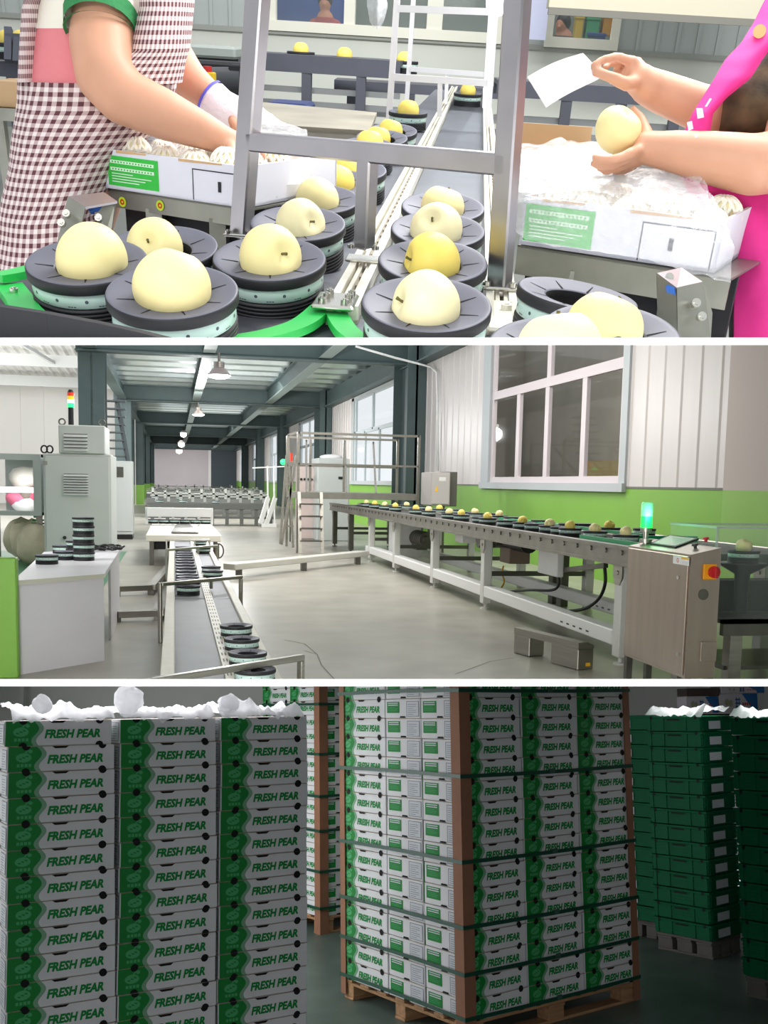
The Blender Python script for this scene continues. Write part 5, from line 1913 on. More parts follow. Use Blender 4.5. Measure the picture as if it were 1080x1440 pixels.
    for k, (px, py) in enumerate(((350, 948), (344, 924), (338, 904), (330, 885), (294, 806), (292, 800), (288, 773), (285, 763))):
        p = R.onz(px, py, lzt + .06)
        fruit_cup(rr, V((.425, p.y, lzt)), 'empty cup on the right lane of the left conveyor, %s from the lens' % ORD[k].replace('topmost', 'first'), 'empty cups in the right lane', (0, 0, k))

    # head table at the far end of that conveyor
    hd = thing('cup_table', 'white topped cup feeding table at the far end of the left conveyor', 'table', (0, 0, 0))
    fa = R.atZ(205, 752, 17.9)
    fb = R.atZ(312, 748, 17.9)
    zt3 = fa.z
    xa, xb, yy = fa.x, fb.x, fa.y
    part('top', MB().bb(xa, xb, yy, yy + 4.6, zt3 - .12, zt3, .01), mat('table_cream', (222, 218, 206), .5), hd)
    for xx in (xa + .1, xb - .1):
        for y2 in (yy + .15, yy + 4.4):
            part('leg', MB().bb(xx - .04, xx + .04, y2 - .04, y2 + .04, 0, zt3 - .12), steel_d, hd)
    part('under_box', MB().bb(xa + .12, xb - .3, yy + .3, yy + 2, .28, zt3 - .12), black, hd)
    py0 = yy + 4.2
    za, zb_ = R.ony(250, 727, py0).z, R.ony(250, 714, py0).z
    xl, xr = R.ony(206, 720, py0).x, R.ony(298, 720, py0).x
    part('hood_plate', MB().bb(xl, xr, py0, py0 + .05, za, zb_, .01), white, hd)
    for k in range(6):
        xx = lerp(xl, xr, k / 5)
        part('hood_post', MB().bb(xx - .03, xx + .03, py0 + .05, py0 + .1, zt3, zb_), white, hd)
    part('guide_plate', MB().prism([(xa + .45, yy + .4, zt3 + .01), (xa + .55, yy + 3.8, zt3 + .01), (xb - .5, yy + 3.8, zt3 + .01), (xb - .4, yy + .4, zt3 + .01)], (0, 0, .03)), steel_d, hd)
    part('hand_wheel', MB().tube([(xb - .05 + .09 * math.cos(t_), yy - .06, zt3 - .28 + .13 * math.sin(t_)) for t_ in [2 * PI * k_ / 18 for k_ in range(18)]], .012, 8, closed=True).bar((xb - .05, yy - .06, zt3 - .40), (xb - .05, yy - .06, zt3 - .16), .025), mat('wheel_dark', (70, 40, 44), .5), hd)
    for k in range(6):
        xx = lerp(xl + .15, xr - .15, k / 5)
        fruit_cup(rr, V((xx, py0 - .3, zt3 + .04)), 'empty cup on the far cup table, %s from its left end' % ORD[k].replace('topmost', 'first'), 'empty cups on the far table')

    # floor duct joining the two lines
    da, db = R.onz(310, 808, .0), R.onz(545, 783, .0)
    dt = thing('cable_bridge', 'long flat grey cable bridge crossing the floor between the two conveyors', 'cable bridge', (0, 0, 0))
    a, b = R.onz(322, 797, .2), R.onz(512, 778, .2)
    part('duct', MB().bar(a, b, .24, .1, ch=.01), mat('duct_grey', (190, 188, 180), .45, var=.04, scale=4), dt)
    for t in (.06, .5, .94):
        p = a.lerp(b, t)
        part('foot', MB().bb(p.x - .05, p.x + .05, p.y - .08, p.y + .08, 0, .15), steel_d, dt)
    for px0, py0_, px1, py1_, zz, lab in ((165, 828, 212, 826, .1, 'bent steel floor rail left of the left conveyor, farther one'), (165, 864, 222, 862, .08, 'bent steel floor rail left of the left conveyor, nearer one')):
        a, b = R.onz(px0, py0_, zz), R.onz(px1, py1_, zz)
        c = R.onz(px1 + (25 if py0_ < 840 else 18), py1_ - (28 if py0_ < 840 else 32), zz)
        o = thing('floor_rail', lab, 'rail', (0, 0, 0))
        part('rail', MB().bar(a, b, .12, .07).bar(b, c, .12, .07), steel, o)
        for q in (a, b, c):
            part('foot', MB().bb(q.x - .04, q.x + .04, q.y - .06, q.y + .06, 0, zz - .03), steel_d, o)

    # ---- white work table with cups
    pts = [R.onz(*q, .75) for q in ((18, 817), (147, 807), (170, 771), (62, 776))]
    fl_, fr_, br_, bl_ = pts
    tb = thing('work_table', 'white laminate work table holding stacks of dark cups at the left', 'table', (0, 0, 0))
    lam = mat('laminate', (222, 220, 226), .4, var=.02, scale=2)
    edge = mat('laminate_edge', (206, 204, 190), .5)
    m = MB()
    m.prism([p - V((0, 0, .035)) for p in pts], (0, 0, .035))
    part('top', m, [lam], tb)
    m = MB()
    u = (fr_ - fl_).normalized()
    w_ = (br_ - fr_).normalized()
    m.prism([fl_ - V((0, 0, .037)) - w_ * .004, fr_ - V((0, 0, .037)) - w_ * .004, fr_ - V((0, 0, .037)), fl_ - V((0, 0, .037))], (0, 0, .038))
    part('edge_band', m, edge, tb)
    m = MB()
    a, b = fl_ + u * .015 + w_ * .04, fr_ - u * .015 + w_ * .04
    for q in (a, b): q.z = 0
    m.prism([a, b, b + w_ * .03, a + w_ * .03], (0, 0, .715))
    part('front_panel', m, lam, tb)
    m = MB()
    c, d = b + w_ * .03, fr_ + (br_ - fr_) * .95 - u * .015
    d.z = 0
    c = b + w_ * ((br_ - fr_).length * .35)
    m.prism([c, d, d - u * .03, c - u * .03], (0, 0, .715))
    part('side_panel', m, lam, tb)
    c2, d2 = a + w_ * ((bl_ - fl_).length * .5), bl_ + u * .015
    d2.z = 0
    m = MB()
    m.prism([c2, d2, d2 + u * .03, c2 + u * .03], (0, 0, .715))
    part('side_panel', m, lam, tb)
    # cups: one tall stack, low ones around it
    def cup_at(px, py, z, lab, grp, rr_=.105):
        p = R.onz(px, py, z)
        fruit_cup(rr_, V((p.x, p.y, z)), lab, grp, (0, 0, px))
        return p
    base = R.onz(118, 788, .75)
    hgt = .805 * .105
    for k in range(5):
        fruit_cup(.105, V((base.x + .004 * math.sin(k * 3), base.y, .75 + k * hgt)), 'dark cup in the tall stack on the white work table, %s' % nth(4 - k), 'cups on the work table', (0, 0, k))
    for k in range(2):
        q = base + V((-.11, .45, 0))
        fruit_cup(.105, V((q.x, q.y, .75 + k * hgt)), ('lower' if k == 0 else 'upper') + ' cup of the short stack just behind the tall stack on the work table', 'cups on the work table')
    cup_at(66, 793, .75, 'dark cup lying alone at the left front of the white work table', 'cups on the work table')
    cup_at(92, 787, .75, 'dark cup between the lone cup and the tall stack on the work table', 'cups on the work table')
    cup_at(88, 778, .75, 'dark cup at the back left of the white work table', 'cups on the work table')
    p = R.onz(148, 773, .75)
    m = MB()
    for k in range(16):
        rr2 = random.Random(k)
        q = p + V((rr2.uniform(-.12, .14), rr2.uniform(-.3, .3), rr2.uniform(.012, .04)))
        m.tube([q + V((.07 * math.cos(t_), .07 * math.sin(t_), .012 * math.sin(t_ * 2 + k))) for t_ in [2 * PI * j / 12 for j in range(12)]], .010, 6, closed=True)
    solo('rubber_rings', m, black, 'loose heap of thin black rubber rings at the back of the work table', 'rings', kind='stuff')

    # ---- green low wall at the left edge
    p0 = R.atZ(11, 790, 8.3)
    pw = R.atZ(26, 950, 7.7)
    m = MB()
    m.bb(-6, pw.x, pw.y, pw.y + .12, 0, R.atZ(20, 783, 7.7).z, .01)
    struct('wall_left_low', m, greenp)

    # ---- switch cabinets at the left
    def cabinet(px0, px1, pyt, zbot, Z, dep, label, name='switch_cabinet'):
        a, b = R.atZ(px0, pyt, Z), R.atZ(px1, pyt, Z)
        b = R.ony(px1, pyt, a.y)
        t = thing(name, label, 'cabinet', (a.x, a.y, 0))
        w_, h_ = b.x - a.x, a.z
        part('body', MB().bb(0, w_, .02, dep, zbot, h_, .012), greyp, t)
        d = part('door', MB().bb(.03, w_ - .03, 0, .02, zbot + .08, h_ - .04, .01), greyp, t)
        return t, w_, h_, a, d

    def louvre(par, x0_, x1_, z0_, z1_, n_, y_=0.0):
        m = MB()
        m.bb(x0_ - .02, x1_ + .02, y_ - .006, y_, z0_ - .02, z1_ + .02, mi=0)
        for k in range(n_):
            z = lerp(z0_, z1_, (k + .5) / n_)
            hh = (z1_ - z0_) / n_
            m.prism([(x0_, y_ - .006, z - hh * .40), (x0_, y_ - .035, z - hh * .40), (x0_, y_ - .006, z + hh * .35)], (x1_ - x0_, 0, 0), 0)
            m.bb(x0_, x1_, y_ - .0065, y_ - .006, z + hh * .33, z + hh * .6, mi=1)
        return part('louvre', m, [greyp, mat('louvre_dark', (92, 92, 88), .7)], par)
    Z1 = 16.5
    t, w_, h_, a, d = cabinet(60, 156, 637, 0, Z1, 1.6, 'tall light grey switch cabinet with louvred door behind the work table')
    rel = lambda px, py: R.ony(px, py, a.y) - V((a.x, a.y, 0))
    q0, q1 = rel(90, 696), rel(124, 667)
    louvre(d, q0.x, q1.x, q0.z, q1.z, 8)
    q = rel(91, 756)
    part('lock', MB().cyl((q.x, 0, q.z), (q.x, -.03, q.z), .03, n=12), black, d)
    q = rel(63, 651)
    part('plate', MB().bb(q.x - .03, q.x + .04, -.006, 0, q.z - .03, q.z + .03), steel_d, d)
    # the box standing on it
    q0, q1 = R.ony(82, 597, a.y), R.ony(148, 637, a.y)
    t2 = thing('fan_box', 'smaller grey louvred box standing on top of the tall switch cabinet', 'cabinet', (q0.x, a.y, h_ + .002))
    bw, bh = q1.x - q0.x, q0.z - h_
    part('body', MB().bb(0, bw, 0, 1.2, 0, bh, .015), greyp, t2)
    r0, r1 = rel(90, 634), rel(123, 611)
    louvre(t2, r0.x - (q0.x - a.x), r1.x - (q0.x - a.x), r0.z - h_, r1.z - h_, 5)
    for xx in (.05, bw - .05):
        part('lifting_eye', MB().tube([(xx + .05 * math.cos(t_), .1, bh + .05 + .05 * math.sin(t_)) for t_ in [2 * PI * k_ / 14 for k_ in range(14)]], .014, 7, closed=True), steel_d, t2)
    for px in (59, 67):
        q = R.ony(px, 637, a.y)
        part('lifting_eye', MB().tube([(q.x - a.x + .05 * math.cos(t_), .3, h_ + .07 + .06 * math.sin(t_)) for t_ in [2 * PI * k_ / 14 for k_ in range(14)]], .014, 7, closed=True), black, t)
    # stack light
    q = R.ony(100, 597, a.y + .4)
    sl_ = thing('stack_light', 'red, amber and green stack light on a black stem above the louvred box', 'signal light', (q.x, a.y + .4, h_ + bh))
    zz = lambda py: R.ony(100, py, a.y + .4).z - h_ - bh
    part('stem', MB().cyl((0, 0, 0), (0, 0, zz(573)), .045, n=12), black, sl_)
    cols = [('green_lens', (40, 220, 110), 573, 567, 2.5), ('white_lens', (210, 250, 220), 567, 562, 1.2), ('amber_lens', (240, 200, 50), 562, 557, .6), ('red_lens', (220, 60, 40), 557, 552, .5)]
    for nm, c, pa, pb, es in cols:
        part(nm, MB().cyl((0, 0, zz(pa)), (0, 0, zz(pb)), .055, n=16), mat('stack_' + nm, c, .3, emit=c, estr=es), sl_)
    part('cap', MB().cyl((0, 0, zz(552)), (0, 0, zz(548)), .055, .03, n=16), black, sl_)
    # second cabinet
    t, w_, h_, a2, d = cabinet(161, 186, 648, .12, 25.5, .9, 'narrow pale cabinet standing between the tall switch cabinet and the green columns')
    part('plinth', MB().bb(.01, w_ - .01, .03, .85, 0, .12), black, t)
    part('display', MB().bb(w_ * .12, w_ * .5, -.01, 0, h_ - .42, h_ - .15), steel_d, d)
    # machine with a lit window at the left edge
    a = R.atZ(-14, 637, 17.2)
    b = R.ony(57, 637, a.y)
    t = thing('sleeving_machine', 'grey machine housing with a lit opening at the left edge behind the table', 'machine', (a.x, a.y, 0))
    w_, h_ = b.x - a.x, a.z
    rl = lambda px, py: R.ony(px, py, a.y) - V((a.x, a.y, 0))
    o1, o0 = rl(46, 647), rl(-4, 718)
    zb_ = rl(20, 725).z
    m = MB()
    m.bb(0, w_, 0, .05, o1.z, h_).bb(0, w_, 0, .05, zb_, o0.z).bb(o1.x, w_, 0, .05, o0.z, o1.z).bb(0, o0.x, 0, .05, o0.z, o1.z)
    m.bb(0, w_, .05, 1.6, h_ - .05, h_).bb(w_ - .05, w_, .05, 1.6, zb_, h_).bb(0, w_, .05, 1.6, zb_, zb_ + .05).bb(0, w_, 1.55, 1.6, zb_, h_)
    part('housing', m, greyp, t)
    for xx in (.06, w_ - .06):
        part('leg', MB().bb(xx - .05, xx + .05, .1, .2, 0, zb_), steel_d, t)
    q = rl(20, 690)
    part('lamp_tube', MB().cyl((0.06, .3, rl(20, 689).z), (w_ - .1, .3, rl(20, 689).z), .05, n=10), mat('tube_lit', (255, 255, 255), .4, emit=(255, 255, 255), estr=4), t)
    ld = bpy.data.lights.new('machine_light', 'POINT')
    ld.energy, ld.shadow_soft_size = 14, .15
    o = bpy.data.objects.new('machine_light', ld)
    link(o)
    o.location = (a.x + w_ * .6, a.y + .25, rl(20, 684).z)

    def lump(px, py, rr_, c, lab, par=t, sc=(1.2, 1, .8), nm='film_roll'):
        p = rl(px, py)
        m = MB()
        m.ball((p.x, .8, p.z), rr_, 14, sc=sc)
        m.v = [tuple(V(v) + V((0, 0, .25 * rr_ * noise.noise(V(v) * 4)))) for v in m.v]
        o = part(nm, m, mat('heap_' + lab, c, .6), par)
        return o
    lump(30, 672, .26, (190, 184, 176), 'grey', sc=(1.3, 1, .8), nm='net_sack')
    lump(14, 702, .17, (236, 120, 150), 'pink', nm='net_bundle')
    lump(42, 700, .14, (226, 90, 120), 'rose', nm='net_bundle')
    lump(28, 698, .14, (130, 120, 110), 'dark', nm='net_bundle')
    lump(26, 711, .2, (238, 238, 236), 'white', nm='net_bundle')
    lump(45, 709, .13, (240, 190, 80), 'yellow', nm='net_bundle')
    # sacks on the green floor
    sack = mat('woven_sack', (206, 196, 170), .8, var=.12, scale=5, bump=.25, bscale=30)
    for k, (px, py, lab, lean) in enumerate(((22, 748, 'plump woven sack leaning at the left edge under the lit machine', .5), (50, 752, 'woven sack with a green print leaning under the lit machine, right one', -.4), (52, 764, 'woven sack lying flat in front of the green printed one', 0))):
        p = R.atZ(px, py, (18.7, 18.5, 17.6)[k])
        m = MB()
        hh = p.z * 2 if k < 2 else .5
        def fs(u, v):
            t_ = 2 * PI * u
            z = v
            rr_ = .36 * (math.sin(PI * min(max(z, .03), .97)) ** .35)
            return V((rr_ * math.cos(t_) * 1.0, rr_ * .8 * math.sin(t_), z * .72))
        m.grid(fs, 24, 14)
        Rm = Matrix.Rotation(lean * .7, 3, 'Y') if k < 2 else Matrix.Rotation(1.45, 3, 'Y')
        m.v = [tuple(Rm @ (V(v) + .05 * noise.noise_vector(V(v) * 4 + V((k * 7, 0, 0))))) for v in m.v]
        zmin = min(v[2] for v in m.v)
        o = thing('sack', lab, 'sack', (p.x + (.35 if k == 2 else 0) * -1, p.y, -zmin), 0, 'sacks at the left')
        part('bag', m, sack, o)
        if k == 1:
            m2 = MB()
            q = R.atZ(51, 740, 17.9)
            for j in range(3):
                m2.bb(-.12 + j * .02, .12 - .02 * j, -.012, 0, j * .06, j * .06 + .035)
            pr = part('print', m2, mat('sack_print', (50, 150, 90), .7), o, 'green print')
            pr.location = (q.x - p.x, -.33, q.z + zmin + .02)

    # ---- ladder platform
    pf = thing('service_platform', 'stainless service platform with handrails and a ladder stair over the conveyor end', 'platform', (0, 0, 0))
    Y = 22.0
    P = lambda px, py, y=Y: R.ony(px, py, y)
    Yb = 24.2
    zpl = P(420, 692).z
    xL, xR = P(419, 690).x, P(574, 690).x
    xR = max(xR, x1 + .07)
    zr, zm = P(419, 607).z, P(419, 651).z
    part('deck', MB().bb(xL, xR, Y, Yb, zpl - .14, zpl), mat('deck_steel', (150, 148, 140), .4, .7, var=.08, scale=8), pf)
    s_ = .028
    for y_ in (Y, Yb):
        for xx in (xL, xR):
            part('post', MB().bb(xx - s_, xx + s_, y_ - s_, y_ + s_, 0 if xx == xL else 0, zr), steel, pf)
        part('top_rail', MB().bb(xL, xR, y_ - s_, y_ + s_, zr - .05, zr), steel, pf)
        part('mid_rail', MB().bb(xL, xR, y_ - s_, y_ + s_, zm - .04, zm), steel, pf)
    for px in (507, 455):
        xx = P(px, 650).x
        part('post', MB().bb(xx - s_, xx + s_, Yb - s_, Yb + s_, zpl, zr - .06), steel, pf)
    for (ax_, bx_) in ((508, 488), (552, 530), (449, 432)):
        part('brace', MB().bar(V((P(ax_, 615).x, Yb, zr - .1)), V((P(bx_, 690).x, Y + .1, zpl)), .045), steel, pf)
    xx0, xx1 = P(420, 700).x, P(451, 700).x
    for xx, dy in ((xx0, 0), (xx1, 0)):
        part('stair_leg', MB().bar((xx, Y - .05, zpl), (xx, Y - .35, 0), .07), steel, pf)
    for k in range(4):
        z = zpl * (.82 - k * .2)
        part('step', MB().bb(xx0, xx1, Y - .34 + .0, Y - .02, z - .03, z), steel_d, pf)
    for (px0, px1) in ((400, 414), (404, 412)):
        pass
    lad = thing('a_frame_ladder', 'thin stainless A-shaped ladder frame left of the service platform', 'ladder', (0, 0, 0))
    for pts_ in (((417, 608), (405, 612)), ((405, 612), (412, 770)), ((403, 640), (394, 765)), ((417, 640), (396, 766))):
        a, b = P(*pts_[0]), P(*pts_[1])
        b.z = max(b.z, 0)
        part('rail', MB().bar(a, b, .05), steel, lad)
    for k in range(4):
        a, b = P(404, 650 + 30 * k), P(413, 650 + 30 * k)
        part('rung', MB().bar(a, b, .04), steel, lad)

    # cabinets by the windows behind it
    a = R.atZ(447, 644, 26.5)
    b = R.ony(492, 644, a.y)
    t = thing('grey_cabinet', 'large pale grey cabinet behind the service platform rails', 'cabinet', (a.x, a.y, 0))
    part('body', MB().bb(0, b.x - a.x, 0, 1.5, 0, a.z, .02), greyp, t)
    part('handle', MB().bb((b.x - a.x) * .65, (b.x - a.x) * .8, -.02, 0, a.z - .55, a.z - .48), black, t)
    part('roof_bag', MB().ball(((b.x - a.x) * .5, .5, a.z + .04), .2, 12, sc=(1.6, 1, .4)), white, t)
    a = R.atZ(419, 652, 27.2)
    b = R.ony(443, 652, a.y)
    t = thing('beige_cabinet', 'pinkish beige cabinet with a row of knobs left of the pale grey cabinet', 'cabinet', (a.x, a.y, 0))
    part('body', MB().bb(0, b.x - a.x, 0, .5, 0, a.z, .02), mat('cab_beige', (206, 188, 182), .5), t)
    for k in range(4):
        part('knob', MB().cyl(((b.x - a.x) * (.2 + .2 * k), 0, a.z - .42), ((b.x - a.x) * (.2 + .2 * k), -.03, a.z - .42), .035, n=10), black, t)
    q = R.atZ(409, 650, 26)
    t = thing('stack_light', 'small red and green stack light beside the beige cabinet', 'signal light', (q.x, q.y, 0))
    part('stem', MB().cyl((0, 0, 0), (0, 0, q.z - .1), .02, n=8), steel_d, t)
    part('green_lens', MB().ball((-.2, 0, q.z), .08, 12), mat('stack_green_lens', (40, 220, 110), .3), t)
    part('red_lens', MB().cyl((0, 0, q.z), (0, 0, q.z + .24), .05, n=12), mat('stack_red_lens', (220, 60, 40), .3), t)

    # junction box by the column
    a = R.atZ(607, 664, 21)
    b = R.ony(634, 664, a.y)
    zb_ = R.ony(620, 711, a.y).z
    t = thing('junction_box', 'grey junction box with a yellow warning mark beside the dark column', 'electrical box', (a.x, a.y, 0))
    w_ = b.x - a.x
    b2 = R.atZ(652, 664, R.depth(V((b.x, a.y + .9, 1.5))))
    part('body', MB().bb(0, w_, .02, .9, zb_, a.z, .012), mat('jbox_grey', (170, 164, 160), .5), t)
    part('door', MB().bb(.02, w_ - .02, 0, .02, zb_ + .03, a.z - .03, .006), mat('jbox_door', (186, 180, 178), .5), t)
    part('warning_mark', MB().poly([V((w_ * .2, -.002, zb_ + (a.z - zb_) * .42)), V((w_ * .36, -.002, zb_ + (a.z - zb_) * .42)), V((w_ * .28, -.002, zb_ + (a.z - zb_) * .62))]), mat('sticker_yellow', (240, 190, 40), .6), t, 'yellow triangle')
    part('name_plate', MB().bb(w_ * .4, w_ * .75, -.003, 0, a.z - .18, a.z - .1), white, t)
    part('side_cover', MB().bb(w_, w_ + .22, .25, .9, zb_ - .02, a.z + .02, .01), mat('jbox_dark', (92, 90, 84), .6), t)
    for xx in (.06, w_ - .06):
        part('post', MB().bb(xx - .03, xx + .03, .3, .36, 0, zb_), steel_d, t)
    # cable and conduit by the column
    a_, b_ = R.onx(611, 520, 6.7), R.onx(612, 662, 6.7)
    solo('conduit', MB().tube([R.ony(500, 487, 27.3), R.ony(555, 503, 27.3), R.ony(606, 516, 27.3), R.onx(614, 524, 6.98), R.onx(615, 560, 6.98), R.onx(616, 662, 6.98)], .03, 6), white, 'thin white conduit running down beside the dark column', 'conduit')

    # ---- far conveyors
    rnd = random.Random(4)
    fm = mat('far_steel', (96, 98, 95), .5, .3)
    far = [(35, 210, 385, 716, 'nearest'), (42, 205, 380, 706, 'second'), (50, 205, 378, 701, 'third'), (60, 205, 372, 697, 'fourth'), (72, 208, 366, 693.5, 'fifth'), (90, 210, 360, 690, 'farthest')]
    for k, (y_, pa, pb, py, nm) in enumerate(far):
        xa_, xb_ = R.ony(pa, py, y_).x, R.ony(pb, py, y_).x
        xa_, xb_ = max(xa_, XL + .5), min(xb_, XW - 1)
        z = .78
        t = thing('cross_conveyor', 'dull steel cross conveyor in the distant lines, %s from the lens' % nm, 'conveyor', (xa_, y_, 0), 0, 'distant cross conveyors')
        L_ = xb_ - xa_
        part('frame', MB().bb(0, L_, 0, .12, z - .22, z).bb(0, L_, 1.5, 1.62, z - .22, z), fm, t)
        part('belt', MB().bb(0, L_, .12, 1.5, z - .1, z - .04), mat('far_belt', (118, 120, 116), .5), t)
        n_ = 9
        for j in range(n_):
            xx = .1 + (L_ - .2) * j / (n_ - 1)
            part('leg', MB().bb(xx - .06, xx + .06, 0, .1, 0, z - .2), fm, t)
        part('lower_bar', MB().bb(0, L_, .02, .08, .25, .33), fm, t)
        part('guard_rail', MB().bb(0, L_, 1.5, 1.56, z + .18, z + .24), mat('far_rail', (150, 152, 146), .5), t)
        for j in range(10):
            xx = L_ * (j + .5) / 10
            part('rail_post', MB().bb(xx - .05, xx + .05, 1.5, 1.56, z, z + .3 + .15 * rnd.random()), mat('far_rail', (150, 152, 146), .5), t)
        for j in range(5):
            if rnd.random() < .7:
                fruit_cup(.2 if k > 2 else .14, V((xa_ + L_ * (j + .3 + .4 * rnd.random()) / 5, y_ + .7, z - .04)), 'tiny cup on the %s distant cross conveyor, %s from its left end' % (nm, ORD[j].replace('topmost', 'first')), 'cups on the distant conveyors')
    # white slanted stands
    t = thing('slanted_stand', 'white painted stand of slanted posts near the end of the hall aisle', 'stand', (0, 0, 0))
    for (p0, p1) in (((377, 700), (366, 736)), ((387, 700), (374, 739)), ((385, 655), (386, 738)), ((376, 655), (377, 734))):
        a, b = R.atZ(p0[0], p0[1], 34), R.atZ(p1[0], p1[1], 34)
        part('post', MB().bar(a, b, .13 if p0[1] > 690 else .05), white, t)
    a, b = R.atZ(368, 739, 34), R.atZ(389, 739, 34)
    part('foot_bar', MB().bar(a, b, .12), white, t)
    a, b = R.atZ(355, 658, 34), R.atZ(400, 656, 34)
    part('cross_bar', MB().bar(a, b, .04), white, t)

    # ---- lamps
    lampw = mat('lamp_lit', (255, 255, 250), .4, emit=(255, 252, 240), estr=6)
    shade = mat('lamp_shade', (150, 140, 136), .4, .5)
    for k, (px, py, y_, wpx, lab) in enumerate(((308, 528, 24, 17, 'round pendant lamp with flared shade, nearest of the hall lamps'), (279, 583, 41, 9, 'small round pendant lamp with flared shade under the second beam'))):
        p = R.ony(px, py, y_)
        r_ = wpx * R.depth(p) / 1400
        t = thing('pendant_lamp', lab, 'lamp', p, 0, 'pendant lamps')
        m = MB()
        m.lathe([(r_, 0), (r_ * .95, .05 * r_), (r_ * .55, .55 * r_), (r_ * .42, .62 * r_), (r_ * .42, 1.1 * r_), (0, 1.12 * r_)], 28)
        part('shade', m, shade, t)
        m = MB()
        m.lathe([(r_ * .93, .02 * r_), (r_ * .8, -.14 * r_), (r_ * .45, -.24 * r_), (0, -.27 * r_)], 28)
        part('bulb', m, lampw, t)
        m = MB()
        for j in range(5):
            m.lathe([(r_ * .46, (.66 + j * .09) * r_), (r_ * .46, (.70 + j * .09) * r_)], 20)
        part('cooling_fin', m, steel, t)
        part('hook', MB().cyl((0, 0, 1.1 * r_), (0, 0, 1.9 * r_), .03, n=8), steel_d, t)
        ld = bpy.data.lights.new('lamp_light', 'POINT')
        ld.energy, ld.shadow_soft_size = (500, 700)[k], .3
        o = bpy.data.objects.new('lamp_light', ld)
        link(o)
        o.location = p + V((0, 0, -.4))
    for k, (px, py, y_, nm) in enumerate(((258, 611, 58, 'nearest'), (255, 625, 74, 'second'), (252, 634, 92, 'farthest'))):
        p = R.ony(px, py, y_)
        t = thing('high_bay_lamp', 'glowing round lamp in the distant row under the deck, %s' % nm, 'lamp', p, 0, 'distant glowing lamps')
        r_ = 4.5 * R.depth(p) / 1400
        part('bulb', MB().ball((0, 0, 0), r_, 16, sc=(1, 1, .9)), lampw, t)
        part('shade', MB().lathe([(r_ * 1.3, .1), (r_ * .4, r_ * 1.3), (0, r_ * 1.3)], 18), shade, t)
    # light of the hall lamps, and unseen area lights added as fill
    area('hall_light', (3, 16, 5.2), (3, 17, 0), 5, 8, 560, (1, .97, .92))
    area('hall_light', (2.5, 38, 4.9), (2.5, 39, 0), 5, 12, 650, (1, .97, .93))
    area('hall_light', (2.5, 72, 4.9), (2.5, 73, 0), 6, 24, 1300, (1, .98, .95))
    area('hall_light', (2, 106, 4.6), (2, 112, .5), 6, 12, 1500, (1, .97, .97))  # this one is added only to brighten the back wall
    area('deck_fill', (2.2, 34, 3.2), (2.2, 34.5, 8), 6, 18, 170, (.95, 1, 1))  # unseen upward lights added to brighten the deck
    area('deck_fill', (2.2, 66, 3.2), (2.2, 66.5, 8), 6, 30, 330, (.95, 1, 1))
    area('bay_fill', (-9, 30, 6.2), (-12, 60, 3), 10, 4, 2300, (1, 1, 1))  # added area lights whitening the bay, the roof has no opening
    area('bay_fill', (-10, 40, 6.4), (-10, 40.2, 0), 10, 20, 1300, (1, 1, 1))
    area('bay_uplight', (-10, 46, 3.0), (-10, 46.5, 9), 10, 20, 900, (1, 1, 1))
    area('table_fill', (-1.2, 1.3, 1.5), (-.7, 10, .9), .9, .25, 150, (1, .98, .96))  # added fill from the lens side for the table and cabinet fronts
    area('cabinet_fill', (-1.6, 9.5, 2.35), (-2.9, 16.5, 1.2), .8, .4, 55, (1, .99, .97))  # second added fill, aimed at the switch cabinets
    area('store_fill', (9.2, 20, 5.5), (9.2, 20, 0), 2, 6, 160, (1, .96, .9))  # added light so the room behind the dark window is not black


if not ONLY or 'm' in ONLY:
    build_mid()
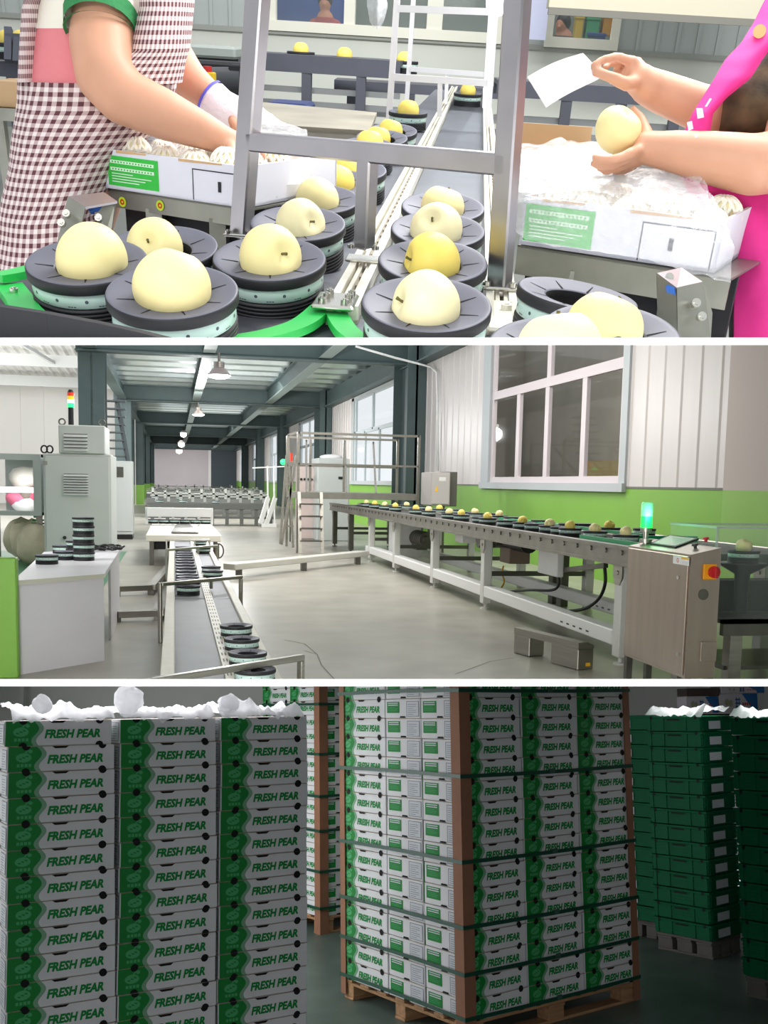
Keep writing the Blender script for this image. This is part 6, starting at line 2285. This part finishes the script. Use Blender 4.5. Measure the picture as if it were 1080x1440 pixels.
# ================================================================== the cold store with the stacked cartons
def build_bottom():
    use(BOT)
    R = BOT
    card = mat('carton_white', (214, 212, 214), .75, var=.05, scale=5)
    g1 = mat('carton_green', (6, 122, 46), .7, var=.06, scale=6)
    g2 = mat('carton_pale_green', (120, 160, 132), .7)
    ink = mat('carton_hole', (16, 16, 16), .9)
    gem = mat('carton_emblem', (70, 160, 100), .7)
    kraft = mat('kraft_edge', (158, 128, 96), .8, var=.1, scale=20)
    gtx = mat('carton_letter_green', (0, 128, 54), .7)
    paper = mat('carton_slip', (196, 198, 204), .7)
    gry = mat('slip_ink', (120, 122, 128), .8)
    W, D, H = .5, .36, .12
    E = .0012

    def carton_mesh(rough_top=False):
        m = MB()
        m.bb(-W / 2, W / 2, -D / 2, D / 2, 0.001, H - .001, .003, 0)
        # lug tabs standing on the rim
        for x in (-.13, .12):
            m.bb(x - .035, x + .035, -D / 2 + .002, -D / 2 + .006, H - .004, H - .0008, 0, 0)
        for s in (-1, 1):                                  # long faces
            y = s * (D / 2 + E)
            ax = V((-s, 0, 0))
            o = V((s * W / 2, y, 0))
            P = lambda a, b, k=0: o + ax * (a * W) + V((0, s * k * .0006, b * H))
            wave = []
            for k in range(13):
                t = k / 12
                wave.append((.275 + .035 * math.sin(2 * PI * (t - .45)), t))
            m.add([P(a + .045, b * .96 + .02) for a, b in wave] + [P(a, b * .96 + .02) for a, b in wave], [(k, k + 1, 14 + k, 13 + k) for k in range(12)], 2)
            m.add([P(a, b * .96 + .02, 1) for a, b in wave] + [P(.008, b * .96 + .02, 1) for a, b in wave], [(k, k + 1, 14 + k, 13 + k) for k in range(12)], 1)
            write(m, 'FRESH PEAR', P(.36, .29, 1), ax, V((0, 0, 1)), .53 * W, .36 * H, 6, .05, .22)
            # pear emblem: round fruit, leaf and a row of small characters
            m.disc(P(.145, .56, 2), ax, V((0, 0, 1)), .036, 12, 4, r2=.022)
            m.disc(P(.205, .80, 2), ax, V((0, 0, 1)), .010, 8, 4, r2=.009)
            m.poly([P(.15, .74, 2), P(.17, .74, 2), P(.2, .9, 2), P(.18, .9, 2)], 4)
            for k in range(4):
                m.poly([P(.085 + k * .035, .2, 2), P(.11 + k * .035, .2, 2), P(.11 + k * .035, .32, 2), P(.085 + k * .035, .32, 2)], 4)
            for k in range(3):
                m.poly([P(.1 + k * .03, .50 + .05 * k, 3), P(.125 + k * .03, .47 + .05 * k, 3), P(.13 + k * .03, .52 + .05 * k, 3), P(.105 + k * .03, .55 + .05 * k, 3)], 1)
            for a in (.165, .88):                           # round air holes, half in each carton
                m.disc(P(a, .0, 4), ax, V((0, 0, 1)), .019, 12, 3, 0, PI)
                m.disc(P(a, 1.0, 4), -ax, V((0, 0, -1)), .019, 12, 3, 0, PI)
            m.poly([P(.40, .985, 4), P(.56, .985, 4), P(.53, .90, 4), P(.43, .90, 4)], 3)
            m.poly([P(.008, .985, 2), P(.992, .985, 2), P(.992, 1, 2), P(.008, 1, 2)], 5)
        for s in (-1, 1):                                  # short faces
            x = s * (W / 2 + E)
            ax = V((0, s, 0))
            o = V((x, -s * D / 2, 0))
            P = lambda a, b, k=0: o + ax * (a * D) + V((s * k * .0006, 0, b * H))
            q = lambda a0, a1, b0, b1, mi, k: m.poly([P(a0, b0, k), P(a1, b0, k), P(a1, b1, k), P(a0, b1, k)], mi)
            q(.06, .42, .28, .86, 1, 1)
            for b, a1 in ((.76, .38), (.66, .38), (.56, .3), (.48, .36), (.4, .34)):
                q(.09, a1, b, b + (.05 if b > .6 else .02), 7 if b > .6 else 4, 2)
            q(.62, .97, .10, .88, 8, 1)
            q(.635, .955, .13, .85, 7, 2)
            for k in range(6):
                q(.66, .66 + .26 * (.6 + .4 * math.sin(k * 2.1) ** 2), .2 + k * .1, .225 + k * .1, 8, 3)
            m.poly([P(.43, .03, 4), P(.60, .03, 4), P(.58, .12, 4), P(.45, .12, 4)], 3)
            q(.01, .99, .985, 1, 5, 2)
        return m.mesh('carton', [card, g1, g2, ink, gem, kraft, gtx, paper, gry])

    cm = carton_mesh()

    def carton(p, rz, label, group):
        o = bpy.data.objects.new('carton', cm)
        link(o)
        o.location = p
        o.rotation_euler = (0, 0, rz)
        props(o, label, 'carton', group)
        return o

    # ---- pallets
    wood = mat('pallet_wood', (168, 128, 92), .8, var=.25, scale=3, stretch=(1, 12, 12), bump=.3, bscale=30)

    def pallet(x0, x1, y0, y1, label, rz=0, hgt=.125, org=None, m_=None):
        cx, cy = (x0 + x1) / 2, (y0 + y1) / 2
        t = thing('wooden_pallet', label, 'pallet', (cx, cy, 0) if org is None else org, rz)
        lx, ly = x1 - x0, y1 - y0
        for k in range(3):
            y = -ly / 2 + .06 + k * (ly - .12) / 2
            part('bottom_board', MB().bb(-lx / 2, lx / 2, y - .05, y + .05, 0, .018, .003), m_ or wood, t)
            for x in (-lx / 2 + .07, 0, lx / 2 - .07):
                part('block', MB().bb(x - .065, x + .065, y - .05, y + .05, .018, hgt - .036, .003), m_ or wood, t)
        for x in (-lx / 2 + .07, 0, lx / 2 - .07):
            part('stringer', MB().bb(x - .065, x + .065, -ly / 2, ly / 2, hgt - .036, hgt - .018, .003), m_ or wood, t)
        n = 7
        for k in range(n):
            y = -ly / 2 + .05 + k * (ly - .1) / (n - 1)
            part('deck_board', MB().bb(-lx / 2, lx / 2, y - .048, y + .048, hgt - .018, hgt, .003), m_ or wood, t)
        return t

    # ---- three loose stacks at the left (turned a little to the lens)
    rzl = math.radians(-5.5)
    fx = V((math.cos(rzl), math.sin(rzl), 0))
    fy = V((-math.sin(rzl), math.cos(rzl), 0))
    o2 = R.atZ(168, 1200, 4.86)
    o2.z = 0
    nl = 14
    names = ['leftmost stack', 'stack second from the left', 'stack just left of the aisle']
    lb = []
    for s in range(3):
        base = o2 + fx * ((s - 1) * (W + .016) + W / 2 + (.004 if s == 2 else 0)) + fy * (D / 2 + [0.0, .0, .015][s])
        lb.append(base)
        for k in range(nl):
            i = nl - 1 - k
            r = random.Random(s * 50 + k)
            lean = {0: -.0028, 1: -.0016, 2: 0.0008}[s] * (k - 6)
            dx = r.uniform(-.0025, .0025) + lean
            if s == 0 and i == 0: dx -= .012
            if s == 1 and k < 5: dx -= .006
            if s == 1 and i > 1 and k >= 5: dx += .004
            p = base + fx * dx + fy * r.uniform(-.004, .004) + V((0, 0, .1505 + k * H))
            rot = rzl + r.uniform(-.006, .006)
            lab = 'FRESH PEAR carton in the %s, %s' % (names[s], nth(i))
            c = carton(p, rot, lab, 'cartons in the loose stacks at the left')
    ctr = lb[1]
    pallet(0, 3 * W + .02, 0, D + .1, 'wooden pallet under the three loose carton stacks at the left', rzl, .15, V((ctr.x, ctr.y, 0)))

    # ---- central pallet
    c0 = R.atZ(650, 1200, 5.62)
    x0, y0 = c0.x, c0.y
    xr = R.ony(889, 1200, y0).x
    yl = R.onx(477, 1200, x0).y
    print('central pallet', xr - x0, yl - y0, 'depth', R.depth(c0))
    z0 = .1255
    rows = 16
    colx = ['left', 'middle', 'right']
    sx = (xr - x0) / 3
    ly = yl - y0
    for k in range(rows):
        i = rows - 1 - k
        for c in range(3):
            r = random.Random(900 + k * 7 + c)
            p = V((x0 + sx * (c + .5) + r.uniform(-.003, .003), y0 + D / 2 + r.uniform(-.002, .002), z0 + k * H))
            o = carton(p, r.uniform(-.002, .002), 'FRESH PEAR carton on central pallet, %s column of its right side, %s' % (colx[c], nth(i)), 'cartons on the central pallet')
            o.scale = ((sx - .008) / W, 1, 1)
        r = random.Random(1500 + k)
        p = V((x0 + sx * .5 + r.uniform(-.004, .004), y0 + D * 1.5 + .006, z0 + k * H))
        o = carton(p, r.uniform(-.002, .002), 'green-labelled carton on central pallet, middle of its left side, %s' % nth(i), 'cartons on the central pallet')
        o.scale = ((sx - .008) / W, 1, 1)
        p = V((x0 + D / 2 + r.uniform(-.002, .002), y0 + 2 * D + .01 + W / 2, z0 + k * H))
        carton(p, -PI / 2 + r.uniform(-.002, .002), 'FRESH PEAR carton on central pallet, far column of left side, %s' % nth(i), 'cartons on the central pallet')
    yb = y0 + 2 * D + .01 + W
    x1 = x0 + 3 * sx + .0
    pallet(x0, x1, y0, yb, 'wooden pallet carrying the tall strapped load of cartons in the centre')
    post = mat('edge_board', (142, 98, 74), .75, var=.06, scale=12)

    def edge_post(x, y, sx_, sy_, label, z1=2.3, zb=.0, w=.075):
        m = MB()
        t = .006
        m.bb(x - sx_ * t, x + sx_ * w, y - sy_ * t, y, zb, z1)
        m.bb(x - sx_ * t, x, y, y + sy_ * w, zb, z1)
        return solo('corner_board', m, post, label, 'corner protector', 'brown cardboard corner boards')
    g = .006
    edge_post(x0 - g, y0 - g, 1, 1, 'brown cardboard corner board on the near corner of the central pallet', zb=.01)
    edge_post(x1 + g, y0 - g, -1, 1, 'brown cardboard corner board on the right corner of the central pallet', zb=.01, w=.05)
    edge_post(x0 - g, yb + g, 1, -1, 'brown cardboard corner board on the far left corner of the central pallet', zb=.03, w=.05)
    strap = mat('strap_green', (18, 70, 52), .45)

    def strap_ring(xa, xb, ya, yb_, z, name, sag=.0, w=.022):
        m = MB()
        e = .018
        pts = []
        c = [(xa - e, ya - e), (xb + e, ya - e), (xb + e, yb_ + e), (xa - e, yb_ + e)]
        for q in range(4):
            a, b = V(c[q] + (0,)), V(c[(q + 1) % 4] + (0,))
            for k in range(8):
                t = k / 8
                p = a.lerp(b, t)
                p.z = z + sag * math.sin(t * PI) * (1 if q % 2 else -1)
                pts.append(p)
        n = len(pts)
        cx_, cy_ = (xa + xb) / 2, (ya + yb_) / 2
        vs = []
        for p in pts:
            inn = V((p.x - (.002 if p.x > cx_ else -.002), p.y - (.002 if p.y > cy_ else -.002), p.z))
            vs += [p + V((0, 0, -w / 2)), p + V((0, 0, w / 2)), inn + V((0, 0, w / 2)), inn + V((0, 0, -w / 2))]
        fs = []
        for k in range(n):
            j = (k + 1) % n
            for q in range(4):
                fs.append((k * 4 + q, j * 4 + q, j * 4 + (q + 1) % 4, k * 4 + (q + 1) % 4))
        m.add(vs, fs)
        # seal clip on the front
        m.bb(lerp(xa, xb, .5) - .02, lerp(xa, xb, .5) + .02, ya - e - .003, ya - e, z - w * .6, z + w * .6, 0, 1)
        return solo('strap', m, [strap, mat('seal', (60, 90, 80), .4)], name, 'strap', 'green plastic straps')
    for k, y in enumerate((970, 1093, 1213, 1303, 1367, 1438)):
        z = max(R.atZ(640, y, 5.6).z, .15)
        strap_ring(x0, x1, y0, yb, z, 'green plastic strap round the central pallet, %s' % (nth(k) if k < 5 else 'lowest of all'), .006)

    # ---- second pallet behind
    c1 = R.onz(450, 1312, .02)
    X, Y = c1.x, c1.y
    zb = R.atZ(450, 1292, R.depth(c1)).z + .0
    zq = zb + .001
    dy = R.onx(388, 1000, X).y - Y
    print('back pallet', R.depth(c1), zb, dy)
    rows2 = 17
    for k in range(rows2):
        i = rows2 - 1 - k
        r = random.Random(3000 + k)
        for q, nm in ((0, 'near the corner'), (1, 'far column')):
            carton(V((X + .02 + D / 2 + r.uniform(-.004, .004), Y + .022 + W * (q + .5) + .004 * q, zq + k * H)), -PI / 2, 'carton on the back pallet beyond the aisle, %s, %s' % (nm, nth(i)), 'cartons on the pallet behind the aisle')
        carton(V((X + .03 + D * 1.5, Y + .022 + W / 2, zq + k * H)), -PI / 2, 'green-labelled carton on the back pallet beyond the aisle, %s' % nth(i), 'cartons on the pallet behind the aisle')
    pallet(X + .014, X + 2 * D + .06, Y + .014, Y + 2 * W + .06, 'wooden pallet under the carton load at the far end of the aisle', hgt=zb)
    edge_post(X + .012, Y + .012, 1, 1, 'brown cardboard corner board on the back pallet beyond the aisle', 2.4, w=.08)
    for k, y in enumerate((990, 1062, 1122, 1171, 1228, 1279)):
        z = R.atZ(450, y, R.depth(c1)).z
        strap_ring(X + .014, X + .03 + 2 * D, Y + .014, Y + .02 + 2 * W, z, 'green plastic strap round the back pallet, %s' % (nth(k) if k < 5 else 'lowest of all'))

    # ---- green plastic crates at the right
    cg = mat('crate_green', (0, 92, 56), .6, var=.08, scale=4, spec=.2)
    cw = mat('crate_tag', (190, 196, 200), .6)
    ck = mat('crate_dark', (8, 20, 16), .8)
    CW, CD, CH = .48, .4, .118

    def crate_root(label):
        t = thing('green_crate', label, 'crate')
        m = MB()
        a, b = CW / 2, CD / 2
        w = .008
        m.bb(-a, a, -b, b, .004, .012)
        for s in (-1, 1):
            m.bb(-a, a, s * b - w / 2, s * b + w / 2, .01, CH - .01)
            m.bb(s * a - w / 2, s * a + w / 2, -b, b, .01, CH - .01)
            for z in (.03, .052, .074):                      # ribs
                m.bb(-a - .004, a + .004, s * (b + .005) - .004, s * (b + .005) + .004, z, z + .008)
                m.bb(s * (a + .005) - .004, s * (a + .005) + .004, -b - .004, b + .004, z, z + .008)
            for x in (-a + .02, a - .02, -.1, .1):
                m.bb(x - .012, x + .012, s * (b + .006) - .006, s * (b + .006) + .006, .008, CH - .012)
        for s in (-1, 1):
            for y in (-b + .02, b - .02, 0):
                m.bb(s * (a + .006) - .006, s * (a + .006) + .006, y - .012, y + .012, .008, CH - .012)
        for s in (-1, 1):
            m.bb(-.055, .055, s * (b + .013), s * (b + .0145), .084, .096, mi=1)
            for x in (-a * .82, a * .82):
                m.disc((x, s * (b + .0175), CH - .012), (1, 0, 0), (0, 0, 1), .013, 10, 1)
        part('body', m, [cg, ck], t)
        m = MB()
        for s in (-1, 1):
            m.bb(-a - .012, a + .012, s * (b + .006) - .010, s * (b + .006) + .010, CH - .018, CH - .002, .003)
            m.bb(s * (a + .006) - .010, s * (a + .006) + .010, -b - .012, b + .012, CH - .018, CH - .002, .003)
        part('rim', m, cg, t)
        for s in (-1, 1):
            part('label_card', MB().bb(s * (a + .0165), s * (a + .015), -.13 * s, .03 * s, .02, .08), cw, t)
        return t
    hf, hr = V((R.fwd.x, R.fwd.y, 0)).normalized(), V((R.rt.x, R.rt.y, 0)).normalized()
    be = math.radians(50)
    cxd, cyd = hr * math.cos(be) - hf * math.sin(be), hr * math.sin(be) + hf * math.cos(be)
    crz = math.atan2(cxd.y, cxd.x)
    K = R.atZ(995, 1200, 7.4)
    gdepth = 7.6
    n = int((R.atZ(960, 1010, gdepth).z - .13) / CH + .5)
    zc = .13 + n * CH
    print('crates', n, zc)
    A = K - cxd * CW / 2 + cyd * CD / 2
    Bc = R.atZ(920, 1200, 8.05) - cxd * CD / 2 + cyd * CW / 2
    Cc = R.atZ(1039, 1200, 6.5) + cxd * CW / 2 + cyd * CD / 2
    proto = None
    spots = [(A.x, A.y, crz, n, 'the tall stack at the right'),
             (Bc.x, Bc.y, crz + PI / 2, n, 'the stack squeezed behind the central pallet'),
             (Cc.x, Cc.y, crz, int((R.atZ(1050, 1010, 6.7).z - .13) / CH + .5), 'the stack at the right edge')]
    for (x, y, rz, cnt, nm) in spots:
        pallet(x - CW / 2, x + CW / 2, y - CD / 2, y + CD / 2, 'grey wooden pallet under the green crates of ' + nm, rz, hgt=.13, m_=mat('pallet_grey', (96, 92, 88), .85, var=.15, scale=6))
        for k in range(cnt):
            i = cnt - 1 - k
            r = random.Random(k * 3 + int(x * 10))
            lab = 'green crate in %s, %s' % (nm, nth(i))
            p = V((x + r.uniform(-.003, .003), y + r.uniform(-.003, .003), .13 + k * CH))
            if proto is None:
                proto = crate_root(lab)
                proto.location = p
                proto.rotation_euler = (0, 0, rz)
                proto['group'] = 'stacked green crates'
            else:
                dup(proto, p, rz + r.uniform(-.006, .006), lab, 'stacked green crates')

    # ---- crumpled film on the stack tops
    film = mat('wrap_film', (250, 250, 252), .25, trans=.0, alpha=.82, bump=.6, bscale=25)
    nt = film.node_tree
    b = nt.nodes['Principled BSDF']
    tr = nt.nodes.new('ShaderNodeBsdfTranslucent')
    tr.inputs['Color'].default_value = (.95, .95, .97, 1)
    mx = nt.nodes.new('ShaderNodeMixShader')
    mx.inputs['Fac'].default_value = .5
    out = nt.nodes['Material Output']
    nt.links.new(b.outputs[0], mx.inputs[1])
    nt.links.new(tr.outputs[0], mx.inputs[2])
    nt.links.new(mx.outputs[0], out.inputs['Surface'])

    def film_sheet(org, ax, ay, lx, ly, zt, seed, label, amp=.03, drop=.03, nu=60, nv=14):
        m = MB()
        rs = seed * 7.3

        def fn(u, v):
            x = u * lx
            y = -.012 + v * ly
            a = noise.fractal(V((x * 9 + rs, y * 9, rs)), 1, 2, 4)
            b_ = abs(noise.noise(V((x * 26 + rs, y * 26, 3))))
            z = zt + .012 + amp * (.7 + a) * min(1, v * 5 + .25) + .018 * b_
            if v < .1:                                      # the front hem hangs over in scallops
                t = 1 - v / .1
                z = zt + .012 + (z - zt - .012) * (1 - t) - t * drop * max(0, .25 + 1.1 * noise.noise(V((x * 14 + rs, 1, 9))) + .5 * noise.noise(V((x * 45, 5, rs))))
                y -= .008 * t
            return org + ax * x + ay * y + V((0, 0, z))
        m.grid(fn, nu, nv)
        return solo('plastic_film', m, film, label, 'plastic film', 'crumpled film on the stack tops')

    def film_ball(p, rad, label, seed):
        m = MB()
        m.ball((0, 0, 0), rad, 28)
        m.v = [tuple(V(p_) * (1 + .22 * noise.fractal(V(p_) * 26 + V((seed, 0, 0)), 1, 2, 3))) for p_ in m.v]
        return solo('film_puff', m, film, label, 'plastic film', 'puffs of film on the stack tops', p)
    zt = .15 + nl * H
    for s in range(3):
        org = lb[s] - fx * (W / 2) - fy * (D / 2) + V((0, 0, 0))
        film_sheet(org, fx, fy, W - .02, D, zt, s + 1, 'crumpled white plastic film on top of the ' + names[s], .05 if s != 1 else .04)
    for px, py, s, rad, nm in ((60, 990, 0, .045, 'leftmost stack'), (181, 985, 1, .072, 'stack second from the left'), (322, 990, 2, .055, 'stack just left of the aisle')):
        c = R.atZ(px, py, R.depth(lb[s]) - .02)
        film_ball(c, rad, 'round puff of clear plastic film rising above the ' + nm, s * 5)
    for (x, y, rz, cnt, nm) in (spots[0], spots[2]):
        film_sheet(V((x, y, 0)) - cxd * (CW / 2 + .01) - cyd * (CD / 2), cxd, cyd, CW + .02, CD, .13 + cnt * CH, 9 + cnt + x, 'crumpled white plastic film on top of the crates in ' + nm, .045, .035, 40)

    # ---- blue-ended cartons stored at the back right
    bl = mat('box_blue', (20, 90, 150), .6)
    wh = mat('box_white', (186, 178, 184), .7)
    rd = mat('box_red', (170, 60, 70), .7)
    pk = mat('box_dark', (66, 56, 50), .8)
    sh = 9.0

    def small_box(px0, px1, py0, py1, face, label, kind):
        a, b_ = R.atZ(px0, py1, sh), R.atZ(px1, py1, sh)
        h_ = (R.atZ(px0, py0, sh) - a).length
        ax = (b_ - a)
        ax.z = 0
        w_ = ax.length
        ax.normalize()
        m = MB()
        m.bb(0, w_, 0, .3, 0, h_, .003, 0)
        e = -.0015
        q = lambda u0, u1, v0, v1, mi, k=1: m.poly([V((u0 * w_, e * k, v0 * h_)), V((u1 * w_, e * k, v0 * h_)), V((u1 * w_, e * k, v1 * h_)), V((u0 * w_, e * k, v1 * h_))], mi)
        if kind:
            q(.82, 1, 0, 1, 1)
            m.poly([V((.6 * w_, e, h_)), V((.82 * w_, e, h_)), V((.82 * w_, e, .3 * h_))], 1)
            for k in range(3):                              # a bold two-part character and its red caption
                q(.42, .55, .25 + k * .2, .33 + k * .2, 1, 2)
            q(.44, .465, .2, .8, 1, 2)
            q(.51, .53, .2, .8, 1, 2)
            for k in range(4):
                q(.60 + k * .055, .64 + k * .055, .38, .52, 2, 2)
            m.disc((.2 * w_, e * 2, .55 * h_), (1, 0, 0), (0, 0, 1), h_ * .12, 10, 3, r2=h_ * .2)
            m.disc((.3 * w_, e * 2, .5 * h_), (1, 0, 0), (0, 0, 1), h_ * .12, 10, 3, r2=h_ * .18)
        o = solo('stored_carton', m, [wh if kind else pk, bl, rd, mat('box_fruit', (150, 150, 120), .7)], label, 'carton', None, a, math.atan2(ax.y, ax.x))
        return o
    small_box(966, 1010, 980, 1003, 0, 'white carton with blue end at the back right, left of a twin', 1)
    small_box(1012, 1066, 976, 1002, 0, 'white carton with blue end and red lettering at the back right corner', 1)
    small_box(966, 1012, 968, 979, 0, 'dark flat carton lying on the left blue-ended carton', 0)
    small_box(1014, 1075, 965, 975, 0, 'white carton with red mark lying on the right blue-ended carton', 1)
    # the dark rack they stand on
    a, b_ = R.atZ(960, 1004, sh), R.atZ(1085, 1003, sh)
    zz = min(a.z, b_.z) - .002
    ax = (b_ - a)
    ax.z = 0
    L = ax.length
    m = MB()
    t = thing('storage_rack', 'dark storage rack behind the crates holding blue-ended cartons', 'rack', (a.x, a.y, 0), math.atan2(ax.y, ax.x))
    part('shelf', MB().bb(-.05, L + .3, -.02, .4, zz - .03, zz), pk, t)
    for x in (-.03, L + .27):
        for y in (0, .38):
            part('upright', MB().bb(x - .02, x + .02, y - .02, y + .02, 0, zz - .03), pk, t)

    # ---- the room
    fl = mat('store_floor', (84, 98, 92), .35, var=.25, scale=3, bump=.08, bscale=40)
    struct('floor', MB().bb(-6, 9, -7, 14, -.1, 0), fl)
    wl = mat('store_wall', (208, 206, 202), .8, var=.03, scale=2)
    yaw = R.yaw
    # back wall squarely facing the lens
    p = R.atZ(540, 1000, 11.5)
    struct('wall_back', MB().bb(-8, 8, 0, .1, 0, 2.9), wl, (p.x, p.y, 0), -yaw if False else math.atan2(R.rt.y, R.rt.x))
    q = R.atZ(30, 1000, 11.3)
    struct('trim_3', MB().bb(-.02, .02, 0, .08, 0, 2.9), wl, (q.x, q.y, 0), math.atan2(R.rt.y, R.rt.x))
    p = R.atZ(-60, 1000, 6)
    a = math.atan2(R.rt.y, R.rt.x)
    fw = V((R.fwd.x, R.fwd.y, 0)).normalized()
    rt = V((R.rt.x, R.rt.y, 0)).normalized()
    e = V((0, 0, 0))
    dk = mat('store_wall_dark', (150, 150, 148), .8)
    lw = e + fw * 5.6 + rt * -4.6
    struct('wall_left', MB().bb(-.05, .05, -8, 6, 0, 2.9), wl, (lw.x, lw.y, 0), a)
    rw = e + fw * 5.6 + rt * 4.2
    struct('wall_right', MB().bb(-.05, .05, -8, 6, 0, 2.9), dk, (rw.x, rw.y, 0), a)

    def area_(name, p, tgt, sx, sy, power, col=(1, 1, 1)):
        ld = bpy.data.lights.new(name, 'AREA')
        ld.shape = 'RECTANGLE'
        ld.size, ld.size_y = sx, sy
        ld.energy = power
        ld.color = col
        o = bpy.data.objects.new(name, ld)
        link(o)
        o.location = p
        o.rotation_euler = (V(tgt) - V(p)).to_track_quat('-Z', 'Y').to_euler()
        return o
    # strip lamp on the ceiling between the loose stacks and the back wall, and the doorway's daylight at the left
    p = e + fw * 7.0 + rt * -1.6
    area_('strip_lamp', (p.x, p.y, 2.03), (p.x, p.y, 0), 1.6, .25, BL1)
    p = lb[1] + fy * .1
    area_('stack_lamp', (p.x, p.y, 1.985), (p.x, p.y, 0), 1.5, .25, BL4)  # unseen light added just above the film to whiten it
    for q in (A, Cc):
        area_('stack_lamp', (q.x, q.y, 1.975), (q.x, q.y, 0), .42, .22, BL4 * .6)  # same added light over the film on the crates
    p = e + fw * 6.8 + rt * -4.3
    area_('doorway_light', (p.x, p.y, 1.2), V((c0.x, c0.y, 1.2)) + fw * 1.5, 1.6, 2.0, BL2, (.95, .98, 1))
    p = e + fw * .2 + rt * .2
    area_('front_lamp', (p.x, p.y, 1.75), V((c0.x, c0.y, .8)) - rt * 1.3, 1.2, .3, BL3)


BL1, BL2, BL3, BL4 = 24, 85, 11, 5.5
if not ONLY or 'b' in ONLY:
    build_bottom()
# ------------------------------------------------------------------ storey slabs, clipping, placing, camera, light
bpy.context.view_layer.update()
CAMW = MID.cam.copy()                              # the middle hall stands upright in the world
FRONT = 0.9                                        # where the slabs' front edges lie
TH = 10.0 * FRONT / F                              # slab thickness


def slab_plane(room, py):
    """point and upward normal of the slab's middle plane, in a room's own axes"""
    a, b = room.ray(0, py), room.ray(1080, py)
    n = b.cross(a).normalized()
    return room.eye.copy(), (n if n.dot(room.up) > 0 else -n)


def clip(room, py, keep_above):
    p, n = slab_plane(room, py)
    off = TH / 2
    p = p + n * (off if keep_above else -off)
    s = 1 if keep_above else -1
    for o in list(bpy.data.objects):
        top = o
        while top.parent: top = top.parent
        if o.type != 'MESH' or top not in room.tops or top.get('noclip'):
            continue
        mw = o.matrix_world
        d = [s * (mw @ V(c) - p).dot(n) for c in o.bound_box]
        if min(d) >= 0: continue
        if max(d) <= 0:
            if not o.children:
                bpy.data.objects.remove(o)
            continue
        me = o.data.copy() if o.data.users > 1 else o.data
        bm = bmesh.new()
        bm.from_mesh(me)
        inv = mw.inverted()
        lp = inv @ p
        ln = (mw.to_3x3().transposed() @ n).normalized() * s
        bmesh.ops.bisect_plane(bm, geom=bm.verts[:] + bm.edges[:] + bm.faces[:], plane_co=lp, plane_no=ln, clear_inner=True, dist=1e-6)
        if len(bm.faces) == 0:
            bm.free()
            bpy.data.objects.remove(o)
            continue
        bm.to_mesh(me)
        bm.free()
        o.data = me


def alive(r):
    out = []
    for o in r.tops:
        try:
            o.name
            out.append(o)
        except ReferenceError:
            pass
    r.tops = out


def prune(r):
    alive(r)
    for o in list(r.tops):
        if o.type == 'EMPTY' and not any(c.type == 'MESH' for c in o.children_recursive):
            for c in o.children_recursive: bpy.data.objects.remove(c)
            bpy.data.objects.remove(o)
    alive(r)


for r, py, up in ((TOP, 480, True), (MID, 480, False), (MID, 960, True), (BOT, 960, False)):
    clip(r, py, up)
    prune(r)
for r in (TOP, BOT):
    M = CAMW @ r.cam.inverted()
    for o in r.tops:
        o.matrix_world = M @ o.matrix_world
    for o in r.tops:
        o.pop('noclip', None) if 'noclip' in o else None
for o in MID.tops:
    if 'noclip' in o: del o['noclip']

use(MID)
for k, (py, far) in enumerate(((480, 9.0), (960, 16.0))):
    pm, n = slab_plane(MID, py)
    d = MID.ray(540, py).normalized()
    m = MB()
    fr = pm + d * (FRONT / MID.ray(540, py).normalized().dot(MID.fwd))
    R = Matrix((MID.rt, d, n)).transposed()
    m.box((0, far / 2, 0), (18.0, far, TH))
    o = part('trim_%d' % (k + 1), m, mat('slab_white', (255, 255, 255), .7), None)
    o['kind'] = 'structure'
    mw = R.to_4x4()
    mw.translation = fr
    o.matrix_world = mw

cam = bpy.data.objects.new('camera', bpy.data.cameras.new('camera'))
COL.objects.link(cam)
cam.matrix_world = CAMW
cam.data.sensor_width = 36
cam.data.sensor_fit = 'AUTO'
cam.data.lens = F / 1440 * 36
cam.data.shift_y = (CY - 720) / 1440
cam.data.clip_start = .05
cam.data.clip_end = 400
SC.camera = cam

w = bpy.data.worlds.new('world')
SC.world = w
w.use_nodes = True
w.node_tree.nodes['Background'].inputs['Color'].default_value = (.93, .97, 1, 1)
w.node_tree.nodes['Background'].inputs['Strength'].default_value = WORLD

SC.view_settings.view_transform = 'Standard'
SC.view_settings.look = 'None'
SC.view_settings.exposure = 0
SC.view_settings.gamma = 1
SC.view_settings.use_curve_mapping = False
SC.cycles.use_denoising = True
SC.cycles.max_bounces = 8
SC.cycles.transparent_max_bounces = 12
